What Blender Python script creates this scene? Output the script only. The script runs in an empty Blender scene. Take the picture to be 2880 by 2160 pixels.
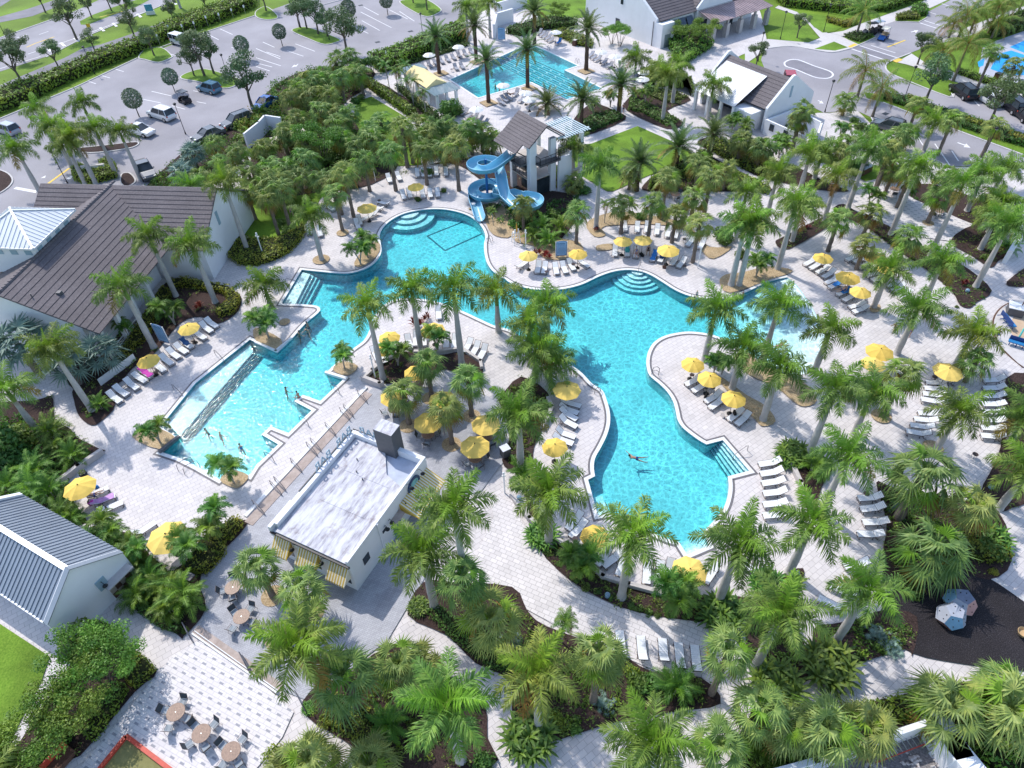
import bpy, math, random
from mathutils import Vector, Matrix, noise
from mathutils.geometry import tessellate_polygon
RD = random.Random(11)
sc = bpy.context.scene
COL = sc.collection
rad = math.radians
PI = math.pi
# ------------------------------------------------------------------ camera
FOC, PITCH, ROLL, CAMH = 1940.0, rad(44.5), rad(2.4), 48.0
_fwd = Vector((0, math.cos(PITCH), -math.sin(PITCH)))
_rt = Vector((1, 0, 0))
_dn = _fwd.cross(_rt)
_c, _s = math.cos(ROLL), math.sin(ROLL)
CR = _c * _rt + _s * _dn
CD = -_s * _rt + _c * _dn
CF = _fwd
CPOS = Vector((0, 0, CAMH))
cam_d = bpy.data.cameras.new("camera")
cam = bpy.data.objects.new("camera", cam_d)
COL.objects.link(cam)
mw = Matrix.Identity(4)
for i in range(3):
 mw[i][0], mw[i][1], mw[i][2], mw[i][3] = CR[i], -CD[i], -CF[i], CPOS[i]
cam.matrix_world = mw
cam_d.sensor_width = 36.0
cam_d.lens = FOC / 2880 * 36
cam_d.clip_end = 5000
sc.camera = cam
S = 720 / 2212.0
def G(x, y, z=0.0):
 d = (x - 1440) / FOC * CR + (y - 1080) / FOC * CD + CF
 t = (z - CAMH) / d.z
 p = CPOS + d * t
 return Vector((p.x, p.y, z))
def px(c, r, x, y):
 return (c * 720 + x * S, r * 540 + y * S)
def W(c, r, x, y, z=0.0):
 return G(*px(c, r, x, y), z)
def proj(p):
 q = Vector(p) - CPOS
 w = q.dot(CF)
 return (1440 + FOC * q.dot(CR) / w, 1080 + FOC * q.dot(CD) / w)
def height(b, t):
 best, bz = 1e9, 3
 for i in range(10, 160):
  z = i * .1
  q = proj((b.x, b.y, z))
  e = math.hypot(q[0] - t[0], q[1] - t[1])
  if e < best: best, bz = e, z
 return bz
ZOOM = {'A': (2040, 360, .37825), 'B': (2400, 300, .37825), 'C': (1880, 940, .37825), 'D': (1280, 280, .20492), 'E': (1080, 60, .18083),
  'F': (2620, 840, .11754), 'H': (2400, 100, .217), 'I': (760, 880, .217), 'J': (1200, 880, .37825), 'K': (1560, 480, .37825)}
def pt(k, x, y):
 """pixel of the photo from a survey sheet: 'cr' digit pair or a letter"""
 if k == 's': return (x, y)
 if k in ZOOM:
  a, b, s = ZOOM[k]
  return (a + x * s, b + y * s)
 return px(int(k[0]), int(k[1]), x, y)
def g(k, x, y, z=0.0):
 return G(*pt(k, x, y), z)
# ------------------------------------------------------------------ meshes
class MB:
 def __init__(s): s.v, s.f, s.m = [], [], []
 def add(s, vs, fs, m=0):
  o = len(s.v)
  s.v += [tuple(p) for p in vs]
  s.f += [tuple(i + o for i in f) for f in fs]
  s.m += [m] * len(fs)
  return s
 def hexa(s, b, t, m=0):
  n = len(b)
  s.add(list(b) + list(t), [tuple(reversed(range(n))), tuple(range(n, 2 * n))] + [(i, (i + 1) % n, n + (i + 1) % n, n + i) for i in range(n)], m)
  return s
 def box(s, x, y, z, sx, sy, sz, rz=0, m=0):
  c, q = math.cos(rz), math.sin(rz)
  P = [(x + c * a * sx / 2 - q * b * sy / 2, y + q * a * sx / 2 + c * b * sy / 2) for a, b in ((-1, -1), (1, -1), (1, 1), (-1, 1))]
  return s.hexa([(a, b, z) for a, b in P], [(a, b, z + sz) for a, b in P], m)
 def bar(s, a, b, w, h, m=0, up=(0, 0, 1)):
  a, b = Vector(a), Vector(b)
  d = (b - a).normalized()
  u = Vector(up)
  if abs(d.dot(u)) > .98: u = Vector((1, 0, 0))
  r = d.cross(u).normalized() * w / 2
  t = r.cross(d).normalized() * h / 2
  return s.hexa([a - r - t, a + r - t, a + r + t, a - r + t], [b - r - t, b + r - t, b + r + t, b - r + t], m)
 def prism(s, poly, z0, z1, m=0):
  n = len(poly)
  tri = tessellate_polygon([[Vector((p[0], p[1], 0)) for p in poly]])
  vs = [(p[0], p[1], z0) for p in poly] + [(p[0], p[1], z1) for p in poly]
  ar = sum(poly[i][0] * poly[(i + 1) % n][1] - poly[(i + 1) % n][0] * poly[i][1] for i in range(n))
  fs = []
  for t in tri:
   a, b, c = [poly[i] for i in t]
   k = (b[0] - a[0]) * (c[1] - a[1]) - (c[0] - a[0]) * (b[1] - a[1])
   t = t if k > 0 else tuple(reversed(t))
   fs.append(tuple(i + n for i in t))
   fs.append(tuple(reversed(t)))
  for i in range(n):
   j = (i + 1) % n
   fs.append((i, j, n + j, n + i) if ar > 0 else (j, i, n + i, n + j))
  return s.add(vs, fs, m)
 def sheet(s, poly, z, holes=(), m=0):
  loops = [list(poly)] + [list(h) for h in holes]
  vs = [(p[0], p[1], z) for l in loops for p in l]
  tri = tessellate_polygon([[Vector((p[0], p[1], 0)) for p in l] for l in loops])
  fs = []
  for t in tri:
   a, b, c = [vs[i] for i in t]
   k = (b[0] - a[0]) * (c[1] - a[1]) - (c[0] - a[0]) * (b[1] - a[1])
   fs.append(tuple(t) if k > 0 else tuple(reversed(t)))
  return s.add(vs, fs, m)
 def tube(s, pts, r, n=6, m=0, cap=True):
  pts = [Vector(p) for p in pts]
  rs = r if isinstance(r, (list, tuple)) else [r] * len(pts)
  vs, fs = [], []
  up = None
  for i, p in enumerate(pts):
   d = (pts[min(i + 1, len(pts) - 1)] - pts[max(i - 1, 0)])
   d = d.normalized() if d.length > 1e-9 else Vector((0, 0, 1))
   if up is None or abs(up.dot(d)) > .95: up = Vector((0, 0, 1)) if abs(d.z) < .9 else Vector((1, 0, 0))
   a = d.cross(up).normalized()
   b = d.cross(a).normalized()
   up = a.cross(d)
   for k in range(n):
    t = 2 * PI * k / n
    vs.append(p + (a * math.cos(t) + b * math.sin(t)) * rs[i])
  for i in range(len(pts) - 1):
   for k in range(n):
    j = (k + 1) % n
    fs.append((i * n + k, i * n + j, (i + 1) * n + j, (i + 1) * n + k))
  if cap:
   fs.append(tuple(range(n)))
   fs.append(tuple(reversed(range((len(pts) - 1) * n, len(pts) * n))))
  return s.add(vs, fs, m)
 def lathe(s, prof, n=12, m=0, c=(0, 0, 0)):
  vs, fs = [], []
  for r, z in prof:
   for k in range(n):
    t = 2 * PI * k / n
    vs.append((c[0] + r * math.cos(t), c[1] + r * math.sin(t), c[2] + z))
  for i in range(len(prof) - 1):
   for k in range(n):
    j = (k + 1) % n
    fs.append((i * n + k, i * n + j, (i + 1) * n + j, (i + 1) * n + k))
  fs.append(tuple(reversed(range(n))))
  fs.append(tuple(range((len(prof) - 1) * n, len(prof) * n)))
  return s.add(vs, fs, m)
 def ball(s, c, rx, ry, rz, nu=8, nv=6, m=0):
  prof = [(math.sin(PI * i / nv), -math.cos(PI * i / nv)) for i in range(nv + 1)]
  vs, fs = [], []
  for r, z in prof:
   for k in range(nu):
    t = 2 * PI * k / nu
    vs.append((c[0] + rx * r * math.cos(t), c[1] + ry * r * math.sin(t), c[2] + rz * z))
  for i in range(nv):
   for k in range(nu):
    j = (k + 1) % nu
    fs.append((i * nu + k, i * nu + j, (i + 1) * nu + j, (i + 1) * nu + k))
  return s.add(vs, fs, m)
 def mesh(s, name, mats, smooth=False):
  me = bpy.data.meshes.new(name)
  me.from_pydata(s.v, [], s.f)
  for q in (mats if isinstance(mats, (list, tuple)) else [mats]): me.materials.append(q)
  if any(s.m): me.polygons.foreach_set('material_index', s.m)
  if smooth: me.polygons.foreach_set('use_smooth', [True] * len(me.polygons))
  me.update()
  return me
 def build(s, name, mats, parent=None, smooth=False):
  o = bpy.data.objects.new(name, s.mesh(name, mats, smooth))
  COL.objects.link(o)
  if parent: o.parent = parent
  return o
THINGS = []
def mark(o, look, cat, group=None, label=None, key=None):
 """a thing: what it looks like; the label is completed at the end with where it stands"""
 o['category'] = cat
 if group: o['group'] = group
 THINGS.append((o, look, label, key))
 return o
def thing(name, loc, rz, look, cat, group=None, label=None):
 o = bpy.data.objects.new(name, None)
 o.empty_display_size = .3
 COL.objects.link(o)
 o.location = loc
 o.rotation_euler = (0, 0, rz)
 return mark(o, look, cat, group, label)
def struct(name, mb, mats, smooth=False, kind='structure'):
 o = mb.build(name, mats, None, smooth)
 o['kind'] = kind
 return o
def proto(name):
 """an unlinked thing with parts, to be copied"""
 o = bpy.data.objects.new(name, None)
 o.empty_display_size = .3
 return o
KIDS = {}
def pbuild(mb, name, mats, parent, smooth=False):
 o = bpy.data.objects.new(name, mb.mesh(name, mats, smooth))
 KIDS.setdefault(parent, []).append(o)
 return o
def put(p, loc, rz, look, cat, group=None, scale=1.0, label=None, mats=None, skip=()):
 """a copy of a prototype, of each of its parts and of their sub-parts"""
 o = p.copy()
 COL.objects.link(o)
 o.location = loc
 o.rotation_euler = (0, 0, rz)
 o.scale = (scale,) * 3 if not isinstance(scale, tuple) else scale
 def kids(src, dst):
  for ch in KIDS.get(src, ()):
   nm = ch.name.split('.')[0]
   if nm in skip: continue
   c = ch.copy()
   COL.objects.link(c)
   c.parent = dst
   if mats and nm in mats:
    c.material_slots[0].link = 'OBJECT'
    c.material_slots[0].material = mats[nm]
   kids(ch, c)
 kids(p, o)
 return mark(o, look, cat, group, label)
def spline(pts, n=6, closed=True):
 """smooth run through points; a point with a third truthy item stays a corner"""
 out = []
 N = len(pts)
 P = [Vector((p[0], p[1])) for p in pts]
 cor = [len(p) > 2 and p[2] for p in pts]
 rng = N if closed else N - 1
 for i in range(rng):
  p1, p2 = P[i], P[(i + 1) % N]
  c1, c2 = cor[i], cor[(i + 1) % N]
  if not closed:
   c1 = c1 or i == 0
   c2 = c2 or i == N - 2
  out.append(p1)
  if c1 and c2: continue
  p0 = p1 - (p2 - p1) if c1 else P[i - 1]
  p3 = p2 + (p2 - p1) if c2 else P[(i + 2) % N]
  for k in range(1, n):
   t = k / n
   out.append(.5 * ((2 * p1) + (p2 - p0) * t + (2 * p0 - 5 * p1 + 4 * p2 - p3) * t * t + (3 * p1 - p0 - 3 * p2 + p3) * t ** 3))
 if not closed: out.append(P[-1])
 return out
def poly(k, pts, n=1):
 """plan polygon from a survey sheet"""
 q = [tuple(pt(k, p[0], p[1])) + tuple(p[2:]) if not isinstance(p[0], str) else tuple(pt(*p[:3])) + tuple(p[3:]) for p in pts]
 q = spline(q, n) if n > 1 else q
 return [G(p[0], p[1]).xy for p in q]
def offset(P, d):
 n = len(P)
 ar = sum(P[i].x * P[(i + 1) % n].y - P[(i + 1) % n].x * P[i].y for i in range(n))
 sg = 1 if ar > 0 else -1
 out = []
 for i in range(n):
  a = (P[i] - P[i - 1]).normalized()
  b = (P[(i + 1) % n] - P[i]).normalized()
  na, nb = Vector((a.y, -a.x)), Vector((b.y, -b.x))
  m = na + nb
  m = m.normalized() if m.length > .2 else na
  k = max(.5, m.dot(na))
  out.append(P[i] + m * sg * d / k)
 return out
def inside(p, P):
 c = False
 n = len(P)
 for i in range(n):
  a, b = P[i], P[i - 1]
  if (a[1] > p[1]) != (b[1] > p[1]) and p[0] < (b[0] - a[0]) * (p[1] - a[1]) / (b[1] - a[1]) + a[0]: c = not c
 return c
# ------------------------------------------------------------------ materials
def mat(name):
 m = bpy.data.materials.new(name)
 m.use_nodes = True
 nt = m.node_tree
 nt.nodes.clear()
 o = nt.nodes.new('ShaderNodeOutputMaterial')
 return m, nt, o
def nd(nt, t, **kw):
 n = nt.nodes.new('ShaderNode' + t)
 for k, v in kw.items():
  if k in n.inputs: n.inputs[k].default_value = v
  else: setattr(n, k, v)
 return n
def L(nt, a, b): nt.links.new(a, b)
def coords(nt, rot=0.0, scale=1.0, obj=False):
 if obj:
  tc = nd(nt, 'TexCoord')
  src = tc.outputs['Object']
 else:
  ge = nd(nt, 'NewGeometry')
  src = ge.outputs['Position']
 mp = nd(nt, 'Mapping')
 mp.inputs['Rotation'].default_value = (0, 0, rot)
 mp.inputs['Scale'].default_value = (scale,) * 3
 L(nt, src, mp.inputs['Vector'])
 return mp.outputs['Vector']
def ramp(nt, fac, stops):
 r = nd(nt, 'ValToRGB')
 e = r.color_ramp.elements
 while len(e) > 1: e.remove(e[-1])
 e[0].position, e[0].color = stops[0][0], (*stops[0][1], 1)
 for p, c in stops[1:]:
  q = e.new(p)
  q.color = (*c, 1)
 L(nt, fac, r.inputs['Fac'])
 return r.outputs['Color']
def mix(nt, fac, a, b, mode='MIX'):
 m = nd(nt, 'Mix', data_type='RGBA', blend_type=mode)
 if isinstance(fac, float): m.inputs[0].default_value = fac
 else: L(nt, fac, m.inputs[0])
 for i, q in ((6, a), (7, b)):
  if isinstance(q, tuple): m.inputs[i].default_value = (*q, 1)
  else: L(nt, q, m.inputs[i])
 return m.outputs[2]
def nz(nt, vec, scale, detail=3.0, rough=.55):
 n = nd(nt, 'TexNoise', Scale=scale, Detail=detail, Roughness=rough)
 L(nt, vec, n.inputs['Vector'])
 return n.outputs['Fac']
def finish(nt, out, color, rough=.6, metal=0.0, spec=.35, bump=None, bs=.3, bd=.02):
 b = nd(nt, 'BsdfPrincipled')
 b.inputs['Roughness'].default_value = rough
 b.inputs['Metallic'].default_value = metal
 b.inputs['Specular IOR Level'].default_value = spec
 if isinstance(color, tuple): b.inputs['Base Color'].default_value = (*color, 1)
 else: L(nt, color, b.inputs['Base Color'])
 if bump is not None:
  bp = nd(nt, 'Bump', Strength=bs, Distance=bd)
  L(nt, bump, bp.inputs['Height'])
  L(nt, bp.outputs['Normal'], b.inputs['Normal'])
 L(nt, b.outputs[0], out.inputs['Surface'])
 return b
MATS = {}
def canvas(name, c):
 m, nt, o = mat(name)
 oi = nd(nt, 'ObjectInfo')
 k = ramp(nt, oi.outputs['Random'], [(0, (.86, .84, .80)), (.5, (1, 1, 1)), (1, (1.0, 1.04, 1.25))])
 f = ramp(nt, nz(nt, coords(nt, 0, 1, True), 1.6, 4), [(.3, tuple(x * .93 for x in c)), (.7, tuple(min(1, x * 1.05) for x in c))])
 finish(nt, o, mix(nt, 1.0, f, k, 'MULTIPLY'), .85, 0, .15)
 return m
def plain(name, c, rough=.6, metal=0.0, spec=.35, var=.12, scale=3.0, obj=True):
 if name in MATS: return MATS[name]
 m, nt, o = mat(name)
 v = coords(nt, 0, 1, obj)
 f = nz(nt, v, scale, 4)
 lo = tuple(x * (1 - var) for x in c)
 hi = tuple(min(1, x * (1 + var)) for x in c)
 finish(nt, o, ramp(nt, f, [(.3, lo), (.7, hi)]), rough, metal, spec)
 MATS[name] = m
 return m
def ground_mat(name, stops, scale, big=.08, bigv=.25, rough=.85, bs=.4):
 m, nt, o = mat(name)
 v = coords(nt)
 f = nz(nt, v, scale, 5, .65)
 c = ramp(nt, f, stops)
 f2 = nz(nt, v, big, 4)
 k = ramp(nt, f2, [(.3, (1 - bigv,) * 3), (.7, (1 + bigv * .4,) * 3)])
 finish(nt, o, mix(nt, 1.0, c, k, 'MULTIPLY'), rough, 0, .2, f, bs, .03)
 return m
def paver(name, c1, c2, mortar, w, h, rot, ms=.012, var=.10, off=.5):
 m, nt, o = mat(name)
 v = coords(nt, rot)
 b = nd(nt, 'TexBrick', offset=off, Scale=1.0)
 b.inputs['Color1'].default_value = (*c1, 1)
 b.inputs['Color2'].default_value = (*c2, 1)
 b.inputs['Mortar'].default_value = (*mortar, 1)
 b.inputs['Mortar Size'].default_value = ms
 b.inputs['Brick Width'].default_value = w
 b.inputs['Row Height'].default_value = h
 L(nt, v, b.inputs['Vector'])
 f = nz(nt, coords(nt), .35, 6, .62)
 k = ramp(nt, f, [(.3, (1 - var * 1.5,) * 3), (.5, (1, 1, 1)), (.7, (1 + var * .3,) * 3)])
 c = mix(nt, 1.0, b.outputs['Color'], k, 'MULTIPLY')
 st = ramp(nt, nz(nt, coords(nt), 1.6, 5, .7), [(.60, (1, 1, 1)), (.74, (.84, .82, .80))])
 c = mix(nt, 1.0, c, st, 'MULTIPLY')
 finish(nt, o, c, .7, 0, .3, b.outputs['Fac'], -.2, .01)
 return m
def leafm(name, stops, trans=.3, scale=1.3, rough=.55, hv=.04):
 """foliage: hue wanders from plant to plant and through each crown"""
 m, nt, o = mat(name)
 v = coords(nt)
 f = nz(nt, v, scale, 3)
 c = ramp(nt, f, stops)
 oi = nd(nt, 'ObjectInfo')
 hs = nd(nt, 'HueSaturation')
 mr = nd(nt, 'MapRange')
 mr.inputs['To Min'].default_value = .5 - hv
 mr.inputs['To Max'].default_value = .5 + hv * .6
 L(nt, oi.outputs['Random'], mr.inputs['Value'])
 L(nt, mr.outputs[0], hs.inputs['Hue'])
 mr2 = nd(nt, 'MapRange')
 mr2.inputs['To Min'].default_value = .8
 mr2.inputs['To Max'].default_value = 1.2
 wn = nd(nt, 'TexWhiteNoise', noise_dimensions='1D')
 L(nt, oi.outputs['Random'], wn.inputs['W'])
 L(nt, wn.outputs['Value'], mr2.inputs['Value'])
 L(nt, mr2.outputs[0], hs.inputs['Value'])
 L(nt, c, hs.inputs['Color'])
 b = nd(nt, 'BsdfPrincipled')
 b.inputs['Roughness'].default_value = rough
 b.inputs['Specular IOR Level'].default_value = .45
 L(nt, hs.outputs[0], b.inputs['Base Color'])
 t = nd(nt, 'BsdfTranslucent')
 L(nt, hs.outputs[0], t.inputs['Color'])
 ms = nd(nt, 'MixShader')
 ms.inputs[0].default_value = trans
 L(nt, b.outputs[0], ms.inputs[1])
 L(nt, t.outputs[0], ms.inputs[2])
 L(nt, ms.outputs[0], o.inputs['Surface'])
 return m
ROT = rad(-34)
M_pave = paver('deck_pavers', (.64, .595, .585), (.57, .53, .525), (.33, .30, .30), .62, .42, ROT, .012)
M_pave2 = paver('path_pavers', (.60, .56, .55), (.68, .635, .625), (.32, .29, .29), .55, .36, rad(28), .014)
M_grey = paver('grey_pavers', (.36, .36, .39), (.43, .43, .46), (.27, .27, .30), .30, .15, rad(-27), .012, .15)
def dashed():
 m, nt, o = mat('dash_pavers')
 v = coords(nt, rad(27))
 b = nd(nt, 'TexBrick', offset=.5, Scale=1.0)
 for q, c in (('Color1', (.68, .64, .63)), ('Color2', (.62, .58, .58)), ('Mortar', (.42, .39, .40))): b.inputs[q].default_value = (*c, 1)
 b.inputs['Mortar Size'].default_value = .012
 b.inputs['Brick Width'].default_value = .56
 b.inputs['Row Height'].default_value = .28
 L(nt, v, b.inputs['Vector'])
 b2 = nd(nt, 'TexBrick', offset=.5, offset_frequency=2, Scale=1.0)
 for q, c in (('Color1', (0, 0, 0)), ('Color2', (0, 0, 0)), ('Mortar', (1, 1, 1))): b2.inputs[q].default_value = (*c, 1)
 b2.inputs['Mortar Smooth'].default_value = 0
 b2.inputs['Brick Width'].default_value = .84
 b2.inputs['Row Height'].default_value = .56
 b2.inputs['Mortar Size'].default_value = .0
 L(nt, v, b2.inputs['Vector'])
 sx = nd(nt, 'SeparateXYZ')
 L(nt, v, sx.inputs[0])
 def mth(op, a, bb=None, cc=None):
  n = nd(nt, 'Math', operation=op)
  for i, q in enumerate((a, bb, cc)):
   if q is None: continue
   if isinstance(q, (int, float)): n.inputs[i].default_value = q
   else: L(nt, q, n.inputs[i])
  return n.outputs[0]
 row = mth('FLOOR', mth('DIVIDE', sx.outputs[1], .56))
 par = mth('MODULO', mth('ABSOLUTE', row), 2)
 xx = mth('FRACT', mth('ADD', mth('DIVIDE', sx.outputs[0], .84), mth('MULTIPLY', par, .5)))
 yy = mth('FRACT', mth('DIVIDE', sx.outputs[1], .56))
 k = mth('MULTIPLY', mth('LESS_THAN', xx, .42), mth('LESS_THAN', yy, .25))
 c = mix(nt, k, b.outputs['Color'], (.30, .30, .33))
 finish(nt, o, c, .7, 0, .3)
 return m
M_dash = dashed()
M_conc = ground_mat('concrete', [(.3, (.52, .49, .48)), (.7, (.60, .57, .56))], 2.0, .15, .12)
M_kerb = ground_mat('kerb_concrete', [(.3, (.50, .48, .47)), (.7, (.58, .56, .55))], 3.0, .3, .1)
M_asph = ground_mat('asphalt', [(.3, (.31, .295, .32)), (.7, (.37, .355, .38))], 6.0, .07, .26, .9)
M_asph2 = ground_mat('dark_asphalt', [(.3, (.22, .21, .24)), (.7, (.27, .26, .285))], 6.0, .3, .2, .9)
M_grass = ground_mat('grass', [(.25, (.075, .155, .014)), (.5, (.14, .25, .025)), (.75, (.22, .33, .045))], 7.0, .22, .42, .9, .8)
M_earth = ground_mat('grass_far', [(.3, (.11, .20, .02)), (.7, (.19, .29, .03))], 3.0, .08, .4)
M_mulch = ground_mat('mulch', [(.3, (.022, .014, .013)), (.55, (.060, .038, .034)), (.8, (.13, .09, .08))], 9.0, .5, .3, .95, 1.0)
M_gravel = ground_mat('pebble_gravel', [(.3, (.22, .14, .07)), (.5, (.46, .34, .20)), (.75, (.62, .50, .36))], 7.0, .6, .25, .9, 1.0)
M_rubber = ground_mat('dark_chip_surface', [(.35, (.014, .012, .014)), (.55, (.034, .030, .034)), (.68, (.11, .10, .11))], 16.0, .3, .3, .9, 1.0)
M_chip = ground_mat('grey_gravel', [(.3, (.12, .11, .11)), (.55, (.26, .24, .24)), (.8, (.45, .43, .42))], 8.0, .3, .3, .9, 1.0)
M_sand = ground_mat('tan_splash_surface', [(.3, (.50, .36, .24)), (.7, (.58, .43, .30))], 1.5, .3, .2)
M_court = plain('court_blue', (.02, .32, .75), .6, 0, .3, .1, 1.0, False)
M_courtw = plain('court_surround', (.42, .42, .47), .7, 0, .3, .08, 1.0, False)
M_bocce = ground_mat('bocce_surface', [(.3, (.20, .19, .07)), (.7, (.28, .26, .11))], 2.0, .2, .2)
M_white = plain('white_stucco', (.78, .78, .80), .8, 0, .2, .03, .8)
M_whitep = plain('white_paint', (.80, .80, .80), .5, 0, .4, .04)
M_line = plain('road_white', (.74, .73, .75), .7, 0, .2, .12, 2.0, False)
M_yline = plain('road_yellow', (.72, .50, .10), .7, 0, .2, .12, 2.0, False)
M_tan = ground_mat('tan_stone', [(.3, (.34, .27, .235)), (.7, (.48, .40, .36))], 2.5, .8, .15)
M_coping = plain('coping_white', (.72, .72, .72), .6, 0, .3, .06, 2.0, False)
M_copdark = plain('coping_dark', (.15, .14, .15), .6, 0, .3, .15, 3.0, False)
M_cast = plain('cast_stone', (.50, .46, .44), .8, 0, .25, .1, 2.0)
M_plaster = plain('pool_plaster', (.50, .74, .78), .6, 0, .3, .05, .6, False)
M_tile = plain('pool_tile_dark', (.02, .12, .17), .4, 0, .4, .2, 3.0, False)
M_steel = plain('steel_rail', (.17, .165, .18), .35, .6, .5, .1)
M_frame = plain('brown_frame', (.065, .045, .045), .45, .2, .4, .1)
M_sling = plain('white_sling', (.74, .75, .77), .8, 0, .2, .05, 12)
M_slingg = plain('grey_sling', (.33, .34, .39), .8, 0, .2, .06, 12)
M_tabletop = plain('speckled_tabletop', (.26, .165, .12), .5, 0, .4, .35, 14)
M_dark = plain('dark_metal', (.025, .025, .03), .45, .4, .4, .1)
M_glass = plain('dark_glass', (.03, .04, .05), .1, 0, .6, .3, 1.0)
M_yel = canvas('yellow_canvas', (.80, .56, .13))
M_wcan = plain('white_canvas', (.80, .79, .77), .85, 0, .15, .04, 2.0)
M_pole = plain('bronze_pole', (.10, .075, .06), .4, .5, .4, .1)
M_wood = plain('dark_wood', (.12, .06, .04), .7, 0, .3, .25, 6)
M_red = plain('red_paint', (.50, .06, .035), .5, 0, .4, .15)
M_blue = plain('slide_blue', (.13, .38, .52), .3, 0, .5, .06, 1.0)
M_bluel = plain('slide_inner_blue', (.24, .52, .67), .25, 0, .55, .06, 1.0)
M_blued = plain('slide_post_blue', (.02, .16, .44), .4, 0, .5, .06, 1.0)
M_greym = plain('grey_cladding', (.115, .115, .125), .6, .2, .4, .08)
M_mroof = plain('grey_metal_roof', (.28, .31, .36), .4, .35, .5, .06, .7)
M_wroof = plain('white_metal_roof', (.66, .68, .71), .4, .2, .5, .04, .7)
M_lav = plain('blue_louvre', (.30, .42, .50), .5, .1, .4, .06)
M_black = plain('black_rubber', (.012, .012, .013), .7, 0, .3, .1)
M_alu = plain('aluminium', (.55, .56, .58), .35, .8, .5, .05)
M_cream = plain('cream_canvas', (.80, .66, .36), .85, 0, .15, .04, 2.0)
def rooftile():
 m, nt, o = mat('brown_roof_tile')
 v = coords(nt, 0, 1, True)
 f = nz(nt, v, 5, 4, .7)
 c = ramp(nt, f, [(.3, (.105, .09, .098)), (.55, (.15, .13, .137)), (.8, (.22, .195, .20))])
 f2 = nz(nt, v, .25, 3)
 k = ramp(nt, f2, [(.3, (.85,) * 3), (.7, (1.1,) * 3)])
 finish(nt, o, mix(nt, 1.0, c, k, 'MULTIPLY'), .75, 0, .3, f, .4, .03)
 return m
M_roof = rooftile()
M_roofgap = plain('roof_course_dark_lip', (.09, .07, .075), .8, 0, .2, .1)  # darker brown for the lip of each tile course
def barroof():
 m, nt, o = mat('white_membrane_roof')
 v = coords(nt, 0, 1, True)
 mp = nd(nt, 'Mapping')
 mp.inputs['Scale'].default_value = (.35, 1.6, 1)
 L(nt, v, mp.inputs['Vector'])
 f = nz(nt, mp.outputs[0], 1.4, 7, .68)
 c = ramp(nt, f, [(.36, (.27, .26, .30)), (.46, (.46, .45, .49)), (.58, (.60, .60, .63))])
 f3 = nz(nt, v, .9, 6, .7)
 st = ramp(nt, f3, [(.56, (1, 1, 1)), (.68, (.70, .64, .62))])
 finish(nt, o, mix(nt, 1.0, c, st, 'MULTIPLY'), .7, 0, .3)
 return m
M_barroof = barroof()
def stripes(name, a, b, w, axis=0):
 m, nt, o = mat(name)
 v = coords(nt, 0, 1, True)
 sx = nd(nt, 'SeparateXYZ')
 L(nt, v, sx.inputs[0])
 d = nd(nt, 'Math', operation='DIVIDE')
 d.inputs[1].default_value = w
 L(nt, sx.outputs[axis], d.inputs[0])
 fr = nd(nt, 'Math', operation='FRACT')
 L(nt, d.outputs[0], fr.inputs[0])
 lt = nd(nt, 'Math', operation='LESS_THAN')
 lt.inputs[1].default_value = .5
 L(nt, fr.outputs[0], lt.inputs[0])
 finish(nt, o, mix(nt, lt.outputs[0], a, b), .85, 0, .15)
 return m
M_awn = stripes('striped_awning', (.80, .74, .60), (.62, .42, .09), .22, 1)
M_awn2 = stripes('striped_awning_front', (.80, .74, .60), (.62, .42, .09), .20, 0)
def water(name, wscale, warm=1.0, dens=.55, tint=(.10, .80, .90)):
 m, nt, o = mat(name)
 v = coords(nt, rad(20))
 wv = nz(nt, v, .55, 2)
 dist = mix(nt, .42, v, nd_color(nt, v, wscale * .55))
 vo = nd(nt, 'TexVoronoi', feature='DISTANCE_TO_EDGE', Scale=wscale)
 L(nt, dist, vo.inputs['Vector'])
 caustic_net = ramp(nt, vo.outputs['Distance'], [(0.0, (1.45, 1.45, 1.45)), (.09, (1.10, 1.10, 1.10)), (.30, (.92, .93, .93))])  # caustic light web painted into the water's transparent tint, brighter than clear
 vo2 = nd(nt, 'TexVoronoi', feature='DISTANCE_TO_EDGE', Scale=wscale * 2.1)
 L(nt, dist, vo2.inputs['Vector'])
 caustic_net2 = ramp(nt, vo2.outputs['Distance'], [(0.0, (1.18,) * 3), (.12, (1.03,) * 3), (.35, (.95,) * 3)])
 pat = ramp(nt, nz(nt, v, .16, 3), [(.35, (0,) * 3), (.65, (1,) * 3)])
 nn = mix(nt, 1.0, caustic_net, caustic_net2, 'MULTIPLY')
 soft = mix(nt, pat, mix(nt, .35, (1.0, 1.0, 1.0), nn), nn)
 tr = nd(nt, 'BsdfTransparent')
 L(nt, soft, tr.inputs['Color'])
 gl = nd(nt, 'BsdfGlossy', Roughness=.06)
 h = nd(nt, 'TexNoise', Scale=wscale * 1.1, Detail=3.0)
 L(nt, v, h.inputs['Vector'])
 bp = nd(nt, 'Bump', Strength=.6, Distance=.12)
 L(nt, h.outputs['Fac'], bp.inputs['Height'])
 L(nt, bp.outputs[0], gl.inputs['Normal'])
 fr = nd(nt, 'Fresnel', IOR=1.33)
 L(nt, bp.outputs[0], fr.inputs['Normal'])
 ms = nd(nt, 'MixShader')
 L(nt, fr.outputs[0], ms.inputs[0])
 L(nt, tr.outputs[0], ms.inputs[1])
 L(nt, gl.outputs[0], ms.inputs[2])
 L(nt, ms.outputs[0], o.inputs['Surface'])
 va = nd(nt, 'VolumeAbsorption', Density=dens)
 va.inputs['Color'].default_value = (*tint, 1)
 L(nt, va.outputs[0], o.inputs['Volume'])
 return m
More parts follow.
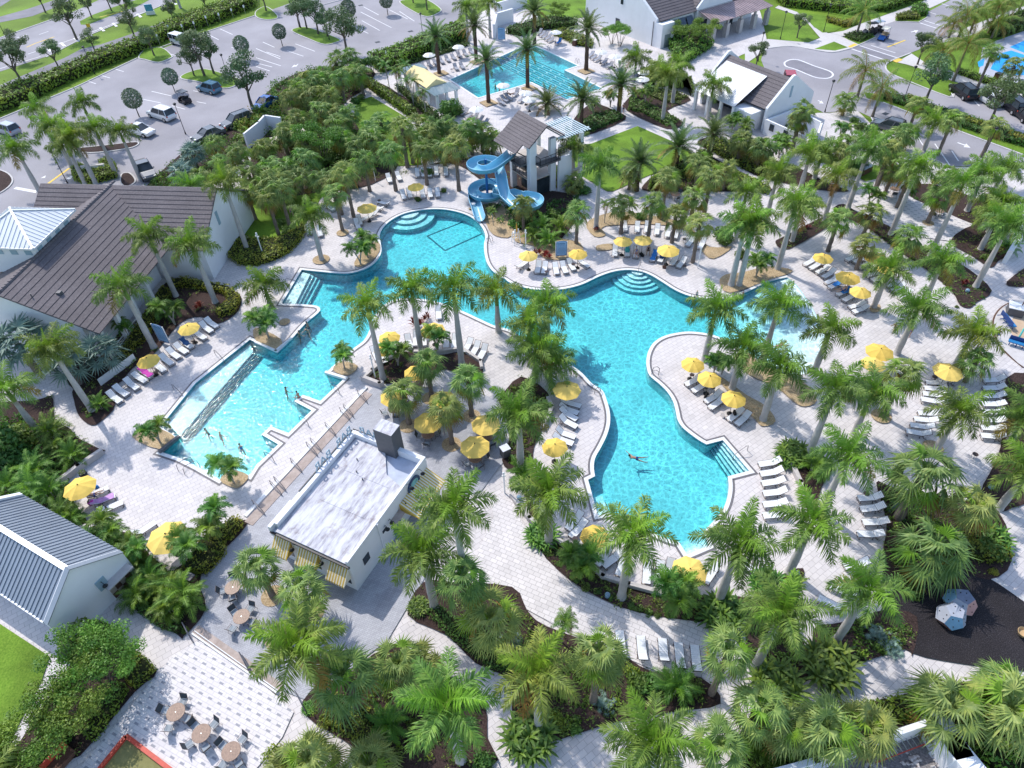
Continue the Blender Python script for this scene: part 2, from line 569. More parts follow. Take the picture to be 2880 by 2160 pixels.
def nd_color(nt, v, scale):
 n = nd(nt, 'TexNoise', Scale=scale, Detail=2.0)
 L(nt, v, n.inputs['Vector'])
 return n.outputs['Color']
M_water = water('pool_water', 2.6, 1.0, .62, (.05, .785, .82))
M_lroyal = leafm('royal_palm_leaf', [(.3, (.085, .165, .03)), (.5, (.16, .265, .045)), (.7, (.27, .375, .065))], .26)
M_lnew = leafm('young_palm_leaf', [(.3, (.15, .30, .02)), (.7, (.24, .42, .04))], .35, 1.3, .5, .02)
M_lsabal = leafm('sabal_leaf', [(.3, (.12, .20, .055)), (.5, (.22, .32, .08)), (.7, (.36, .43, .11))], .24, 1.8)
M_lold = leafm('old_palm_leaf', [(.3, (.20, .15, .02)), (.7, (.36, .27, .05))], .25, 1.8)
M_ldate = leafm('date_palm_leaf', [(.3, (.07, .13, .04)), (.7, (.17, .26, .07))], .22)
M_lcoco = leafm('coconut_leaf', [(.3, (.10, .20, .03)), (.7, (.22, .33, .05))], .3)
M_lxmas = leafm('christmas_palm_leaf', [(.3, (.055, .15, .018)), (.7, (.15, .29, .035))], .28)
M_lsilver = leafm('silver_leaf', [(.3, (.12, .20, .16)), (.7, (.23, .33, .26))], .15, 2.0, .5, .01)
M_loak = leafm('oak_leaf', [(.3, (.07, .13, .05)), (.7, (.16, .24, .09))], .2, 2.0)
M_lclip = leafm('clipped_leaf', [(.3, (.08, .13, .075)), (.7, (.16, .23, .13))], .15, 3.0)
M_lhedge = leafm('hedge_leaf', [(.3, (.05, .13, .016)), (.5, (.13, .27, .028)), (.7, (.26, .41, .04))], .25, .9)
M_lyel = leafm('golden_hedge_leaf', [(.3, (.09, .16, .014)), (.5, (.21, .27, .028)), (.7, (.38, .39, .04))], .25, 1.6)
M_lshrub = leafm('shrub_leaf', [(.3, (.045, .12, .02)), (.7, (.13, .25, .04))], .25, 1.5)
M_lbright = leafm('bright_leaf', [(.3, (.10, .22, .03)), (.7, (.26, .42, .06))], .3, 1.5)
M_lred = leafm('red_leaf', [(.3, (.10, .015, .012)), (.7, (.28, .05, .025))], .2, 2.0, .5, .02)
M_lcover = leafm('ground_cover_leaf', [(.3, (.05, .11, .02)), (.7, (.15, .25, .04))], .2, 2.0)
M_core = plain('hedge_twigs', (.03, .035, .015), .9, 0, .1, .3)
M_troyal = plain('royal_trunk', (.42, .40, .38), .8, 0, .2, .12, 2.5)
M_tshaft = plain('green_crownshaft', (.17, .27, .05), .5, 0, .4, .12, 2.0)
M_tsabal = plain('sabal_trunk', (.19, .155, .13), .9, 0, .15, .3, 6)
M_tdate = plain('date_trunk', (.10, .065, .05), .9, 0, .15, .3, 8)
M_tbark = plain('bark', (.14, .115, .095), .9, 0, .15, .25, 5)
M_tpale = plain('pale_stem', (.36, .33, .28), .8, 0, .2, .15, 4)
# ------------------------------------------------------------------ plants
UP = Vector((0, 0, 1))
def feather(mb, r, base, az, e0, Ln, droop, n, ll, w, m, lift=(-.5, .5), sag=.25, rm=None):
 """a pinnate frond: a bent midrib with two rows of narrow leaflets"""
 p = Vector(base)
 h = Vector((math.cos(az), math.sin(az), 0))
 side = Vector((-h.y, h.x, 0))
 st = 12
 pts, dirs = [p.copy()], []
 for i in range(st):
  t = i / st
  e = e0 - droop * t ** 1.25
  d = h * math.cos(e) + UP * math.sin(e)
  dirs.append(d)
  p = p + d * (Ln / st)
  pts.append(p.copy())
 dirs.append(dirs[-1])
 for i in range(st):
  a, b = pts[i], pts[i + 1]
  wa, wb = .05 * (1 - i / st) + .012, .05 * (1 - (i + 1) / st) + .012
  mb.add([a - side * wa, a + side * wa, b + side * wb, b - side * wb], [(0, 1, 2, 3)], m if rm is None else rm)
 for i in range(n):
  t = .10 + .90 * (i + .5) / n
  k = min(int(t * st), st - 1)
  q = pts[k].lerp(pts[k + 1], t * st - k)
  d = dirs[k]
  u = side.cross(d)
  if u.z < 0: u = -u
  l = ll * (.35 + .65 * math.sin(PI * min(1, t * .82 + .18))) * r.uniform(.85, 1.1)
  for sg in (-1, 1):
   f = .35 + .65 * t + r.uniform(-.1, .1)
   v = (side * sg * math.cos(f) + d * math.sin(f) + u * r.uniform(*lift)).normalized()
   mid = q + v * l * .55
   tip = q + v * l - UP * l * sag * r.uniform(.6, 1.5)
   ww = d * w * .5
   mb.add([q - ww * .6, q + ww * .6, mid + ww, mid - ww, tip], [(0, 1, 2, 3), (3, 2, 4)], m)
def fan(mb, r, base, az, e, pet, rad_, nseg, m, spread=2.2, droop=.35, fold=.15):
 """a palmate leaf: a stalk and a pleated fan that splits into drooping tips"""
 h = Vector((math.cos(az), math.sin(az), 0))
 side = Vector((-h.y, h.x, 0))
 p = Vector(base)
 d = h * math.cos(e) + UP * math.sin(e)
 p1 = p + d * pet * .6
 e2 = e - .35
 d2 = h * math.cos(e2) + UP * math.sin(e2)
 p2 = p1 + d2 * pet * .4
 for a, b in ((p, p1), (p1, p2)):
  mb.add([a - side * .022, a + side * .022, b + side * .018, b - side * .018], [(0, 1, 2, 3)], m)
 e3 = e2 - r.uniform(.05, .6)
 fd = h * math.cos(e3) + UP * math.sin(e3)
 ro = r.uniform(-.6, .6)
 side = side * math.cos(ro) + side.cross(fd) * math.sin(ro)
 nn = side.cross(fd)
 if nn.z < 0: nn = -nn
 ring, tips = [], []
 for k in range(nseg + 1):
  a = -spread + 2 * spread * k / nseg
  v = fd * math.cos(a) + side * math.sin(a)
  ring.append(p2 + v * rad_ * .36 + nn * (fold * rad_ * (.35 if k % 2 else -.05)))
 vs = [p2] + ring
 fs = [(0, k + 1, k + 2) for k in range(nseg)]
 for k in range(nseg):
  a = -spread + 2 * spread * (k + .5) / nseg
  l = rad_ * r.uniform(.88, 1.12) * (1 - .18 * abs(a) / spread)
  v = fd * math.cos(a) + side * math.sin(a)
  tp = p2 + v * l - UP * l * droop * r.uniform(.3, 1.2)
  vs.append(tp)
  fs.append((k + 1, len(vs) - 1, k + 2))
 mb.add(vs, fs, m)
GA = 2.39996
def trunk(mb, H, r0, r1, n=8, lean=(0, 0), bulge=0, m=0, rough=0, r=None):
 pts, rs = [], []
 st = 8
 for i in range(st + 1):
  t = i / st
  rr = r0 + (r1 - r0) * t + bulge * math.exp(-((t - .42) / .2) ** 2)
  if i == 0: rr *= 1.25
  if rough: rr *= 1 + rough * (1 if i % 2 else -1)
  pts.append((lean[0] * t * t, lean[1] * t * t, H * t))
  rs.append(rr)
 mb.tube(pts, rs, n, m)
PALMS = {}
def mk_royal(i):
 r = random.Random(100 + i)
 p = proto('royal_palm')
 H = 1.0
 a = MB(); trunk(a, 5.3, .30, .20, 9, bulge=.05)
 pbuild(a, 'trunk', M_troyal, p, True)
 b = MB(); b.tube([(0, 0, 5.25), (0, 0, 5.6), (0, 0, 6.3), (0, 0, 6.9)], [.19, .22, .15, .09], 8)
 pbuild(b, 'crownshaft', M_tshaft, p, True)
 c = MB()
 nf = 13 + i % 3
 for k in range(nf):
  t = k / (nf - 1)
  az = k * GA + r.uniform(-.2, .2)
  e = rad(72 - 78 * t ** .85) + r.uniform(-.1, .1)
  m = 1 if k < 2 else (2 if (k == nf - 1 and i % 2) else 0)
  feather(c, r, (0, 0, 6.8), az, e, r.uniform(2.65, 3.15), rad(68 + 16 * t), 54, .92, .08, m, (-.8, .8), .42, 1 if m != 2 else 2)
 feather(c, r, (0, 0, 6.8), r.uniform(0, 6), rad(86), 2.5, .25, 24, .40, .06, 1, (.2, .8), 0)
 pbuild(c, 'crown', [M_lroyal, M_lnew, M_lold], p)
 return p, 6.9
def mk_sabal(i):
 r = random.Random(200 + i)
 p = proto('sabal_palm')
 a = MB(); trunk(a, 4.0, .24, .19, 8, rough=.10)
 for k in range(36):
  az, z = k * GA, 2.2 + 1.7 * k / 36
  c, s = math.cos(az), math.sin(az)
  a.hexa([(c * .17 - s * .05, s * .17 + c * .05, z), (c * .17 + s * .05, s * .17 - c * .05, z), (c * .20 + s * .05, s * .20 - c * .05, z + .1), (c * .20 - s * .05, s * .20 + c * .05, z + .1)],
               [(c * .30 - s * .03, s * .30 + c * .03, z + .25), (c * .30 + s * .03, s * .30 - c * .03, z + .25), (c * .32 + s * .03, s * .32 - c * .03, z + .3), (c * .32 - s * .03, s * .32 + c * .03, z + .3)])
 pbuild(a, 'trunk', M_tsabal, p)
 c = MB()
 nf = 23
 for k in range(nf):
  t = k / (nf - 1)
  e = rad(78 - 108 * t) + r.uniform(-.15, .15)
  fan(c, r, (0, 0, 3.9 + .2 * (1 - t)), k * GA + r.uniform(-.3, .3), e, r.uniform(.8, 1.25), r.uniform(.95, 1.2), 21, 2 if k >= nf - (2 + i % 4) else (1 if k % 9 == 4 else 0), 2.0, .55)
 for k in range(5): fan(c, r, (0, 0, 4.0), k * 1.26, rad(78) + r.uniform(-.1, .1), .45, .8, 13, 1 if k == 0 else 0, 1.5, .2)
 for k in range(4): fan(c, r, (0, 0, 4.05), k * 1.57 + .5, rad(100 + 6 * k), .25, .62, 11, 0, 1.9, .3)
 pbuild(c, 'crown', [M_lsabal, M_lnew, M_lold], p)
 return p, 4.0
def mk_date(i):
 r = random.Random(300 + i)
 p = proto('date_palm')
 a = MB(); trunk(a, 6.2, .28, .27, 8, rough=.06)
 a.lathe([(.27, 5.6), (.36, 6.0), (.32, 6.4), (.1, 6.6)], 8)
 pbuild(a, 'trunk', M_tdate, p)
 c = MB()
 nf = 34
 for k in range(nf):
  t = k / (nf - 1)
  feather(c, r, (0, 0, 6.35), k * GA + r.uniform(-.2, .2), rad(82 - 100 * t) + r.uniform(-.08, .08), r.uniform(2.6, 3.0), rad(42 + 12 * t), 30, .52, .08, 1 if (k > nf - 7 and i % 2) else 0, (.1, .5), .05, 1 if k > nf - 9 else 0)
 pbuild(c, 'crown', [M_ldate, M_lold], p)
 return p, 6.4
def mk_coco(i):
 r = random.Random(400 + i)
 p = proto('coconut_palm')
 a = MB(); trunk(a, 7.0, .20, .12, 7, (.0, .0), rough=.03)
 pbuild(a, 'trunk', M_tsabal, p)
 c = MB()
 nf = 18
 for k in range(nf):
  t = k / (nf - 1)
  feather(c, r, (0, 0, 6.95), k * GA, rad(70 - 85 * t) + r.uniform(-.1, .1), r.uniform(3.2, 3.9), rad(75 + 20 * t), 30, .75, .07, 1 if k > nf - 4 else 0, (-.5, .0), .55, 1)
 pbuild(c, 'crown', [M_lcoco, M_lold], p)
 return p, 7.0
def mk_xmas(i):
 r = random.Random(500 + i)
 p = proto('christmas_palm')
 ns = (2, 3, 3, 2)[i % 4]
 for s in range(ns):
  az = s * 2 * PI / ns + r.uniform(-.4, .4)
  lean = r.uniform(.45, .8)
  H = r.uniform(1.9, 2.6)
  lx, ly = math.cos(az) * lean, math.sin(az) * lean
  a = MB(); trunk(a, H, .085, .06, 6, (lx, ly))
  st = pbuild(a, 'stem', M_tpale, p)
  c = MB()
  nf = 13
  for k in range(nf):
   t = k / (nf - 1)
   feather(c, r, (lx, ly, H - .05), k * GA + az, rad(70 - 62 * t) + r.uniform(-.1, .1), r.uniform(1.1, 1.45), rad(98), 20, .48, .078, 1 if k == 0 else 0, (.0, .5), .25)
  pbuild(c, 'crown', [M_lxmas, M_lnew], p)
 return p, 2.4
def mk_thin(i):
 r = random.Random(550 + i)
 p = proto('slender_palm')
 for s in range(2):
  lx, ly, H = r.uniform(-.6, .6), r.uniform(-.6, .6), r.uniform(3.0, 4.0)
  a = MB(); trunk(a, H, .07, .05, 6, (lx, ly))
  pbuild(a, 'stem', M_tpale, p)
  c = MB()
  for k in range(9):
   feather(c, r, (lx, ly, H), k * GA, rad(65 - 8 * k) + r.uniform(-.1, .1), r.uniform(1.2, 1.6), rad(85), 16, .45, .07, 1 if k == 8 else 0, (-.1, .4), .3)
  pbuild(c, 'crown', [M_lxmas, M_lold], p)
 return p, 3.5
def mk_bism(i):
 r = random.Random(600 + i)
 p = proto('silver_fan_palm')
 a = MB(); trunk(a, 2.6, .24, .22, 8)
 pbuild(a, 'trunk', M_tsabal, p)
 c = MB()
 for k in range(24):
  t = k / 23
  fan(c, r, (0, 0, 2.5), k * GA, rad(80 - 90 * t), r.uniform(1.1, 1.5), r.uniform(1.1, 1.35), 18, 0, 2.5, .12, .2)
 pbuild(c, 'crown', [M_lsilver], p)
 return p, 2.8
def mk_palmetto(i):
 r = random.Random(650 + i)
 p = proto('silver_palmetto')
 c = MB()
 for k in range(34):
  t = k / 33
  b = (r.uniform(-.5, .5), r.uniform(-.5, .5), .15)
  fan(c, r, b, k * GA, rad(75 - 60 * t), r.uniform(.35, .65), r.uniform(.30, .42), 13, 0, 2.3, .1, .1)
 pbuild(c, 'foliage', [M_lsilver], p)
 return p, .8
def mk_areca(i):
 r = random.Random(700 + i)
 p = proto('areca_palm_clump')
 c = MB()
 for k in range(26):
  t = k / 25
  b = (r.uniform(-.35, .35), r.uniform(-.35, .35), .5 + r.uniform(0, .9) * (1 - t))
  feather(c, r, b, k * GA, rad(82 - 62 * t), r.uniform(1.5, 2.0), rad(85), 20, .48, .065, 1 if (k % 6 == 0) else 0, (.0, .4), .3, 1)
 pbuild(c, 'foliage', [M_lxmas, M_lnew], p)
 s = MB()
 for k in range(7):
  az = k * GA
  s.tube([(math.cos(az) * .3, math.sin(az) * .3, 0), (math.cos(az) * .42, math.sin(az) * .42, 1.2)], [.05, .035], 5)
 pbuild(s, 'stems', M_tpale, p)
 return p, 1.6
def mk_strap(i):
 """big rosette of strap-like glossy leaves"""
 r = random.Random(750 + i)
 p = proto('strap_leaf_plant')
 c = MB()
 for cl in range(9):
  bx, by = (0, 0) if cl == 0 else (math.cos(cl * .785) * .62, math.sin(cl * .785) * .62)
  for k in range(22):
   az = k * GA + cl
   e = rad(82 - 70 * k / 25)
   Ln, w = r.uniform(.55, .8), r.uniform(.045, .065)
   h = Vector((math.cos(az), math.sin(az), 0)); sd = Vector((-h.y, h.x, 0))
   q = Vector((bx, by, .2)); prev = None
   for j in range(5):
    wj = w * (.5, 1, 1, .8, .1)[j]
    cur = (q - sd * wj, q + sd * wj)
    if prev: c.add([prev[0], prev[1], cur[1], cur[0]], [(0, 1, 2, 3)], 1 if (k + cl) % 3 == 0 else 0)
    prev = cur
    e2 = e - j * .35
    q = q + (h * math.cos(e2) + UP * math.sin(e2)) * Ln / 4
 pbuild(c, 'foliage', [M_lshrub, M_lbright], p)
 return p, .9
def clump(mb, r, c, R, n, size, m=0, flat=.8, shell=.55):
 for _ in range(n):
  while True:
   v = Vector((r.uniform(-1, 1), r.uniform(-1, 1), r.uniform(-1, 1)))
   if .05 < v.length < 1: break
  v = v.normalized() * (shell + (1 - shell) * r.random() ** .5)
  p = Vector(c) + Vector((v.x * R[0], v.y * R[1], v.z * R[2]))
  leaf(mb, r, p, v, size * r.uniform(.6, 1.3), m)
def leaf(mb, r, p, v, s, m=0, asp=.55):
 nrm = (v + Vector((r.uniform(-1, 1), r.uniform(-1, 1), r.uniform(-.4, 1)))).normalized()
 a = nrm.cross(Vector((r.uniform(-1, 1), r.uniform(-1, 1), r.uniform(-1, 1))))
 if a.length < .05: a = nrm.cross(Vector((1, .2, 0)))
 a.normalize()
 b = nrm.cross(a)
 mb.add([p - a * s, p - b * s * asp, p + a * s, p + b * s * asp], [(0, 1, 2, 3)], m)
def mk_tree(i, kind):
 r = random.Random(800 + i)
 p = proto({'oak': 'oak_tree', 'clip': 'clipped_tree', 'light': 'feathery_tree', 'fig': 'broadleaf_tree'}[kind])
 a, c = MB(), MB()
 if kind == 'clip':
  a.tube([(0, 0, 0), (0, 0, 1.5)], [.07, .05], 6)
  for k in range(3): a.tube([(0, 0, 1.0), (math.cos(k * 2.1) * .35, math.sin(k * 2.1) * .35, 1.8)], [.04, .02], 5)
  for k in range(1700):
   z = r.random()
   R = 1.12 * max(0, 1 - (1.9 * (z - .47)) ** 2) ** .5
   th, q = r.uniform(0, 2 * PI), r.uniform(.75, 1.0)
   v = Vector((math.cos(th), math.sin(th), .5))
   leaf(c, r, Vector((math.cos(th) * R * q, math.sin(th) * R * q, 1.2 + z * 2.1)), v, .11)
 elif kind == 'oak':
  a.tube([(0, 0, 0), (.05, 0, 1.2), (0, .08, 2.4)], [.16, .12, .09], 7)
  for k in range(9):
   az = k * GA
   e = Vector((math.cos(az) * r.uniform(.5, 1.75), math.sin(az) * r.uniform(.5, 1.75), r.uniform(2.3, 4.4)))
   a.tube([(0, .05, 1.6 + .1 * k), e * .6 + Vector((0, 0, .8)), e], [.06, .04, .02], 5)
   clump(c, r, e, (r.uniform(.45, 1.05), r.uniform(.45, 1.05), r.uniform(.35, .7)), r.randrange(180, 420), .10, 0, .8, .2)
  clump(c, r, (0, 0, 4.2), (1.0, 1.0, .7), 460, .10, 0, .8, .25)
 elif kind == 'light':
  for k in range(5):
   az = k * GA
   e = Vector((math.cos(az) * 1.6, math.sin(az) * 1.6, 3.2 + .3 * (k % 3)))
   a.tube([(math.cos(az) * .2, math.sin(az) * .2, 0), e * .5, e], [.07, .045, .02], 5)
   for j in range(5):
    q = e + Vector((r.uniform(-1, 1), r.uniform(-1, 1), r.uniform(-.5, .6)))
    a.tube([e * .8, q], [.02, .01], 4)
    clump(c, r, q, (.75, .75, .35), 260, .085, 1 if j % 3 == 0 else 0, .8, .2)
 else:
  for k in range(4):
   az = k * GA
   e = Vector((math.cos(az) * .9, math.sin(az) * .9, 2.3 + .3 * (k % 2)))
   a.tube([(0, 0, 0), e * .5, e], [.08, .05, .03], 5)
   clump(c, r, e, (1.0, 1.0, .7), 130, .24, 0, .8, .3)
 pbuild(a, 'trunk', M_tbark, p)
 pbuild(c, 'crown', {'clip': [M_lclip], 'oak': [M_loak], 'light': [M_lbright, M_lbright], 'fig': [M_lshrub]}[kind], p)
 return p, 3.0
def mk_shrub(i, m, name, leafs=.10, n=650, dims=(.8, .8, .6), tw=True):
 r = random.Random(900 + i)
 p = proto(name)
 c = MB()
 for k in range(6):
  q = (r.uniform(-.45, .45) * dims[0], r.uniform(-.45, .45) * dims[1], dims[2] * r.uniform(.45, .75))
  clump(c, r, q, (dims[0] * .6, dims[1] * .6, dims[2] * .55), n // 6, leafs, 0, .8, .5)
 pbuild(c, 'foliage', m, p)
 if tw:
  a = MB()
  for k in range(5): a.tube([(0, 0, 0), (math.cos(k * GA) * .4 * dims[0], math.sin(k * GA) * .4 * dims[1], dims[2] * .8)], [.03, .012], 4)
  pbuild(a, 'stems', M_tbark, p)
 return p, dims[2]
def mk_bunch(i):
 r = random.Random(960 + i)
 p = proto('cordyline_plant')
 c = MB()
 for cl in range(4):
  bx, by = r.uniform(-.4, .4), r.uniform(-.4, .4)
  for k in range(16):
   az, e = k * GA, rad(85 - 60 * k / 15)
   d = Vector((math.cos(az) * math.cos(e), math.sin(az) * math.cos(e), math.sin(e)))
   sd = Vector((-math.sin(az), math.cos(az), 0)) * .05
   q = Vector((bx, by, .25)); mid = q + d * .35; tip = q + d * .62 - UP * .1
   c.add([q - sd * .4, q + sd * .4, mid + sd, mid - sd, tip], [(0, 1, 2, 3), (3, 2, 4)])
 pbuild(c, 'foliage', M_lred, p)
 return p, .6
for K, fn, n in (('R', mk_royal, 6), ('S', mk_sabal, 6), ('D', mk_date, 4), ('C', mk_coco, 3), ('A', mk_xmas, 5), ('T', mk_thin, 3), ('B', mk_bism, 2), ('P', mk_palmetto, 2), ('Y', mk_areca, 3), ('F', mk_strap, 2), ('Z', mk_bunch, 2)):
 PALMS[K] = [fn(i) for i in range(n)]
for K, kd in (('O', 'oak'), ('L', 'clip'), ('J', 'light'), ('G', 'fig')): PALMS[K] = [mk_tree(i * 7 + ord(K), kd) for i in range(3)]
PALMS['H'] = [mk_shrub(i, M_lshrub, 'shrub') for i in range(3)]
PALMS['U'] = [mk_shrub(i + 5, M_lyel, 'golden_shrub', .07, 900) for i in range(3)]
PALMS['N'] = [mk_shrub(i + 9, M_lcover, 'low_plant', .08, 220, (.4, .4, .3), False) for i in range(4)]
LOOK = {'R': ('royal palm with pale grey trunk', 'palm', 'royal palms'), 'S': ('sabal palm with round fan-leaf head', 'palm', 'sabal palms'),
  'D': ('date palm with dark trunk and stiff fronds', 'palm', 'date palms'), 'C': ('coconut palm with long drooping fronds', 'palm', 'coconut palms'),
  'A': ('small multi-stem palm', 'palm', 'small multi-stem palms'), 'T': ('slender twin-stem palm', 'palm', 'slender palms'),
  'B': ('silver-blue fan palm', 'palm', 'silver fan palms'), 'P': ('low silvery palmetto', 'palmetto', 'silvery palmettos'), 'Y': ('feathery green palm clump', 'palm clump', 'feathery palm clumps'),
  'F': ('strap-leaved bright green plant', 'plant', 'strap-leaved plants'), 'Z': ('red-leaved plant', 'plant', 'red-leaved plants'), 'O': ('small dark-leaved oak', 'tree', 'oak trees'),
  'L': ('clipped round-headed tree', 'tree', 'clipped trees'), 'J': ('airy light-green tree', 'tree', 'airy trees'), 'G': ('broad-leaved dark green tree', 'tree', 'broadleaf trees'),
  'H': ('dark green shrub', 'shrub', 'dark shrubs'), 'U': ('golden-green clipped shrub', 'shrub', 'golden shrubs'), 'N': ('low leafy plant', 'plant', 'low bedding plants')}
NPL = [0]
SCL = {'S': 1.03, 'D': 1.25, 'C': 1.15, 'J': 1.05, 'P': .8, 'L': 1.35, 'O': 1.1, 'Y': .85}
def plant(K, base, H=None, scale=None):
 scale = (scale or (1.0 if K in 'SDC' else None))
 if K == 'R' and H: scale = (scale or 1.0) * 1.03
 if K in SCL and scale: scale *= SCL[K]
 """K kind, base on the ground, H height of the head (the trunk's length follows it)"""
 lst = PALMS[K]
 NPL[0] += 1
 p, h0 = lst[NPL[0] % len(lst)] if K != 'X' else lst[0]
 lk, cat, grp = LOOK[K]
 az = RD.uniform(0, 2 * PI)
 if K in 'RSDC' and H:
  s = (scale or 1.0) * RD.uniform(.92, 1.08)
  o = put(p, base, az, lk, cat, grp, s)
  k = max(.35, H / s / h0)
  for c in o.children:
   nm = c.name.split('.')[0]
   if nm == 'trunk': c.scale = (1, 1, (H / s - (1.6 if K == 'R' else 0)) / (5.3 if K == 'R' else h0))
   elif K == 'R': c.location = (0, 0, H / s - 6.9)
   else: c.location = (0, 0, H / s - h0)
  return o
 s = scale or (H / h0 if H else 1.0)
 return put(p, base, az, lk, cat, grp, s * RD.uniform(.9, 1.1))
def inhull(P):
 xs, ys = [p[0] for p in P], [p[1] for p in P]
 return min(xs), max(xs), min(ys), max(ys)
def scatter(P, n, r):
 x0, x1, y0, y1 = inhull(P)
 out = []
 for _ in range(n * 8):
  if len(out) >= n: break
  q = (r.uniform(x0, x1), r.uniform(y0, y1))
  if inside(q, P): out.append(q)
 return out
def hedge(P, H, look, m, size=.15, dens=34, name='hedge', cat='hedge', label=None, kind=None, lump=.25):
 """clipped or loose hedge over a plan outline: twiggy core and a skin of leaves"""
 r = random.Random(len(THINGS) + 5)
 c = Vector((sum(p[0] for p in P) / len(P), sum(p[1] for p in P) / len(P), 0))
 Q = [Vector((p[0] - c.x, p[1] - c.y)) for p in P]
 ar = abs(sum(Q[i].x * Q[i - 1].y - Q[i - 1].x * Q[i].y for i in range(len(Q)))) / 2
 per = sum((Q[i] - Q[i - 1]).length for i in range(len(Q)))
 o = thing(name, c, 0, look, cat, None, label)
 if kind: o['kind'] = kind
 co = MB(); co.prism([q * .985 for q in offset(Q, -size * 1.2)] if ar > per * size * 3 else Q, 0, H - size * .9)
 co.build('twigs', M_core, o)
 lf = MB()
 for q in scatter(Q, int(ar * dens), r):
  z = H * (1 + lump * (noise.noise(Vector((q[0] * .9, q[1] * .9, c.x))))) + r.uniform(-size, size * .5)
  leaf(lf, r, Vector((q[0], q[1], z)), Vector((0, 0, .7)), size * r.uniform(.6, 1.25))
 for i in range(len(Q)):
  a, b = Q[i - 1], Q[i]
  d = b - a
  nrm = Vector((d.y, -d.x, 0)).normalized() if d.length > 1e-6 else Vector((1, 0, 0))
  for _ in range(int(d.length * H * dens)):
   q = a.lerp(b, r.random())
   leaf(lf, r, Vector((q.x, q.y, 0)) + Vector((0, 0, r.uniform(.03, H))) + nrm * r.uniform(-size, size) , nrm * r.choice((-1, 1)), size * r.uniform(.6, 1.25))
 lf.build('foliage', m, o)
 return o
def cover(P, look, m=None, dens=14, h=.22, size=.11):
 """ground cover nobody could count"""
 r = random.Random(len(THINGS) + 77)
 lf = MB()
 x0, x1, y0, y1 = inhull(P)
 ar = (x1 - x0) * (y1 - y0)
 for q in scatter(P, int(ar * dens * .5), r):
  k = noise.noise(Vector((q[0] * .8, q[1] * .8, 3.1)))
  if k < -.05: continue
  for _ in range(3):
   leaf(lf, r, Vector((q[0] + r.uniform(-.15, .15), q[1] + r.uniform(-.15, .15), r.uniform(.07, h))), Vector((0, 0, .6)), size * r.uniform(.6, 1.2))
 o = lf.build('ground_cover', m or M_lcover)
 o['kind'] = 'stuff'
 mark(o, look, 'ground cover')
 return o
# ------------------------------------------------------------------ furniture
def mk_lounger(i=0, back=30):
 p = proto('sun_lounger')
 f = MB()
 r = .023
 for s in (-.33, .33):
  f.tube([(-.98, s, .36), (.30, s, .36)], r, 6)
  for x in (-.82, .18): f.tube([(x - .08, s, .36), (x - .05, s, .02), (x + .05, s, .02)], r, 6)
  f.tube([(.22, s, .36), (.62, s, .02), (.74, s, .02)], r, 6)
 pbuild(f, 'frame', M_frame, p)
 for x in (-.9, -.2, .55):
  f2 = MB()
 cr = MB()
 for x in (-.93, -.05, .5): cr.tube([(x, -.33, .05 if x != -.05 else .34), (x, .33, .05 if x != -.05 else .34)], r, 6)
 pbuild(cr, 'cross_rail', M_frame, p)
 a = rad(back)
 sl = MB()
 n = 9
 for k in range(n):
  x0, x1 = -1.0 + k * 1.28 / n, -1.0 + (k + 1) * 1.28 / n - .012
  sl.hexa([(x0, -.31, .365), (x1, -.31, .365), (x1, .31, .365), (x0, .31, .365)], [(x0, -.31, .382), (x1, -.31, .382), (x1, .31, .382), (x0, .31, .382)])
 pbuild(sl, 'seat', M_sling, p)
 bk = MB()
 n = 6
 for k in range(n):
  u0, u1 = .02 + k * .74 / n, .02 + (k + 1) * .74 / n - .012
  q = [(.28 + u * math.cos(a), s, .372 + u * math.sin(a)) for u, s in ((u0, -.31), (u1, -.31), (u1, .31), (u0, .31))]
  bk.hexa(q, [(x - .017 * math.sin(a), y, z + .017 * math.cos(a)) for x, y, z in q])
 b = pbuild(bk, 'backrest', M_sling, p)
 bf = MB()
 e = (.28 + .80 * math.cos(a), .372 + .80 * math.sin(a))
 bf.tube([(.28, -.33, .365), (e[0], -.33, e[1]), (e[0], .33, e[1]), (.28, .33, .365)], r, 6)
 bf.tube([(.28 + .5 * math.cos(a), -.25, .365 + .5 * math.sin(a)), (.62, -.25, .05)], .012, 5)
 bf.tube([(.28 + .5 * math.cos(a), .25, .365 + .5 * math.sin(a)), (.62, .25, .05)], .012, 5)
 pbuild(bf, 'back_frame', M_frame, b)
 return p
LOUNGE = [mk_lounger(0, 32), mk_lounger(1, 24), mk_lounger(2, 42)]
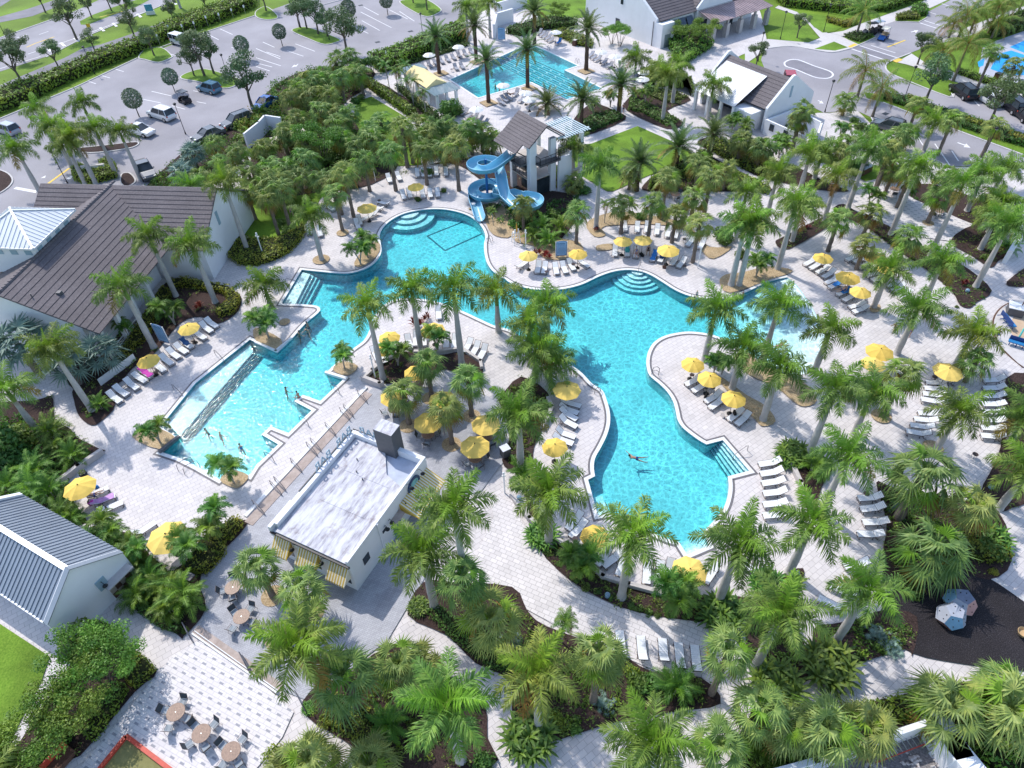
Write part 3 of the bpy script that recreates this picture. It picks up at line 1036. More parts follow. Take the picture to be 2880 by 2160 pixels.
def mk_umb(m, R, nm):
 p = proto(nm)
 H = 2.35
 a = MB(); a.tube([(0, 0, 0), (0, 0, H + .02)], .025, 8)
 pbuild(a, 'pole', M_pole, p)
 b = MB(); b.lathe([(.27, 0), (.27, .05), (.12, .10), (.05, .30), (.035, .32)], 14)
 pbuild(b, 'base', M_black, p)
 c = MB()
 prof = [(R, -.42), (R * .72, -.24), (R * .42, -.10), (R * .16, -.01), (.03, .05)]
 vs, fs = [], []
 n = 8
 for rr, z in prof:
  for k in range(n * 4):
   t = 2 * PI * (k + .0) / (n * 4)
   kk = abs(((k % 4) / 4.0) - .5) * 2      # 1 at a rib, 0 mid panel
   scallop = (1 - .06 * (1 - kk)) if rr == R else (1 - .035 * (1 - kk))
   q = rr * math.cos(PI / n) / math.cos(((k % 4) / 4 - .5) * 2 * PI / n) * (1 if rr > .1 else 1)
   vs.append((q * math.cos(t), q * math.sin(t), H + z - (.05 * (1 - kk) * rr / R)))
 N = n * 4
 for i in range(len(prof) - 1):
  for k in range(N):
   j = (k + 1) % N
   fs.append((i * N + k, i * N + j, (i + 1) * N + j, (i + 1) * N + k))
 fs.append(tuple(range((len(prof) - 1) * N, len(prof) * N)))
 c.add(vs, fs)
 cp = pbuild(c, 'canopy', m, p)
 rb = MB()
 for k in range(n):
  t = 2 * PI * k / n
  rb.bar((math.cos(t) * .05, math.sin(t) * .05, H - .02), (math.cos(t) * R * .93, math.sin(t) * R * .93, H - .43), .015, .015)
  rb.bar((math.cos(t) * .05, math.sin(t) * .05, H - .62), (math.cos(t) * R * .5, math.sin(t) * R * .5, H - .22), .012, .012)
 pbuild(rb, 'ribs', M_pole, cp)
 d = MB(); d.lathe([(.05, 0), (.055, .03), (.035, .07), (.015, .10)], 8, 0, (0, 0, H + .05))
 pbuild(d, 'finial', M_pole, p)
 return p
UMBS = mk_umb(M_yel, 1.16, 'pool_umbrella')
UMBL = mk_umb(M_yel, 1.36, 'pool_umbrella')
UMBW = mk_umb(M_wcan, 1.22, 'white_umbrella')
def mk_table():
 p = proto('patio_table')
 a = MB(); a.lathe([(.60, .70), (.61, .715), (.61, .735), (.60, .745)], 28)
 pbuild(a, 'tabletop', M_tabletop, p)
 for k in range(4):
  t = PI / 4 + k * PI / 2
  b = MB(); b.tube([(math.cos(t) * .42, math.sin(t) * .42, 0), (math.cos(t) * .36, math.sin(t) * .36, .70)], .02, 6)
  pbuild(b, 'leg', M_frame, p)
 c = MB(); c.lathe([(.035, .745), (.03, .757)], 8)
 pbuild(c, 'umbrella_hole_ring', M_alu, p)
 return p
TABLE = mk_table()
def mk_chair():
 p = proto('patio_chair')
 f = MB()
 for s in (-.26, .26):
  f.tube([(.25, s, .01), (.22, s, .64), (-.20, s, .66)], .014, 6)
  f.tube([(-.30, s, .01), (-.18, s, .44), (-.36, s, .92)], .014, 6)
  f.tube([(.23, s, .43), (-.18, s, .41)], .014, 6)
 f.tube([(-.36, -.26, .92), (-.36, .26, .92)], .014, 6)
 pbuild(f, 'frame', M_frame, p)
 a = MB(); a.box(.02, 0, .415, .44, .49, .016)
 pbuild(a, 'seat', MATS['chair_seat'], p)
 b = MB(); b.hexa([(-.19, -.245, .46), (-.19, .245, .46), (-.205, .245, .46), (-.205, -.245, .46)], [(-.352, -.245, .90), (-.352, .245, .90), (-.367, .245, .90), (-.367, -.245, .90)])
 pbuild(b, 'backrest', MATS['chair_back'], p)
 return p
plain('chair_seat', (.32, .36, .40), .8, 0, .2, .06)
plain('chair_back', (.07, .08, .09), .8, 0, .2, .08)
CHAIR = mk_chair()
def mk_side():
 p = proto('side_table')
 a = MB(); a.lathe([(.24, .43), (.245, .445), (.24, .46)], 16)
 pbuild(a, 'tabletop', M_frame, p)
 for k in range(3):
  t = k * 2 * PI / 3
  b = MB(); b.tube([(math.cos(t) * .22, math.sin(t) * .22, 0), (math.cos(t) * .14, math.sin(t) * .14, .43)], .014, 5)
  pbuild(b, 'leg', M_frame, p)
 return p
SIDE = mk_side()
def mk_lamp(H=4.6):
 p = proto('lamp_post')
 a = MB(); a.tube([(0, 0, 0), (0, 0, .4), (0, 0, .45), (0, 0, H)], [.11, .10, .06, .045], 8)
 pbuild(a, 'post', M_dark, p)
 b = MB(); b.lathe([(.06, H), (.16, H + .08), (.24, H + .28), (.26, H + .36), (.24, H + .40), (.05, H + .50)], 12)
 h = pbuild(b, 'lantern', M_dark, p)
 c = MB(); c.lathe([(.17, H + .09), (.215, H + .25)], 12)
 c.lathe([(.215, H + .2), (.2, H + .27)], 12)
 pbuild(c, 'lens', M_alu, h)
 return p
LAMP = mk_lamp()
def mk_bollard(H):
 p = proto('white_light_post')
 a = MB(); a.tube([(0, 0, 0), (0, 0, H)], .075, 8)
 pbuild(a, 'post', M_whitep, p)
 b = MB(); b.lathe([(.075, H), (.11, H + .05), (.11, H + .28), (.06, H + .34)], 8)
 b.box(.12, 0, H - .35, .16, .10, .14)
 b.box(-.12, 0, H - .15, .16, .10, .14)
 pbuild(b, 'light_head', M_whitep, p)
 return p
BOLL = mk_bollard(3.0)
def mk_rail(kind):
 p = proto('handrail')
 a = MB()
 if kind == 0:   # free-standing step rail beside the bar steps
  for s in (0,):
   a.tube([(-.75, s, .02), (-.75, s, .80), (-.65, s, .90), (.25, s, .80), (.75, s, .50), (.85, s, .38), (.85, s, .02)], .03, 7)
   a.tube([(-.75, s, .45), (.85, s, .20)], .026, 6)
 elif kind == 1:   # grab rail reaching from the deck over pool steps
  a.tube([(-.55, 0, .02), (-.45, 0, .75), (-.25, 0, .85), (.55, 0, .55), (1.0, 0, .25), (1.0, 0, -.8)], .03, 7)
 elif kind == 2:   # pair of pool ladder rails
  for s in (-.26, .26): a.tube([(-.45, s, .02), (-.4, s, .55), (-.15, s, .72), (.15, s, .55), (.25, s, .1), (.25, s, -.9)], .03, 7)
  for z in (-.35, -.65): a.tube([(.25, -.26, z), (.25, .26, z)], .026, 6)
 pbuild(a, 'rail', M_steel, p)
 return p
RAIL = [mk_rail(i) for i in range(3)]
# ------------------------------------------------------------------ vehicles
def car_paint(name, c): return plain('paint_' + name, c, .22, .25, .6, .03)
def mk_car(kind, paint, Ln, Wd, Hh):
 names = {'suv': 'suv', 'sedan': 'sedan', 'jeep': 'off_road_car', 'pickup': 'pickup_truck', 'van': 'minivan'}
 p = proto(names[kind])
 h = Wd / 2
 gc = .28
 belt = Hh * (.58 if kind != 'sedan' else .62)
 F, R_ = Ln / 2, -Ln / 2
 hood = belt * (.98 if kind == 'jeep' else .93)
 prof = [(R_, .55, .80), (R_ + .10, gc, belt - .05), (R_ + .35, gc, belt), (-.3, gc, belt), (F - 1.35, gc, belt), (F - 1.15, gc, hood + .03), (F - .25, gc, hood - .10), (F - .05, gc + .02, hood - .25), (F, .45, .70)]
 b = MB()
 vs, fs = [], []
 for x, z0, z1 in prof:
  w = h * (1 if R_ + .3 < x < F - .6 else .90)
  mz = z0 + (z1 - z0) * .55
  vs += [(x, -w * .94, z0), (x, -w, mz), (x, -w * .93, z1), (x, w * .93, z1), (x, w, mz), (x, w * .94, z0)]
 n = len(prof)
 for i in range(n - 1):
  for k in range(6):
   j = (k + 1) % 6
   fs.append((i * 6 + k, i * 6 + j, i * 6 + 6 + j, i * 6 + 6 + k))
 fs += [tuple(range(6)), tuple(reversed(range((n - 1) * 6, n * 6)))]
 b.add(vs, fs)
 body = pbuild(b, 'body', paint, p)
 if kind == 'suv' or kind == 'van': xs = (R_ + .12, R_ + .45, F - 2.05, F - 1.25)
 elif kind == 'jeep': xs = (R_ + .1, R_ + .14, F - 1.65, F - 1.40)
 elif kind == 'pickup': xs = (-.95, -.65, F - 2.2, F - 1.4)
 else: xs = (R_ + .75, R_ + 1.45, F - 2.15, F - 1.2)
 wb, wt = h * .92, h * (.84 if kind == 'jeep' else .74)
 lo = [(xs[0], -wb, belt), (xs[3], -wb, belt), (xs[3], wb, belt), (xs[0], wb, belt)]
 hi = [(xs[1], -wt, Hh), (xs[2], -wt, Hh), (xs[2], wt, Hh), (xs[1], wt, Hh)]
 gl = MB(); gl.hexa([Vector(q) + Vector((0, 0, -.02)) for q in lo], [Vector(q) + Vector((0, 0, -.07)) for q in hi])
 pbuild(gl, 'window', M_glass, p)
 rf = MB()
 rf.hexa([Vector(q) - Vector((0, 0, .075)) for q in hi], hi)
 for i in range(4): rf.bar(lo[i], hi[i], .085, .085)
 for s in (-1, 1):
  m0 = Vector((xs[0] * .55 + xs[3] * .45, s * wb, belt)); m1 = Vector((xs[1] * .55 + xs[2] * .45, s * wt, Hh - .04))
  rf.bar(m0 + Vector((0, s * .01, 0)), m1 + Vector((0, s * .01, 0)), .09, .06)
  if kind in ('suv', 'van'): rf.bar((xs[1] + .1, s * wt * .9, Hh + .03), (xs[2] - .1, s * wt * .9, Hh + .03), .04, .04)
 pbuild(rf, 'roof', paint, p)
 for s in (-1, 1):
  for x in (F - .85, R_ + .85):
   w = MB()
   cy = s * (h - .10)
   w.lathe([(.19, -.12), (.33, -.11), (.35, -.05), (.35, .05), (.33, .11), (.19, .12)], 14)
   w.v = [(q[0] + x, cy + q[2], q[1] + .35) for q in w.v]
   ty = pbuild(w, 'wheel', M_black, p)
   k = MB(); k.lathe([(.20, -.125), (.20, .125)], 10)
   k.v = [(q[0] + x, cy + q[2], q[1] + .35) for q in k.v]
   pbuild(k, 'rim', M_alu, ty)
  hl = MB(); hl.box(F - .10, s * h * .68, .66, .22, .32, .13)
  pbuild(hl, 'headlight', M_alu, p)
  tl = MB(); tl.box(R_ + .07, s * h * .80, .78, .16, .16, .20)
  pbuild(tl, 'tail_light', M_red, p)
  mr = MB(); mr.box(xs[3] - .35, s * (h + .06), belt, .12, .16, .13)
  pbuild(mr, 'mirror', paint, p)
 if kind == 'jeep':
  sp = MB(); sp.lathe([(.1, -.1), (.36, -.1), (.36, .1), (.1, .1)], 14)
  sp.v = [(R_ - .05 + q[2], q[0], q[1] + .95) for q in sp.v]
  pbuild(sp, 'spare_wheel', M_black, p)
 if kind == 'pickup':
  bd = MB(); bd.box(R_ / 2 - .65, 0, belt - .3, abs(R_) - 1.2, Wd * .74, .31)
  pbuild(bd, 'load_bed', M_dark, p)
 return p
def mk_cart(seat, paint, roof):
 p = proto('golf_cart')
 b = MB()
 b.box(0, 0, .25, 2.3, 1.15, .12)
 b.hexa([(.65, -.55, .3), (1.2, -.50, .3), (1.2, .50, .3), (.65, .55, .3)], [(.62, -.55, .85), (.95, -.45, .72), (.95, .45, .72), (.62, .55, .85)])
 b.box(-.75, 0, .37, .75, 1.15, .35)
 pbuild(b, 'body', paint, p)
 s = MB(); s.box(-.25, 0, .62, .5, 1.05, .14); s.box(-.52, 0, .70, .10, 1.05, .42); s.box(-.95, 0, .72, .45, 1.0, .10)
 pbuild(s, 'seat', seat, p)
 r = MB()
 r.hexa([(-1.0, -.58, 1.80), (.72, -.58, 1.80), (.72, .58, 1.80), (-1.0, .58, 1.80)], [(-.95, -.52, 1.88), (.66, -.52, 1.88), (.66, .52, 1.88), (-.95, .52, 1.88)])
 pbuild(r, 'roof', roof, p)
 q = MB()
 for sx, x0, x1 in ((1, .66, .62), (-1, -.92, -.85)):
  for sy in (-.5, .5): q.tube([(x0, sy, .6), (x1, sy, 1.81)], .02, 5)
 pbuild(q, 'roof_posts', M_dark, p)
 for sy in (-1, 1):
  for x in (.8, -.8):
   w = MB(); w.lathe([(.1, -.1), (.22, -.1), (.24, 0), (.22, .1), (.1, .1)], 12)
   w.v = [(v[0] + x, sy * .5 + v[2], v[1] + .24) for v in w.v]
   pbuild(w, 'wheel', M_black, p)
 st = MB(); st.tube([(.62, .25, .75), (.35, .25, 1.0)], .02, 5); st.lathe([(.17, 0), (.19, .02), (.17, .04)], 12, 0, (.33, .25, 1.0))
 pbuild(st, 'steering_wheel', M_black, p)
 return p
# ------------------------------------------------------------------ people
def skin_mesh(edges_pts, edges, radii, root=0, sub=1):
 me = bpy.data.meshes.new('body')
 me.from_pydata([tuple(p) for p in edges_pts], edges, [])
 o = bpy.data.objects.new('body', me)
 COL.objects.link(o)
 md = o.modifiers.new('Skin', 'SKIN')
 sv = me.skin_vertices[0].data
 for i, r in enumerate(radii):
  sv[i].radius = (r, r) if not isinstance(r, tuple) else r
  sv[i].use_root = (i == root)
 sb = o.modifiers.new('Sub', 'SUBSURF')
 sb.levels = sb.render_levels = sub
 dg = bpy.context.evaluated_depsgraph_get()
 dg.update()
 out = bpy.data.meshes.new_from_object(o.evaluated_get(dg))
 out.polygons.foreach_set('use_smooth', [True] * len(out.polygons))
 bpy.data.objects.remove(o)
 bpy.data.meshes.remove(me)
 return out
def frame_chain(pose):
 """joints of a 1.72 m figure, pelvis at the origin, facing +x; the pose bends hips, knees, torso and arms"""
 P, E, R = [], [], []
 def ad(p, r, par=None):
  P.append(Vector(p)); R.append(r)
  if par is not None: E.append((par, len(P) - 1))
  return len(P) - 1
 tl = rad(pose.get('torso', 0))          # lean of the torso, + forward
 tx = Vector((math.sin(tl), 0, math.cos(tl)))
 pel = ad((0, 0, 0), (.125, .10))
 wa = ad(tx * .18, (.12, .09), pel)
 ch = ad(tx * .38, (.145, .105), wa)
 nb = ad(tx * .52, .06, ch)
 hd = pose.get('head', 0)
 hl = rad(pose.get('torso', 0) + hd)
 hx = Vector((math.sin(hl), 0, math.cos(hl)))
 nk = ad(tx * .56 + hx * .03, .05, nb)
 c1 = ad(tx * .56 + hx * .12, (.085, .08), nk)
 fw = Vector((math.cos(hl), 0, -math.sin(hl)))
 ad(tx * .56 + hx * .12 + fw * .105, .016, c1)      # nose
 c2 = ad(tx * .56 + hx * .20, (.088, .082), c1)
 c3 = ad(tx * .56 + hx * .255, .055, c2)
 head = tx * .56 + hx * .16
 for s, arm in ((1, pose['larm']), (-1, pose['rarm'])):
  a1, a2, out = [rad(q) for q in arm]          # upper arm and forearm angles from hanging, + forward; splay
  sh = ad(tx * .46 + Vector((0, s * .17, 0)), .055, ch)
  d = lambda a: Vector((math.sin(a) * math.cos(out), s * math.sin(out), -math.cos(a) * math.cos(out)))
  el = ad(P[sh] + d(a1 + 0) * .29, .040, sh)
  wr = ad(P[el] + d(a2) * .25, .027, el)
  pm = ad(P[wr] + d(a2) * .055, (.036, .020), wr)
  for k, ln in enumerate((.075, .085, .08, .06)):
   f1 = ad(P[pm] + d(a2) * .035 + Vector((0, (k - 1.5) * .019, 0)), .0095, pm)
   f2 = ad(P[f1] + d(a2 + .35) * ln * .5, .0085, f1)
   ad(P[f2] + d(a2 + .7) * ln * .5, .0075, f2)
  th = ad(P[wr] + d(a2) * .03 + Vector((.03, -s * .03, 0)), .011, wr)
  ad(P[th] + d(a2 + .5) * .05, .009, th)
 for s, leg in ((1, pose['lleg']), (-1, pose['rleg'])):
  h1, h2, out = [rad(q) for q in leg]
  hp = ad(Vector((0, s * .095, -.05)), .095, pel)
  d = lambda a: Vector((math.sin(a) * math.cos(out), s * math.sin(out), -math.cos(a) * math.cos(out)))
  kn = ad(P[hp] + d(h1) * .42, .058, hp)
  cf = ad(P[kn] + d(h2) * .14, .056, kn)
  an = ad(P[kn] + d(h2) * .41, .036, cf)
  ft = h2 + PI / 2 if pose.get('foot') is None else rad(pose['foot'])
  to = ad(P[an] + d(h2) * .05 + Vector((math.sin(ft), s * .02, -math.cos(ft))) * .10, (.040, .025), an)
  ad(P[to] + Vector((math.sin(ft), 0, -math.cos(ft))) * .08, (.038, .020), to)
 return P, E, R, head, hx, fw, tx
POSES = {
 'stand': dict(torso=3, larm=(8, 18, 8), rarm=(-6, 12, 8), lleg=(4, -2, 3), rleg=(-6, -8, 3)),
 'walk': dict(torso=6, larm=(-28, -5, 8), rarm=(30, 45, 8), lleg=(28, 8, 2), rleg=(-18, -40, 2)),
 'run': dict(torso=16, larm=(-45, 20, 12), rarm=(45, 95, 12), lleg=(50, -10, 2), rleg=(-25, -75, 2)),
 'wade': dict(torso=8, larm=(35, 75, 35), rarm=(30, 70, 35), lleg=(10, -5, 5), rleg=(-10, -15, 5)),
 'swim': dict(torso=78, head=-45, larm=(150, 165, 30), rarm=(95, 110, 35), lleg=(-75, -82, 8), rleg=(-88, -95, 8), foot=-120),
 'prone': dict(torso=62, head=-25, larm=(60, 130, 12), rarm=(60, 130, 12), lleg=(-86, -92, 5), rleg=(-86, -80, 5), foot=-120),
 'recline': dict(torso=-52, head=35, larm=(15, 60, 14), rarm=(10, 65, 14), lleg=(92, 82, 6), rleg=(98, 78, 6), foot=160),
 'sit': dict(torso=8, larm=(25, 60, 12), rarm=(25, 70, 12), lleg=(85, 5, 8), rleg=(85, 0, 8)),
 'reach': dict(torso=10, larm=(100, 150, 10), rarm=(95, 150, 10), lleg=(5, 0, 4), rleg=(-5, -5, 4)),
}
SKINS = {'light': plain('skin_light', (.56, .35, .26), .55, 0, .35, .05), 'tan': plain('skin_tan', (.42, .25, .17), .55, 0, .35, .05), 'brown': plain('skin_brown', (.20, .11, .07), .55, 0, .35, .05)}
HAIRS = {'dark': plain('hair_dark', (.025, .018, .014), .6, 0, .4, .2), 'brown': plain('hair_brown', (.10, .055, .03), .6, 0, .4, .2), 'blond': plain('hair_blond', (.45, .30, .13), .6, 0, .4, .2)}
def person(pose, pos, face, label, skin='light', hair='dark', top=None, low=(.02, .05, .22), scale=1.0, hat=None):
 P, E, R, head, hx, fw, tx = frame_chain(POSES[pose])
 o = bpy.data.objects.new('person', skin_mesh(P, E, R))
 COL.objects.link(o)
 o.data.materials.append(SKINS[skin])
 o.location = pos
 o.rotation_euler = (0, 0, face)
 o.scale = (scale,) * 3
 mark(o, None, 'person', None, label)
 h = MB()
 lat = Vector((0, 1, 0))
 vs, fs = [], []
 for i in range(5):
  ph = -.35 + 1.92 * i / 4
  for k in range(10):
   t = 2 * PI * k / 10
   v = fw * math.cos(t) * .094 * math.cos(ph) + lat * math.sin(t) * .096 * math.cos(ph)
   back = .0 if math.cos(t) < .35 or i > 1 else .05
   vs.append(head + v - fw * .012 + hx * (.03 + .105 * math.sin(ph) + back))
 for i in range(4):
  for k in range(10):
   j = (k + 1) % 10
   fs.append((i * 10 + k, i * 10 + j, i * 10 + 10 + j, i * 10 + 10 + k))
 fs.append(tuple(range(40, 50)))
 h.add(vs, fs)
 h.build('hat' if hat else 'hair', hat or HAIRS[hair], o, True)
 ey = MB()
 for s in (-1, 1): ey.ball(head + fw * .076 + lat * s * .032 + hx * .012, .012, .012, .012, 6, 4)
 ey.build('eyes', HAIRS['dark'], o)
 def garment(name, pts, radii, ed, c):
  m = plain('cloth_%d_%d_%d' % tuple(int(q * 100) for q in c), c, .85, 0, .15, .08)
  me = skin_mesh(pts, ed, radii)
  me.materials.append(m)
  q = bpy.data.objects.new(name, me)
  COL.objects.link(q)
  q.parent = o
 kn = [i for i in range(len(R)) if R[i] == .058]
 hp = [i for i in range(len(R)) if R[i] == .095]
 if low:
  garment('shorts', [P[0] + tx * .08, P[0], P[hp[0]], P[hp[0]].lerp(P[kn[0]], .5), P[hp[1]], P[hp[1]].lerp(P[kn[1]], .5)], [(.125, .10), (.140, .115), .108, .092, .108, .092], [(0, 1), (1, 2), (2, 3), (1, 4), (4, 5)], low)
 if top:
  garment('top', [P[0] + tx * .05, P[1], P[2], P[2] + tx * .10], [(.128, .105), (.132, .102), (.158, .118), (.12, .09)], [(0, 1), (1, 2), (2, 3)], top)
 return o
# ------------------------------------------------------------------ pools and grounds
POOL = poly('11', [(395, 675, 1), (560, 692), (760, 708), (880, 690), (980, 650), (1050, 590), (1083, 520), (1078, 450), (1068, 380), (1100, 310), (1170, 245), (1280, 190), (1420, 160), (1560, 150), (1700, 165), (1830, 205), (1910, 260), (1960, 320), (1983, 390), (1972, 450), (1975, 530), (1995, 610), (2040, 680), (2110, 730)]
  + [('21',) + q for q in [(0, 795), (80, 822), (200, 845), (350, 850), (500, 830), (620, 795), (740, 738), (860, 695), (980, 676), (1100, 686), (1200, 722), (1300, 782), (1400, 845), (1500, 890), (1600, 915), (1720, 928), (1830, 925), (1930, 905), (2050, 855), (2200, 785)]]
  + [('31',) + q for q in [(100, 752, 1), (165, 740, 1), (240, 800), (300, 880), (380, 1000), (440, 1120), (480, 1230), (490, 1310), (470, 1400), (430, 1490), (370, 1550), (280, 1580), (150, 1570), (0, 1520)]]
  + [('21',) + q for q in [(2050, 1400), (1950, 1340), (1870, 1295), (1780, 1255), (1700, 1230), (1600, 1215), (1500, 1212), (1380, 1230), (1290, 1260), (1220, 1310), (1178, 1380), (1162, 1450), (1165, 1520), (1190, 1590)]]
  + [('22',) + q for q in [(1270, 0), (1340, 70), (1390, 150), (1415, 240), (1430, 310), (1470, 375), (1540, 435), (1620, 492), (1680, 525, 1), (1820, 488, 1), (2050, 755, 1), (1865, 803, 1), (1872, 880), (1865, 960), (1840, 1050), (1800, 1120), (1740, 1190), (1690, 1245), (1660, 1290, 1), (1700, 1400, 1), (1510, 1480, 1), (1440, 1370, 1), (1350, 1345), (1240, 1300), (1130, 1240), (1000, 1190), (900, 1150), (840, 1120, 1), (740, 1140, 1), (655, 830, 1), (715, 800, 1), (705, 720), (718, 640), (770, 545), (820, 440), (845, 340), (842, 240), (815, 140), (780, 60)]]
  + [('21',) + q for q in [(690, 1659), (600, 1565), (500, 1495), (380, 1435), (250, 1380), (130, 1300), (40, 1230)]]
  + [('11',) + q for q in [(2180, 1190), (2070, 1163), (1950, 1110), (1800, 1040), (1640, 975), (1480, 935), (1330, 920), (1220, 930), (1150, 955), (1080, 1005), (1020, 1090), (990, 1180)]]
  + [('I',) + q for q in [(1240, 330), (1180, 395), (1090, 460), (980, 550), (870, 645, 1), (725, 785, 1), (945, 872, 1), (650, 1150, 1), (425, 1070, 1), (315, 1150, 1), (540, 1270, 1)]]
  + [('12',) + q for q in [(280, 430, 1), (130, 370, 1), (50, 440, 1), (195, 525, 1), (0, 712, 1)]]
  + [('02',) + q for q in [(2160, 795, 1), (2010, 735, 1), (1900, 830, 1), (1700, 718, 1), (1560, 648, 1), (1395, 592, 1), (1540, 468, 1), (1385, 375, 1)]]
  + [('01', 1690, 1655, 1), ('01', 2160, 1278, 1)]
  + [('11',) + q for q in [(185, 1392, 1), (300, 1282), (420, 1148), (540, 1045), (553, 1012), (535, 992), (490, 982), (380, 974), (222, 968, 1)]], 4)
LAP = poly('10', [(1680, 690, 1), ('20', 150, 378, 1), ('20', 292, 440, 1), ('20', 566, 570, 1), ('20', 452, 608, 1), ('20', 775, 766, 1), ('20', 470, 862, 1), ('20', 170, 712, 1), ('20', 10, 760, 1), ('10', 1920, 846, 1)])
def ring(P, d0, d1, z, skip=None):
 a, b = offset(P, d0), offset(P, d1)
 mb = MB()
 n = len(P)
 for i in range(n):
  j = (i + 1) % n
  if skip and skip(P[i]): continue
  mb.add([(*a[i], z), (*b[i], z), (*b[j], z), (*a[j], z)], [(0, 1, 2, 3)])
 return mb
BEACH = poly('31', [(110, 760), (260, 700), (520, 1000), (620, 1300), (540, 1560), (300, 1640), (-60, 1600), (-60, 1500), (330, 1500), (400, 1300), (300, 950)])
bskip = lambda p: inside(p, BEACH)
def basin(P, depth, nm):
 mb = MB(); mb.sheet(P, -depth)
 n = len(P)
 for i in range(n):
  j = (i + 1) % n
  mb.add([(*P[i], -depth), (*P[j], -depth), (*P[j], .05), (*P[i], .05)], [(0, 1, 2, 3)])
 return struct(nm, mb, M_plaster)
def waterbody(P, z, nm, m):
 Q = offset(P, .03)
 mb = MB(); mb.sheet(Q, z); n0 = len(mb.v)
 mb2 = MB(); mb2.sheet(Q, -2.2); mb2.f = [tuple(reversed(f)) for f in mb2.f]
 mb.add(mb2.v, mb2.f)
 n = len(Q)
 for i in range(n):
  j = (i + 1) % n
  mb.add([(*Q[i], -2.2), (*Q[j], -2.2), (*Q[j], z), (*Q[i], z)], [(0, 1, 2, 3)])
 o = struct(nm, mb, m)
 import bmesh
 bm = bmesh.new(); bm.from_mesh(o.data)
 bmesh.ops.remove_doubles(bm, verts=bm.verts, dist=.0005)
 bmesh.ops.recalc_face_normals(bm, faces=bm.faces)
 bm.to_mesh(o.data); bm.free()
 return o
basin(POOL, 1.25, 'pool_basin')
basin(LAP, 1.05, 'lap_pool_basin')
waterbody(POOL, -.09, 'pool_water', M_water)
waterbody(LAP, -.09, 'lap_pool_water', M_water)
struct('pool_coping', ring(POOL, -.02, .32, .075, bskip), M_coping)
struct('pool_coping_band', ring(POOL, .32, .50, .072, bskip), M_copdark)
struct('lap_pool_coping', ring(LAP, -.02, .34, .075), M_coping)
tb = MB(); Pn = offset(POOL, -.015)
for i in range(len(Pn)):
 j = (i + 1) % len(Pn)
 if not bskip(POOL[i]): tb.add([(*Pn[i], -.24), (*Pn[j], -.24), (*Pn[j], .04), (*Pn[i], .04)], [(0, 1, 2, 3)])
struct('pool_waterline_tile', tb, plain('waterline_tile', (.10, .34, .42), .3, 0, .5, .2, 4.0, False))
bs = MB()
sh = [g('31', x, y, -.10) for x, y in [(165, 740), (240, 800), (300, 880), (380, 1000), (440, 1120), (480, 1230), (490, 1310), (470, 1400), (430, 1490), (370, 1550), (280, 1580), (150, 1570)]]
inn = [g('21', 1700 + 6 * i, 935 + i * 28, -1.2) for i in range(12)]
for i in range(11):
 for k in range(6):
  a, b = k / 6, (k + 1) / 6
  f = lambda t: 1 - (1 - t) ** 1.6
  q = [sh[i].lerp(inn[i], a), sh[i + 1].lerp(inn[i + 1], a), sh[i + 1].lerp(inn[i + 1], b), sh[i].lerp(inn[i], b)]
  for v, t in zip(q, (a, a, b, b)): v.z = -.10 - 1.1 * t ** 1.3
  bs.add(q, [(0, 1, 2, 3)])
struct('beach_entry_floor', bs, plain('beach_floor', (.66, .80, .82), .6, 0, .3, .05, .6, False))
ST, SN = MB(), MB()
def steps(k, lines, z0, dz, nose=True):
 for i in range(len(lines) - 1):
  z = z0 - dz * i
  a, b = [g(k, *q, z).xy for q in lines[i]]
  c, d = [g(k, *q, z).xy for q in lines[i + 1]]
  ST.prism([a, b, d, c], -1.3, z)
  if nose: SN.bar((*c, z + .004), (*d, z + .004), .10, .012)
steps('11', [((395, 690), (225, 966)), ((470, 712), (340, 972)), ((500, 726), (372, 973)), ((531, 741), (405, 973)), ((562, 756), (450, 974))], -.16, .24)
steps('22', [((1822, 490), (2050, 757)), ((1795, 497), (2012, 765)), ((1768, 506), (1975, 775)), ((1740, 516), (1940, 785)), ((1712, 526), (1900, 797)), ((1690, 545), (1866, 806))], -.14, .20)
steps('22', [((1510, 1480), (1700, 1400)), ((1494, 1455), (1692, 1375)), ((1478, 1430), (1684, 1350)), ((1460, 1400), (1674, 1320)), ((1442, 1375), (1662, 1292))], -.14, .22, False)
steps('22', [((740, 1140), (842, 1122)), ((722, 1090), (822, 1072)), ((704, 1040), (800, 1020)), ((686, 985), (778, 965))], -.16, .28, False)
sa = [(1550, 452), (1577, 458), (1604, 464), (1630, 470)]
sb = [(2186, 1385), (2212, 1395), (2237, 1402), (2262, 1410)]
for i in range(4):
 z = -.38 - .2 * i
 if i == 0:
  P_ = [g('02', 1385, 262, z).xy, g('01', 2160, 1282, z).xy, g('11', 60, 1350, z).xy, g('02', 1552, 440, z).xy]
 a, b = g('02', *sa[i], z), g('01', *sb[i], z)
 if i == 0: ST.prism([g('02', 1392, 262, z).xy, g('01', 2158, 1284, z).xy, b.xy, a.xy], -1.3, z)
 else: ST.prism([pa, pb, b.xy, a.xy], -1.3, z)
 SN.bar((*a.xy, z + .004), (*b.xy, z + .004), .13, .012)
 pa, pb = a.xy, b.xy
def discs(c, r, n, z0, dz, sx=1.0):
 for i in range(n):
  rr, z = r * (1 - (n - 1 - i) / (n + .5)), z0 - dz * i
  P_ = [(c.x + rr * math.cos(t * PI / 14), c.y + rr * math.sin(t * PI / 14)) for t in range(28)]
  ST.prism(P_, -1.3, z)
  for t in range(28):
   a, b = P_[t], P_[(t + 1) % 28]
   if (a[1] + b[1]) / 2 < c.y + .1: SN.bar((*a, z + .003), (*b, z + .003), .05, .01)
discs(g('21', 1092, 672), 3.2, 5, -.14, .2)
discs(g('11', 1310, 165), 3.6, 3, -.16, .25)
struct('pool_steps', ST, M_plaster)
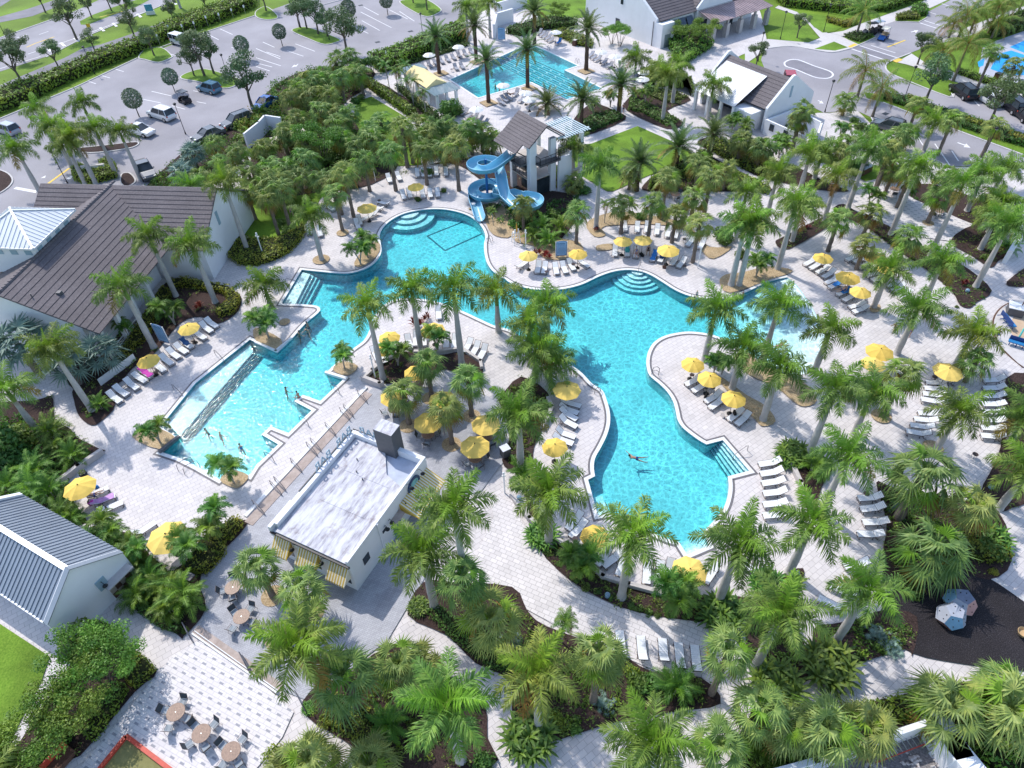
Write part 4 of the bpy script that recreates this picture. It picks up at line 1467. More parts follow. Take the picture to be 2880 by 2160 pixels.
struct('pool_step_nosing', SN, M_tile)
mk = MB()
for a, b in (((1480, 381), (1820, 245)), ((1480, 381), (1632, 506)), ((1632, 506), (1955, 360))):
 a, b = g('11', *a, -1.24), g('11', *b, -1.24)
 mk.bar(a, b, .22, .02)
for i in range(6):   # lane lines of the lap pool
 t = i / 5
 a = g('E', 1990 - 300 * t, 455 + 165 * t, -1.04)
 b = g('20', 745 - 265 * t, 775 + 85 * t, -1.04)
 mk.bar(a, b, .22, .02)
struct('pool_floor_lines', mk, M_tile)
BIG = [(-1500, -300), (1500, -300), (1500, 2500), (-1500, 2500)]
gd = MB(); gd.sheet([Vector(q) for q in BIG], 0, [POOL, LAP])
struct('ground', gd, M_earth)
DECK = poly('s', [(-500, 2600), (-500, 905), (0, 880), (150, 800), (400, 560), (480, 480), (560, 405), (650, 348), (720, 305), (780, 250), (890, 203), (1013, 182), (1180, 128), (1240, 100), (1290, 70), (1400, 10), (1560, -60), (2100, -70), (2140, 40), (2160, 128), (2085, 155), (2040, 180), (2110, 215), (2240, 250), (2250, 330), (2300, 318), (2330, 318), (2412, 312), (2445, 345), (2480, 362), (2540, 392), (2575, 425), (2610, 436), (2680, 470), (2900, 475), (3300, 640), (3300, 2600)])
dk = MB(); dk.sheet(DECK, .04, [POOL, LAP])
struct('pool_deck', dk, M_pave)
ZC = [.05]
def area(nm, P, m, z=None, kind='structure'):
 ZC[0] += .0006
 b = MB(); b.sheet(P, z or ZC[0])
 return struct(nm, b, m, kind=kind)
def strip(k, pts, w, nm, m, h=None, z=None, n=1):
 P = [Vector(q) for q in poly(k, pts)]
 if n > 1: P = spline([tuple(q) for q in P], n, False)
 mb = MB()
 ZC[0] += .0006
 zz = z or ZC[0]
 L_, R_ = [], []
 for i, q in enumerate(P):
  d = (P[min(i + 1, len(P) - 1)] - P[max(i - 1, 0)]).normalized()
  nn = Vector((-d.y, d.x)) * w / 2
  L_.append(q + nn); R_.append(q - nn)
 for i in range(len(P) - 1):
  if h: mb.hexa([(*R_[i], 0), (*R_[i + 1], 0), (*L_[i + 1], 0), (*L_[i], 0)], [(*R_[i], h), (*R_[i + 1], h), (*L_[i + 1], h), (*L_[i], h)])
  else: mb.add([(*R_[i], zz), (*R_[i + 1], zz), (*L_[i + 1], zz), (*L_[i], zz)], [(0, 1, 2, 3)])
 return mb, m
def strips(nm, items, m, kind='structure'):
 b = MB()
 for it in items:
  q, _ = strip(*it[:3], nm, m, **(it[3] if len(it) > 3 else {}))
  b.add(q.v, q.f)
 return struct(nm, b, m, kind=kind)
area('car_park', poly('s', [(-500, 480), (0, 335), (120, 285), (211, 247), (387, 164), (500, 120), (716, 44), (860, -6), (900, -60), (1330, -60), (1300, 40), (1265, 78), (1190, 112), (1045, 166), (1013, 182), (890, 203), (780, 250), (720, 305), (650, 348), (560, 405), (480, 480), (400, 560), (150, 800), (0, 880), (-500, 905)]), M_asph, .02)
area('street', poly('00', [(-900, 800), (0, 620), (400, 490), (760, 305), (1190, 130), (1600, -40), (1900, -180), (1300, -180), (900, -20), (640, 100), (410, 180), (0, 325), (-900, 520)]), M_asph, .03)
area('street_median', poly('00', [(690, 185), (800, 130), (990, 60), (1180, 0), (1300, -60), (1330, -20), (1180, 60), (980, 130), (760, 215), (700, 215)]), M_grass, .045)
area('street_footpath', poly('00', [(-300, 860), (0, 735), (300, 610), (560, 500), (700, 425), (870, 385), (1120, 300), (1430, 180), (2000, -20), (2100, -20), (1440, 215), (1130, 345), (860, 430), (600, 570), (330, 670), (0, 810), (-300, 930)]), M_asph2, .025)
area('side_path', poly('00', [(-100, 190), (0, 145), (250, 75), (500, -10), (620, -60), (700, -60), (520, 50), (280, 140), (0, 195), (-100, 240)]), M_asph2, .025)
area('side_path', poly('00', [(0, 60), (110, -10), (220, -60), (150, -70), (0, 0)]), M_asph2, .026)
area('entrance_drive', poly('30', [(-60, 520), (-40, 440), (0, 420), (200, 400), (430, 440), (560, 455), (700, 425), (920, 335), (830, 285), (940, 215), (1100, 188), (1310, 182), (1350, 120), (1580, 0), (1700, -80), (2500, -80), (1900, 10), (1650, 260), (1400, 390), (1230, 460), (1060, 530), (1015, 570), (1040, 625), (1200, 700), (1560, 840), (1610, 800), (1660, 720), (2212, 860), (2700, 1010), (2700, 1560), (2212, 1440), (1570, 1440), (1370, 1340), (1260, 1290), (1150, 1200), (940, 1120), (890, 1015), (760, 955), (480, 975), (340, 905), (240, 765), (150, 655), (-20, 620)]), M_asph, .045)
area('drive_oval', spline([tuple(q) for q in poly('30', [(150, 545), (190, 520), (260, 522), (400, 575), (530, 620), (555, 645), (530, 670), (470, 678), (400, 665), (250, 605), (160, 570)])], 4), M_asph2, .060)
strips('drive_oval_line', [('30', [(140, 545), (180, 522), (260, 520), (400, 573), (530, 617), (560, 650), (530, 675), (470, 680), (390, 665), (245, 605), (155, 575), (140, 545)], .30, dict(z=.066, n=4))], M_line)
area('drive_crossing', poly('30', [(740, 420), (800, 395), (1110, 500), (1060, 530)]), M_asph2, .058)
strips('drive_markings', [('30', [(720, 425), (1060, 538)], .3, dict(z=.066)), ('30', [(790, 397), (1115, 503)], .25, dict(z=.066)), ('30', [(890, 395), (1100, 460)], .2, dict(z=.066)), ('30', [(1310, 200), (1480, 255)], .25, dict(z=.066)), ('30', [(1350, 180), (1540, 240)], .25, dict(z=.066)), ('30', [(1500, 35), (1595, 65)], .2, dict(z=.066)), ('30', [(1380, 105), (1450, 125)], .2, dict(z=.066)),
   ('30', [(235, 765), (320, 800)], .15, dict(z=.066)), ('30', [(320, 800), (355, 905)], .15, dict(z=.066)), ('30', [(250, 815), (310, 795)], .15, dict(z=.066)), ('30', [(262, 852), (328, 832)], .15, dict(z=.066)), ('30', [(275, 890), (340, 868)], .15, dict(z=.066)),
   ('30', [(1215, 1230), (1275, 1310)], .18, dict(z=.066)), ('30', [(1295, 1190), (1385, 1330)], .18, dict(z=.066)), ('30', [(1440, 1245), (1575, 1440)], .18, dict(z=.066)), ('30', [(1585, 1305), (1645, 1395)], .18, dict(z=.066)), ('30', [(1735, 1365), (1770, 1410)], .18, dict(z=.066)), ('30', [(1370, 1330), (1500, 1335)], .18, dict(z=.066)), ('30', [(890, 1015), (945, 1125)], .18, dict(z=.066)),
   ('30', [(1555, 760), (1600, 835)], .16, dict(z=.066)), ('30', [(1760, 850), (1825, 920)], .16, dict(z=.066)), ('30', [(2180, 990), (2230, 1050)], .16, dict(z=.066)),
   ('30', [(1635, 1235), (1700, 1258)], .28, dict(z=.066)), ('30', [(430, 870), (470, 890)], .2, dict(z=.066)), ('30', [(1235, 280), (1275, 270)], .3, dict(z=.066))], M_line)
ar = MB()
for tip, l, r in (((1750, 1276), (1690, 1272), (1712, 1240)), ((480, 895), (440, 893), (462, 868)), ((1300, 262), (1262, 262), (1278, 285))):
 ar.add([g('30', *q, .067) for q in (tip, l, r)], [(0, 1, 2)])
struct('drive_arrow', ar, M_line)
strips('drive_yellow_line', [('30', [(1030, 410), (1185, 350)], .35, dict(z=.066))], M_yline)
area('tactile_ramp', poly('30', [(690, 405), (745, 378), (778, 392), (720, 420)]), M_yline, .08)
area('tactile_ramp', poly('30', [(1075, 530), (1125, 505), (1165, 520), (1110, 545)]), M_yline, .081)
area('concrete_walk', poly('30', [(1110, 540), (1240, 465), (1360, 545), (1560, 610), (1760, 690), (2212, 820), (2700, 960), (2700, 1010), (2212, 860), (1660, 722), (1560, 690), (1330, 600), (1200, 560)]), M_conc, .062)
area('concrete_walk', poly('30', [(1640, 270), (2100, 90), (2300, 30), (2300, 90), (1900, 250), (1700, 330), (1600, 350), (1400, 395)]), M_conc, .063)
area('concrete_walk', poly('30', [(-200, 400), (0, 340), (350, 370), (450, 330), (340, 200), (240, 130), (60, 70), (90, 50), (290, 120), (400, 240), (520, 290), (650, 270), (850, 190), (1300, 30), (1440, -30), (1620, -30), (1340, 100), (1100, 185), (840, 270), (640, 320), (800, 390), (700, 420), (560, 455), (430, 440), (200, 405), (0, 420), (-200, 560)]), M_conc, .064)
area('lawn_plot', poly('30', [(0, 340), (350, 370), (440, 330), (350, 240), (230, 190), (60, 230), (0, 280)]), M_grass, .07)
area('lawn_plot', poly('30', [(250, 110), (450, 130), (700, 190), (640, 240), (560, 280), (470, 285), (390, 230), (340, 165)]), M_grass, .071)
area('lawn_plot', poly('30', [(400, 425), (570, 362), (690, 412), (580, 440)]), M_grass, .072)
area('lawn_plot', poly('30', [(100, -80), (1250, -80), (1290, 20), (980, 140), (800, 170), (500, 110), (120, 40)]), M_grass, .055)
area('drive_island', poly('30', [(1025, 570), (1065, 540), (1300, 590), (1560, 700), (1600, 790), (1560, 835), (1250, 730), (1060, 640)]), M_grass, .075)
area('drive_island', poly('30', [(650, 320), (860, 260), (900, 300), (930, 320), (780, 385), (690, 345)]), M_grass, .076)
area('drive_island', poly('30', [(1095, 180), (1110, 145), (1290, 110), (1380, 110), (1360, 165), (1300, 190)]), M_grass, .0765)
area('drive_median', poly('30', [(830, 800), (990, 820), (1190, 845), (1400, 910), (2212, 1185), (2700, 1350), (2700, 1490), (2212, 1335), (1000, 888), (850, 850)]), M_grass, .075)
area('verge', poly('30', [(1400, 400), (1660, 290), (1900, 280), (2212, 330), (2212, 500), (1830, 420), (1800, 640), (2212, 760), (2700, 900), (2700, 950), (2212, 815), (1760, 685), (1560, 610), (1360, 540)]), M_grass, .057)
area('verge', poly('30', [(1870, 250), (2120, 140), (2300, 100), (2300, 330), (1930, 330)]), M_grass, .056)
area('sports_court', poly('30', [(1820, 640), (1850, 420), (1960, 360), (2212, 270), (2700, 150), (2700, 900), (2212, 790)]), M_courtw, .078)
area('sports_court_surface', poly('30', [(2085, 410), (2212, 355), (2400, 290), (2600, 340), (2400, 500), (2212, 460)]), M_court, .085)
area('sports_court_surface', poly('30', [(1985, 470), (2100, 440), (2400, 540), (2400, 660), (2060, 650), (1920, 600)]), M_court, .086)
area('sports_court_surface', poly('30', [(1810, 540), (1870, 505), (1860, 570), (1820, 585)]), M_court, .087)
strips('drive_kerb', [('30', [(0, 420), (200, 402), (430, 440), (560, 455), (700, 425), (800, 385), (930, 325)], .22, dict(h=.14, n=3)), ('30', [(990, 888), (1400, 1045), (2212, 1345), (2700, 1500)], .3, dict(h=.13)), ('30', [(1230, 462), (1060, 530), (1015, 572), (1045, 630), (1200, 700), (1560, 840), (1605, 815)], .25, dict(h=.13, n=3)), ('30', [(1095, 190), (1300, 195), (1380, 150)], .2, dict(h=.13))], M_kerb)
strips('car_park_kerb', [('s', [(-100, 380), (0, 335), (120, 285), (211, 247), (300, 205), (387, 164)], .25, dict(h=.14)), ('00', [(1380, 415), (1520, 365), (2212, 135)], .25, dict(h=.14)), ('10', [(0, 140), (110, 175), (190, 160)], .2, dict(h=.14)), ('10', [(310, 120), (560, 50), (740, 0)], .2, dict(h=.14))], M_kerb)
def island(nm, k, pts, m=M_grass):
 P = spline([tuple(q) for q in poly(k, pts)], 4)
 o = MB(); o.prism(P, 0, .15); struct('car_park_island_kerb', o, M_kerb)
 q = MB(); q.sheet(offset(P, -.22), .165); struct(nm, q, m)
island('car_park_island', '00', [(1195, 500), (1260, 430), (1400, 415), (1490, 485), (1470, 510), (1370, 545), (1250, 520)])
island('car_park_island', '00', [(1560, 665), (1640, 625), (1780, 600), (2000, 660), (2095, 700), (2060, 735), (1930, 770), (1700, 710), (1580, 690)])
island('car_park_island', '10', [(310, 275), (350, 245), (450, 240), (600, 290), (730, 345), (700, 370), (590, 390), (450, 340)])
island('car_park_island', '10', [(1240, 25), (1300, 0), (1450, -10), (1590, 70), (1590, 110), (1480, 150), (1360, 105)])
island('car_park_island', '10', [(0, 100), (90, 60), (185, 130), (180, 165), (80, 175), (0, 150)])
island('car_park_island', '00', [(640, 1290), (900, 1260), (1190, 1230), (1150, 1280), (900, 1320), (720, 1325)], M_mulch)
island('car_park_island', '00', [(-60, 1480), (60, 1490), (120, 1560), (60, 1640), (-60, 1680)], M_mulch)
island('car_park_island', '00', [(1050, 1510), (1130, 1500), (1180, 1570), (1100, 1620), (1040, 1590)], M_mulch)
lines = []
for k, pts in (('00', [((1310, 790), (1480, 830)), ((1240, 860), (1390, 890)), ((1670, 785), (1780, 810)), ((1485, 915), (1600, 945)), ((1700, 880), (1780, 895)), ((765, 705), (830, 725)), ((880, 655), (950, 675)), ((1000, 600), (1070, 620)), ((1420, 450), (1540, 490)), ((1780, 290), (1890, 345)), ((1900, 250), (2010, 300)), ((1960, 510), (2080, 545)), ((2000, 410), (2100, 440))]),
               ('10', [((60, 365), (160, 410)), ((0, 420), (210, 510)), ((0, 500), (215, 570)), ((0, 575), (120, 615)), ((270, 440), (410, 487)), ((90, 450), (210, 490)), ((340, 380), (510, 445)), ((720, 260), (810, 300)), ((800, 210), (970, 290)), ((915, 180), (1070, 265)), ((905, 105), (1170, 240)), ((930, 60), (1060, 130)), ((1150, 85), (1310, 165)), ((1240, 100), (1370, 185)), ((1020, 445), (1080, 470)), ((1120, 405), (1190, 435)), ((1230, 370), (1300, 400)), ((0, 545), (140, 580))])):
 for a, b in pts: lines.append((k, [a, b], .16, dict(z=.034)))
strips('parking_lines', lines, M_line)
strips('street_lines', [('00', [(0, 380), (230, 300)], .2, dict(z=.042)), ('00', [(240, 470), (660, 330), (1010, 195), (1480, 20)], .2, dict(z=.042)), ('00', [(0, 595), (350, 490)], .2, dict(z=.042)), ('00', [(150, 385), (230, 355)], .2, dict(z=.042)), ('00', [(340, 300), (420, 272)], .2, dict(z=.042)), ('00', [(0, 440), (30, 430)], .2, dict(z=.042))]
   + [('00', [(x, y), (x + 35, y + 30)], .55, dict(z=.043)) for x, y in ((405, 415), (525, 370), (645, 330), (760, 285), (865, 240), (975, 200), (1080, 160), (1185, 120), (1290, 80), (1390, 45), (1490, 10))], M_line)
strips('street_yellow_line', [('00', [(230, 410), (310, 375), (470, 320)], .3, dict(z=.044)), ('00', [(860, 150), (1100, 90)], .25, dict(z=.046)), ('00', [(345, 1640), (600, 1455)], .4, dict(z=.036))], M_yline)
strips('street_kerb', [('00', [(0, 330), (240, 245), (410, 185), (640, 105)], .3, dict(h=.13)), ('00', [(400, 495), (760, 310), (1190, 135), (1600, -35)], .3, dict(h=.1))], M_kerb)
strips('entry_stop_line', [('00', [(130, 1625), (320, 1660)], .6, dict(z=.036))], M_line)
ar = MB()
for k, pts in (('10', [(305, 585), (330, 560), (345, 565), (368, 548), (350, 575), (330, 575)]), ('00', [(570, 1545), (610, 1520), (630, 1520), (612, 1545), (595, 1550)]), ('00', [(350, 1540), (395, 1515), (390, 1535)])):
 ar.add([g(k, *q, .036) for q in pts], [tuple(range(len(pts)))])
struct('car_park_arrow', ar, M_line)
dr = MB()
for k, x, y in (('10', 905, 47), ('10', 1050, 365), ('10', 1335, 272), ('10', 150, 710), ('30', 1015, 985)):
 p = g(k, x, y); dr.box(p.x, p.y, .025, 1.0, .8, .03, rad(30))
struct('storm_drain_cover', dr, M_dark)
area('lawn', poly('20', [(540, 1265), (690, 1245), (1085, 1095), (1380, 1225), (1570, 1340), (1300, 1470), (870, 1659), (820, 1659), (545, 1490), (400, 1400)]), M_grass)
area('lawn', poly('10', [(860, 880), (1000, 840), (1300, 1020), (1290, 1100), (1400, 1200), (1430, 1430), (1230, 1440), (900, 1250), (840, 1100)]), M_grass)
area('lawn', poly('11', [(-340, 60), (0, -60), (250, -130), (620, -150), (700, -60), (560, 60), (430, 280), (200, 420), (0, 420), (-150, 350), (-280, 250)]), M_grass)
area('lawn', poly('03', [(-100, 380), (0, 415), (435, 700), (370, 900), (110, 1400), (-80, 1659), (-300, 1659)]), M_grass)
area('lawn', poly('10', [(2212, -60), ('20', 700, -60), ('20', 680, 140), ('20', 480, 180), ('20', 320, 200), ('20', 60, 40)]), M_grass)
area('lawn', poly('31', [(1220, -160), (600, -300), (200, -420), (260, -350), (580, -200), (1000, -20)]), M_grass)
area('bar_patio', poly('12', [(1000, 50), (1180, -60), (1480, -90), (1700, -100), (1890, 60), (2080, 150), (2160, 480), (2140, 680), (2000, 860), (1950, 930), (1700, 1000), ('13', 1450, 40), ('13', 1140, 560), ('13', 700, 900), ('13', 540, 940), ('13', 470, 1090), ('03', 2212, 900), ('03', 1720, 470), ('03', 1790, 290), ('02', 1760, 1659), ('02', 2100, 1280), ('12', 0, 1180)]), M_grey)
area('dash_patio', poly('03', [(1500, 690), (1720, 560), (2212, 880), ('13', 330, 1180), ('13', 230, 1400), ('13', -100, 1800), ('03', 800, 1800), ('03', 700, 1659)]), M_dash)
area('dash_patio', poly('31', [(740, -60), (1000, -120), (1220, 30), (1770, 285), (1570, 430), (1340, 400), (1100, 330), (900, 240), (730, 110)]), M_dash)
area('bottom_path', poly('22', [(-60, 1000), (0, 1005), (160, 1350), (430, 1659), ('23', 600, 130), ('23', 900, 270), ('23', 1250, 360), ('23', 1750, 420), ('33', 0, 500), ('33', 420, 850), ('33', 900, 1090), ('33', 0, 1340), ('23', 1800, 1430), ('23', 1500, 1180), ('23', 1640, 880), ('23', 1250, 830), ('23', 500, 500), ('23', 120, 290), ('13', 1740, 200), ('12', 2050, 1150), ('12', 2010, 940)]), M_pave2)
tan = MB()
def tanstrip(k, a, b, w, z=.16):
 a, b = g(k, *a), g(k, *b); d = (b - a).normalized(); n = Vector((-d.y, d.x, 0)) * w / 2
 tan.hexa([a + n * 0 - n, b - n, b + n, a + n], [Vector((q.x, q.y, z)) for q in (a - n, b - n, b + n, a + n)])
tanstrip('12', (-60, 1215), (975, 85), .9)
tanstrip('03', (1690, 470), (2420, 985), .75)
struct('tan_stone_step', tan, M_tan)
cs = MB()
for (k, a, b, w, z) in (('12', (-90, 1150), (955, 35), .35, .19), ('03', (1665, 505), (2400, 1020), .12, .24), ('03', (1690, 487), (2410, 1002), .06, .27)):
 a, b = g(k, *a), g(k, *b); cs.bar((a.x, a.y, z / 2), (b.x, b.y, z / 2), w, z)
struct('step_nosing_band', cs, M_coping)
area('splash_pad', spline([tuple(q) for q in poly('F', [(1960, 85), (1700, 220), (1540, 400), (1480, 600), (1510, 860), (1600, 1080), (1800, 1320), (2200, 1659), (2600, 1700), (2900, 900), (2700, 200), (2250, 0)])], 3), M_conc)
area('splash_pad_surface', spline([tuple(q) for q in poly('F', [(2030, 420), (1900, 560), (1880, 760), (1950, 960), (2150, 1180), (2500, 1300), (2900, 900), (2600, 300)])], 3), M_sand)
strips('splash_pad_border', [('F', [(1960, 85), (1700, 220), (1540, 400), (1480, 600), (1510, 860), (1600, 1080), (1800, 1320), (2200, 1659)], .32, dict(n=4, z=.105))], M_wood)
area('playground_surface', spline([tuple(q) for q in poly('32', [(1000, 1900), (1180, 1680), (1400, 1590), (1600, 1580), (1900, 1680), (2300, 1950), (2500, 2300), (2450, 2500), (2150, 2480), (1650, 2420), (1240, 2330), (1050, 2150)])], 3), M_rubber)
strips('playground_kerb', [('32', [(1180, 1670), (1400, 1575), (1600, 1565), (1900, 1665), (2300, 1935)], .35, dict(n=4, h=.14))], M_kerb)
area('service_yard', poly('33', [(160, 1640), (800, 1480), (1330, 1310), (1430, 1330), (1660, 1659), (1700, 1900), (0, 1900)]), M_chip)
area('bocce_court', poly('03', [(1115, 1405), (1430, 1640), (1560, 1800), (700, 1800), (930, 1620)]), M_bocce)
bf = MB()
for a, b in (((1100, 1390), (1480, 1680)), ((1480, 1680), (1700, 1850)), ((1100, 1395), (870, 1680)), ((870, 1680), (700, 1880))):
 a, b = g('03', *a), g('03', *b); bf.bar((a.x, a.y, .17), (b.x, b.y, .17), .28, .26)
o = bf.build('bocce_border', M_red); mark(o, None, 'border', None, 'red painted timber border framing the olive bocce court at the bottom')
# ------------------------------------------------------------------ planting beds
BEDS = [
 ('garden_bed', '01', [(1390, 830), (1560, 770), (2000, 850), (2090, 940), (2040, 1060), (1880, 1145), (1740, 1085), (1560, 1140), (1340, 1400), (1150, 1530), (1000, 1680), (650, 1720), (600, 1500), (1000, 1250), (1250, 1050)], M_mulch),
 ('garden_bed', '02', [(650, 40), (900, -60), (1000, 180), (900, 310), (800, 365), (690, 285), (645, 150)], M_mulch),
 ('garden_bed', '02', [(-300, 250), (300, 150), (450, 110), (470, 250), (490, 320), (620, 400), (640, 450), (850, 560), (895, 605), (520, 860), (560, 900), (760, 1190), (830, 1250), (760, 1310), (400, 1250), (-300, 1000)], M_mulch),
 ('garden_bed', '02', [(850, 1330), (1100, 1290), (1300, 1480), (1400, 1560), (1500, 1620), (1760, 1400), (1900, 1250), (2130, 1180), (2080, 1300), (1740, 1659), ('03', 1785, 290), ('03', 1590, 530), ('03', 1540, 515), ('03', 1090, 210), ('03', 1080, 100)], M_mulch),
 ('garden_bed', '03', [(680, 380), (950, 420), (1130, 650), (1360, 830), (1170, 1010), (700, 1560), (580, 1530), (300, 1800), (-50, 1800), (100, 1560), (380, 1130), (560, 860), (620, 740), (600, 600)], M_mulch),
 ('garden_bed', '13', [(540, 940), (680, 940), (1170, 600), (1500, 780), (1800, 950), (1980, 1130), (2000, 1400), (2030, 1659), (1000, 1659), (830, 1470), (400, 1180)], M_mulch),
 ('garden_bed', '13', [(1310, 340), (1450, 60), (1700, 60), (2212, 100), ('23', 130, 300), ('23', 300, 440), ('23', 900, 660), ('23', 1200, 830), ('23', 1640, 890), ('23', 1800, 1110), ('23', 1400, 1180), ('23', 900, 1270), ('23', 350, 1440), ('23', 0, 1560), ('13', 2212, 1200), ('13', 2180, 900), ('13', 1900, 760), ('13', 1650, 520)], M_mulch),
 ('garden_bed', '22', [(-40, 620), (0, 700), (120, 1000), (230, 1420), (450, 1659), ('23', 620, 120), ('23', 900, 260), ('23', 1200, 345), ('23', 1700, 405), ('23', 1980, 380), ('23', 2060, 200), ('23', 1650, 180), ('23', 1300, 150), ('23', 900, 60), ('22', 760, 1640), ('22', 480, 1440), ('22', 300, 1200), ('22', 160, 1000), ('22', 60, 700)], M_mulch),
 ('garden_bed', 'J', [(540, 640), (700, 480), (900, 600), (910, 760), (800, 1000), (780, 1120), (640, 1180), (560, 1100), (620, 900), (530, 650)], M_mulch),
 ('garden_bed', '11', [(960, 1600), (1120, 1430), (1320, 1390), (1560, 1420), (1780, 1390), (1940, 1480), (1960, 1560), (1880, 1620), (1640, 1540), (1500, 1600), (1250, 1659), (1000, 1659)], M_mulch),
 ('garden_bed', '20', [(590, 1190), (980, 1040), (880, 960), (700, 900), (560, 1000), (520, 1100)], M_mulch),
 ('garden_bed', '20', [(990, 960), (1340, 1120), (1480, 1065), (1340, 960), (1545, 870), (1400, 800), (1150, 760), (1000, 860)], M_mulch),
 ('garden_bed', '20', [(1300, 1480), (1640, 1350), (1800, 1400), (2212, 1620), (2212, 1659), (1700, 1659), (1180, 1659), (1140, 1600)], M_mulch),
 ('garden_bed', '20', [(1600, 1250), (1720, 1190), (1980, 1260), (2212, 1370), ('30', 250, 1450), ('30', 500, 1580), ('30', 700, 1659), ('30', 400, 1640), ('20', 2100, 1520), ('20', 1840, 1360)], M_mulch),
 ('garden_bed', '31', [(60, 440), (160, 380), (500, 210), (570, 220), (540, 290), (180, 500)], M_mulch),
 ('garden_bed', '31', [(560, 160), (650, 110), (800, 200), (1040, 300), (1180, 400), (1400, 500), (1530, 560), (1740, 680), (1930, 860), (1800, 960), (1740, 1010), (1650, 980), (1580, 860), (1340, 660), (1100, 500), (880, 330), (700, 240)], M_mulch),
 ('garden_bed', '31', [(1570, 430), (1780, 290), (2000, 350), (2100, 520), (1990, 600), (1920, 660), (1760, 560)], M_mulch),
 ('garden_bed', '31', [(2060, 780), (2300, 620), (2300, 800), (2120, 825)], M_mulch),
 ('garden_bed', '31', [(1200, 30), (1300, -60), (1500, -40), (1900, 100), (2212, 250), (2000, 340), (1770, 285), (1500, 170)], M_mulch),
 ('garden_bed', '32', [(2050, -40), (2300, 0), (2300, 900), (2100, 1080), (1980, 1100), (1830, 950), (1950, 700), (2020, 450)], M_mulch),
 ('garden_bed', '32', [(140, 640), (380, 600), (560, 700), (460, 900), (400, 1100), (300, 1040), (260, 760)], M_mulch),
 ('garden_bed', '32', [(930, 860), (1080, 900), (1600, 1000), (1980, 1100), (2100, 1530), (1900, 1700), (1600, 1585), (1400, 1590), (1180, 1680), (1020, 1760), (980, 1500), (1020, 1200)], M_mulch),
 ('garden_bed', '33', [(-100, 120), (100, 0), (300, -60), (280, 110), (200, 300), (330, 640), (400, 820), (200, 1000), (-100, 980), (-200, 500)], M_mulch),
 ('garden_bed', '33', [(380, 480), (560, 420), (760, 380), (1000, 300), (1280, 360), (1240, 700), (1180, 640), (720, 790), (640, 900), (440, 880)], M_mulch),
 ('garden_bed', '33', [(-300, 1560), (0, 1380), (900, 1090), (1060, 1060), (1500, 950), (2300, 900), (2300, 1300), (2300, 1900), (1950, 1900), (1560, 1230), (1200, 1290), (300, 1580), (-300, 1800)], M_mulch),
 ('garden_bed', '10', [(1150, 760), (1240, 820), (1560, 1010), (1500, 1060), (1340, 1000), (960, 760), (1000, 700)], M_mulch),
 ('garden_bed', '10', [(1450, 1440), (1730, 1420), (2000, 1600), (2212, 1659), ('20', 200, 1640), ('20', 460, 1520), ('20', 300, 1400), ('10', 2000, 1350)], M_mulch) ,
 ('garden_bed', 's', [(380, 580), (400, 540), (470, 470), (560, 395), (650, 340), (720, 320), (740, 400), (660, 450), (600, 520), (540, 560), (470, 600)], M_mulch),
 ('garden_bed', '10', [(0, 1000), (170, 740), (500, 600), (1000, 600), (960, 760), (760, 900), (860, 1060), (1000, 1300), (1230, 1430), (1000, 1600), (600, 1659), (0, 1659)], M_mulch),
 ('garden_bed', '21', [(0, 20), (500, 20), (560, 200), (420, 420), (280, 460), (0, 330)], M_mulch),
 ('gravel_bed', '11', [(850, 620), (960, 470), (1060, 440), (1070, 520), (1000, 600), (900, 655)], M_gravel),
 ('gravel_bed', '11', [(0, 1180), (220, 1280), (180, 1370), (0, 1290)], M_gravel),
 ('gravel_bed', '02', [(1145, 462), (1290, 350), (1380, 390), (1515, 468), (1390, 572)], M_gravel),
 ('gravel_bed', '02', [(1905, 838), (2000, 750), (2150, 800), (2085, 890), (2020, 905)], M_gravel),
 ('gravel_bed', 'I', [(815, 750), (930, 640), (1140, 700), (1010, 825)], M_gravel),
 ('gravel_bed', '11', [(1840, 160), (1900, 130), (1990, 280), (2010, 330), (2080, 390), (2212, 385), (2212, 200), (2050, 100)], M_gravel),
 ('gravel_bed', '21', [(40, 440), (180, 470), (300, 590), (600, 560), (590, 450), (480, 420), (0, 330)], M_gravel),
 ('gravel_bed', '21', [(640, 280), (790, 200), (1000, 180), (1400, 250), (1560, 330), (1700, 480), (1900, 480), (1740, 585), (1640, 520), (1640, 460), (1400, 300), (810, 300), (810, 380), (710, 390)], M_gravel),
 ('gravel_bed', '21', [(735, 470), (865, 455), (870, 500), (740, 515)], M_gravel),
 ('gravel_bed', '21', [(1790, 780), (1850, 720), (2000, 700), (2212, 650), ('31', 215, 690), ('31', 0, 770), ('21', 1880, 880)], M_gravel),
 ('gravel_bed', 'C', [(360, 330), (400, 330), (580, 460), (720, 540), (795, 655), (700, 692), (640, 640), (480, 480)], M_gravel),
 ('gravel_bed', 'C', [(490, 170), (600, 150), (700, 240), (1000, 360), (1100, 500), (1010, 545), (930, 510), (800, 400), (640, 330), (550, 270)], M_gravel),
 ('gravel_bed', '31', [(880, 1000), (960, 980), (960, 1040), (890, 1045)], M_gravel),
]
def disc(k, x, y, R): c = g(k, x, y); return [Vector((c.x + R * math.cos(t * PI / 9), c.y + R * math.sin(t * PI / 9))) for t in range(18)]
for nm, k, pts, m in BEDS: area(nm, spline([tuple(q) for q in poly(k, pts)], 3), m)
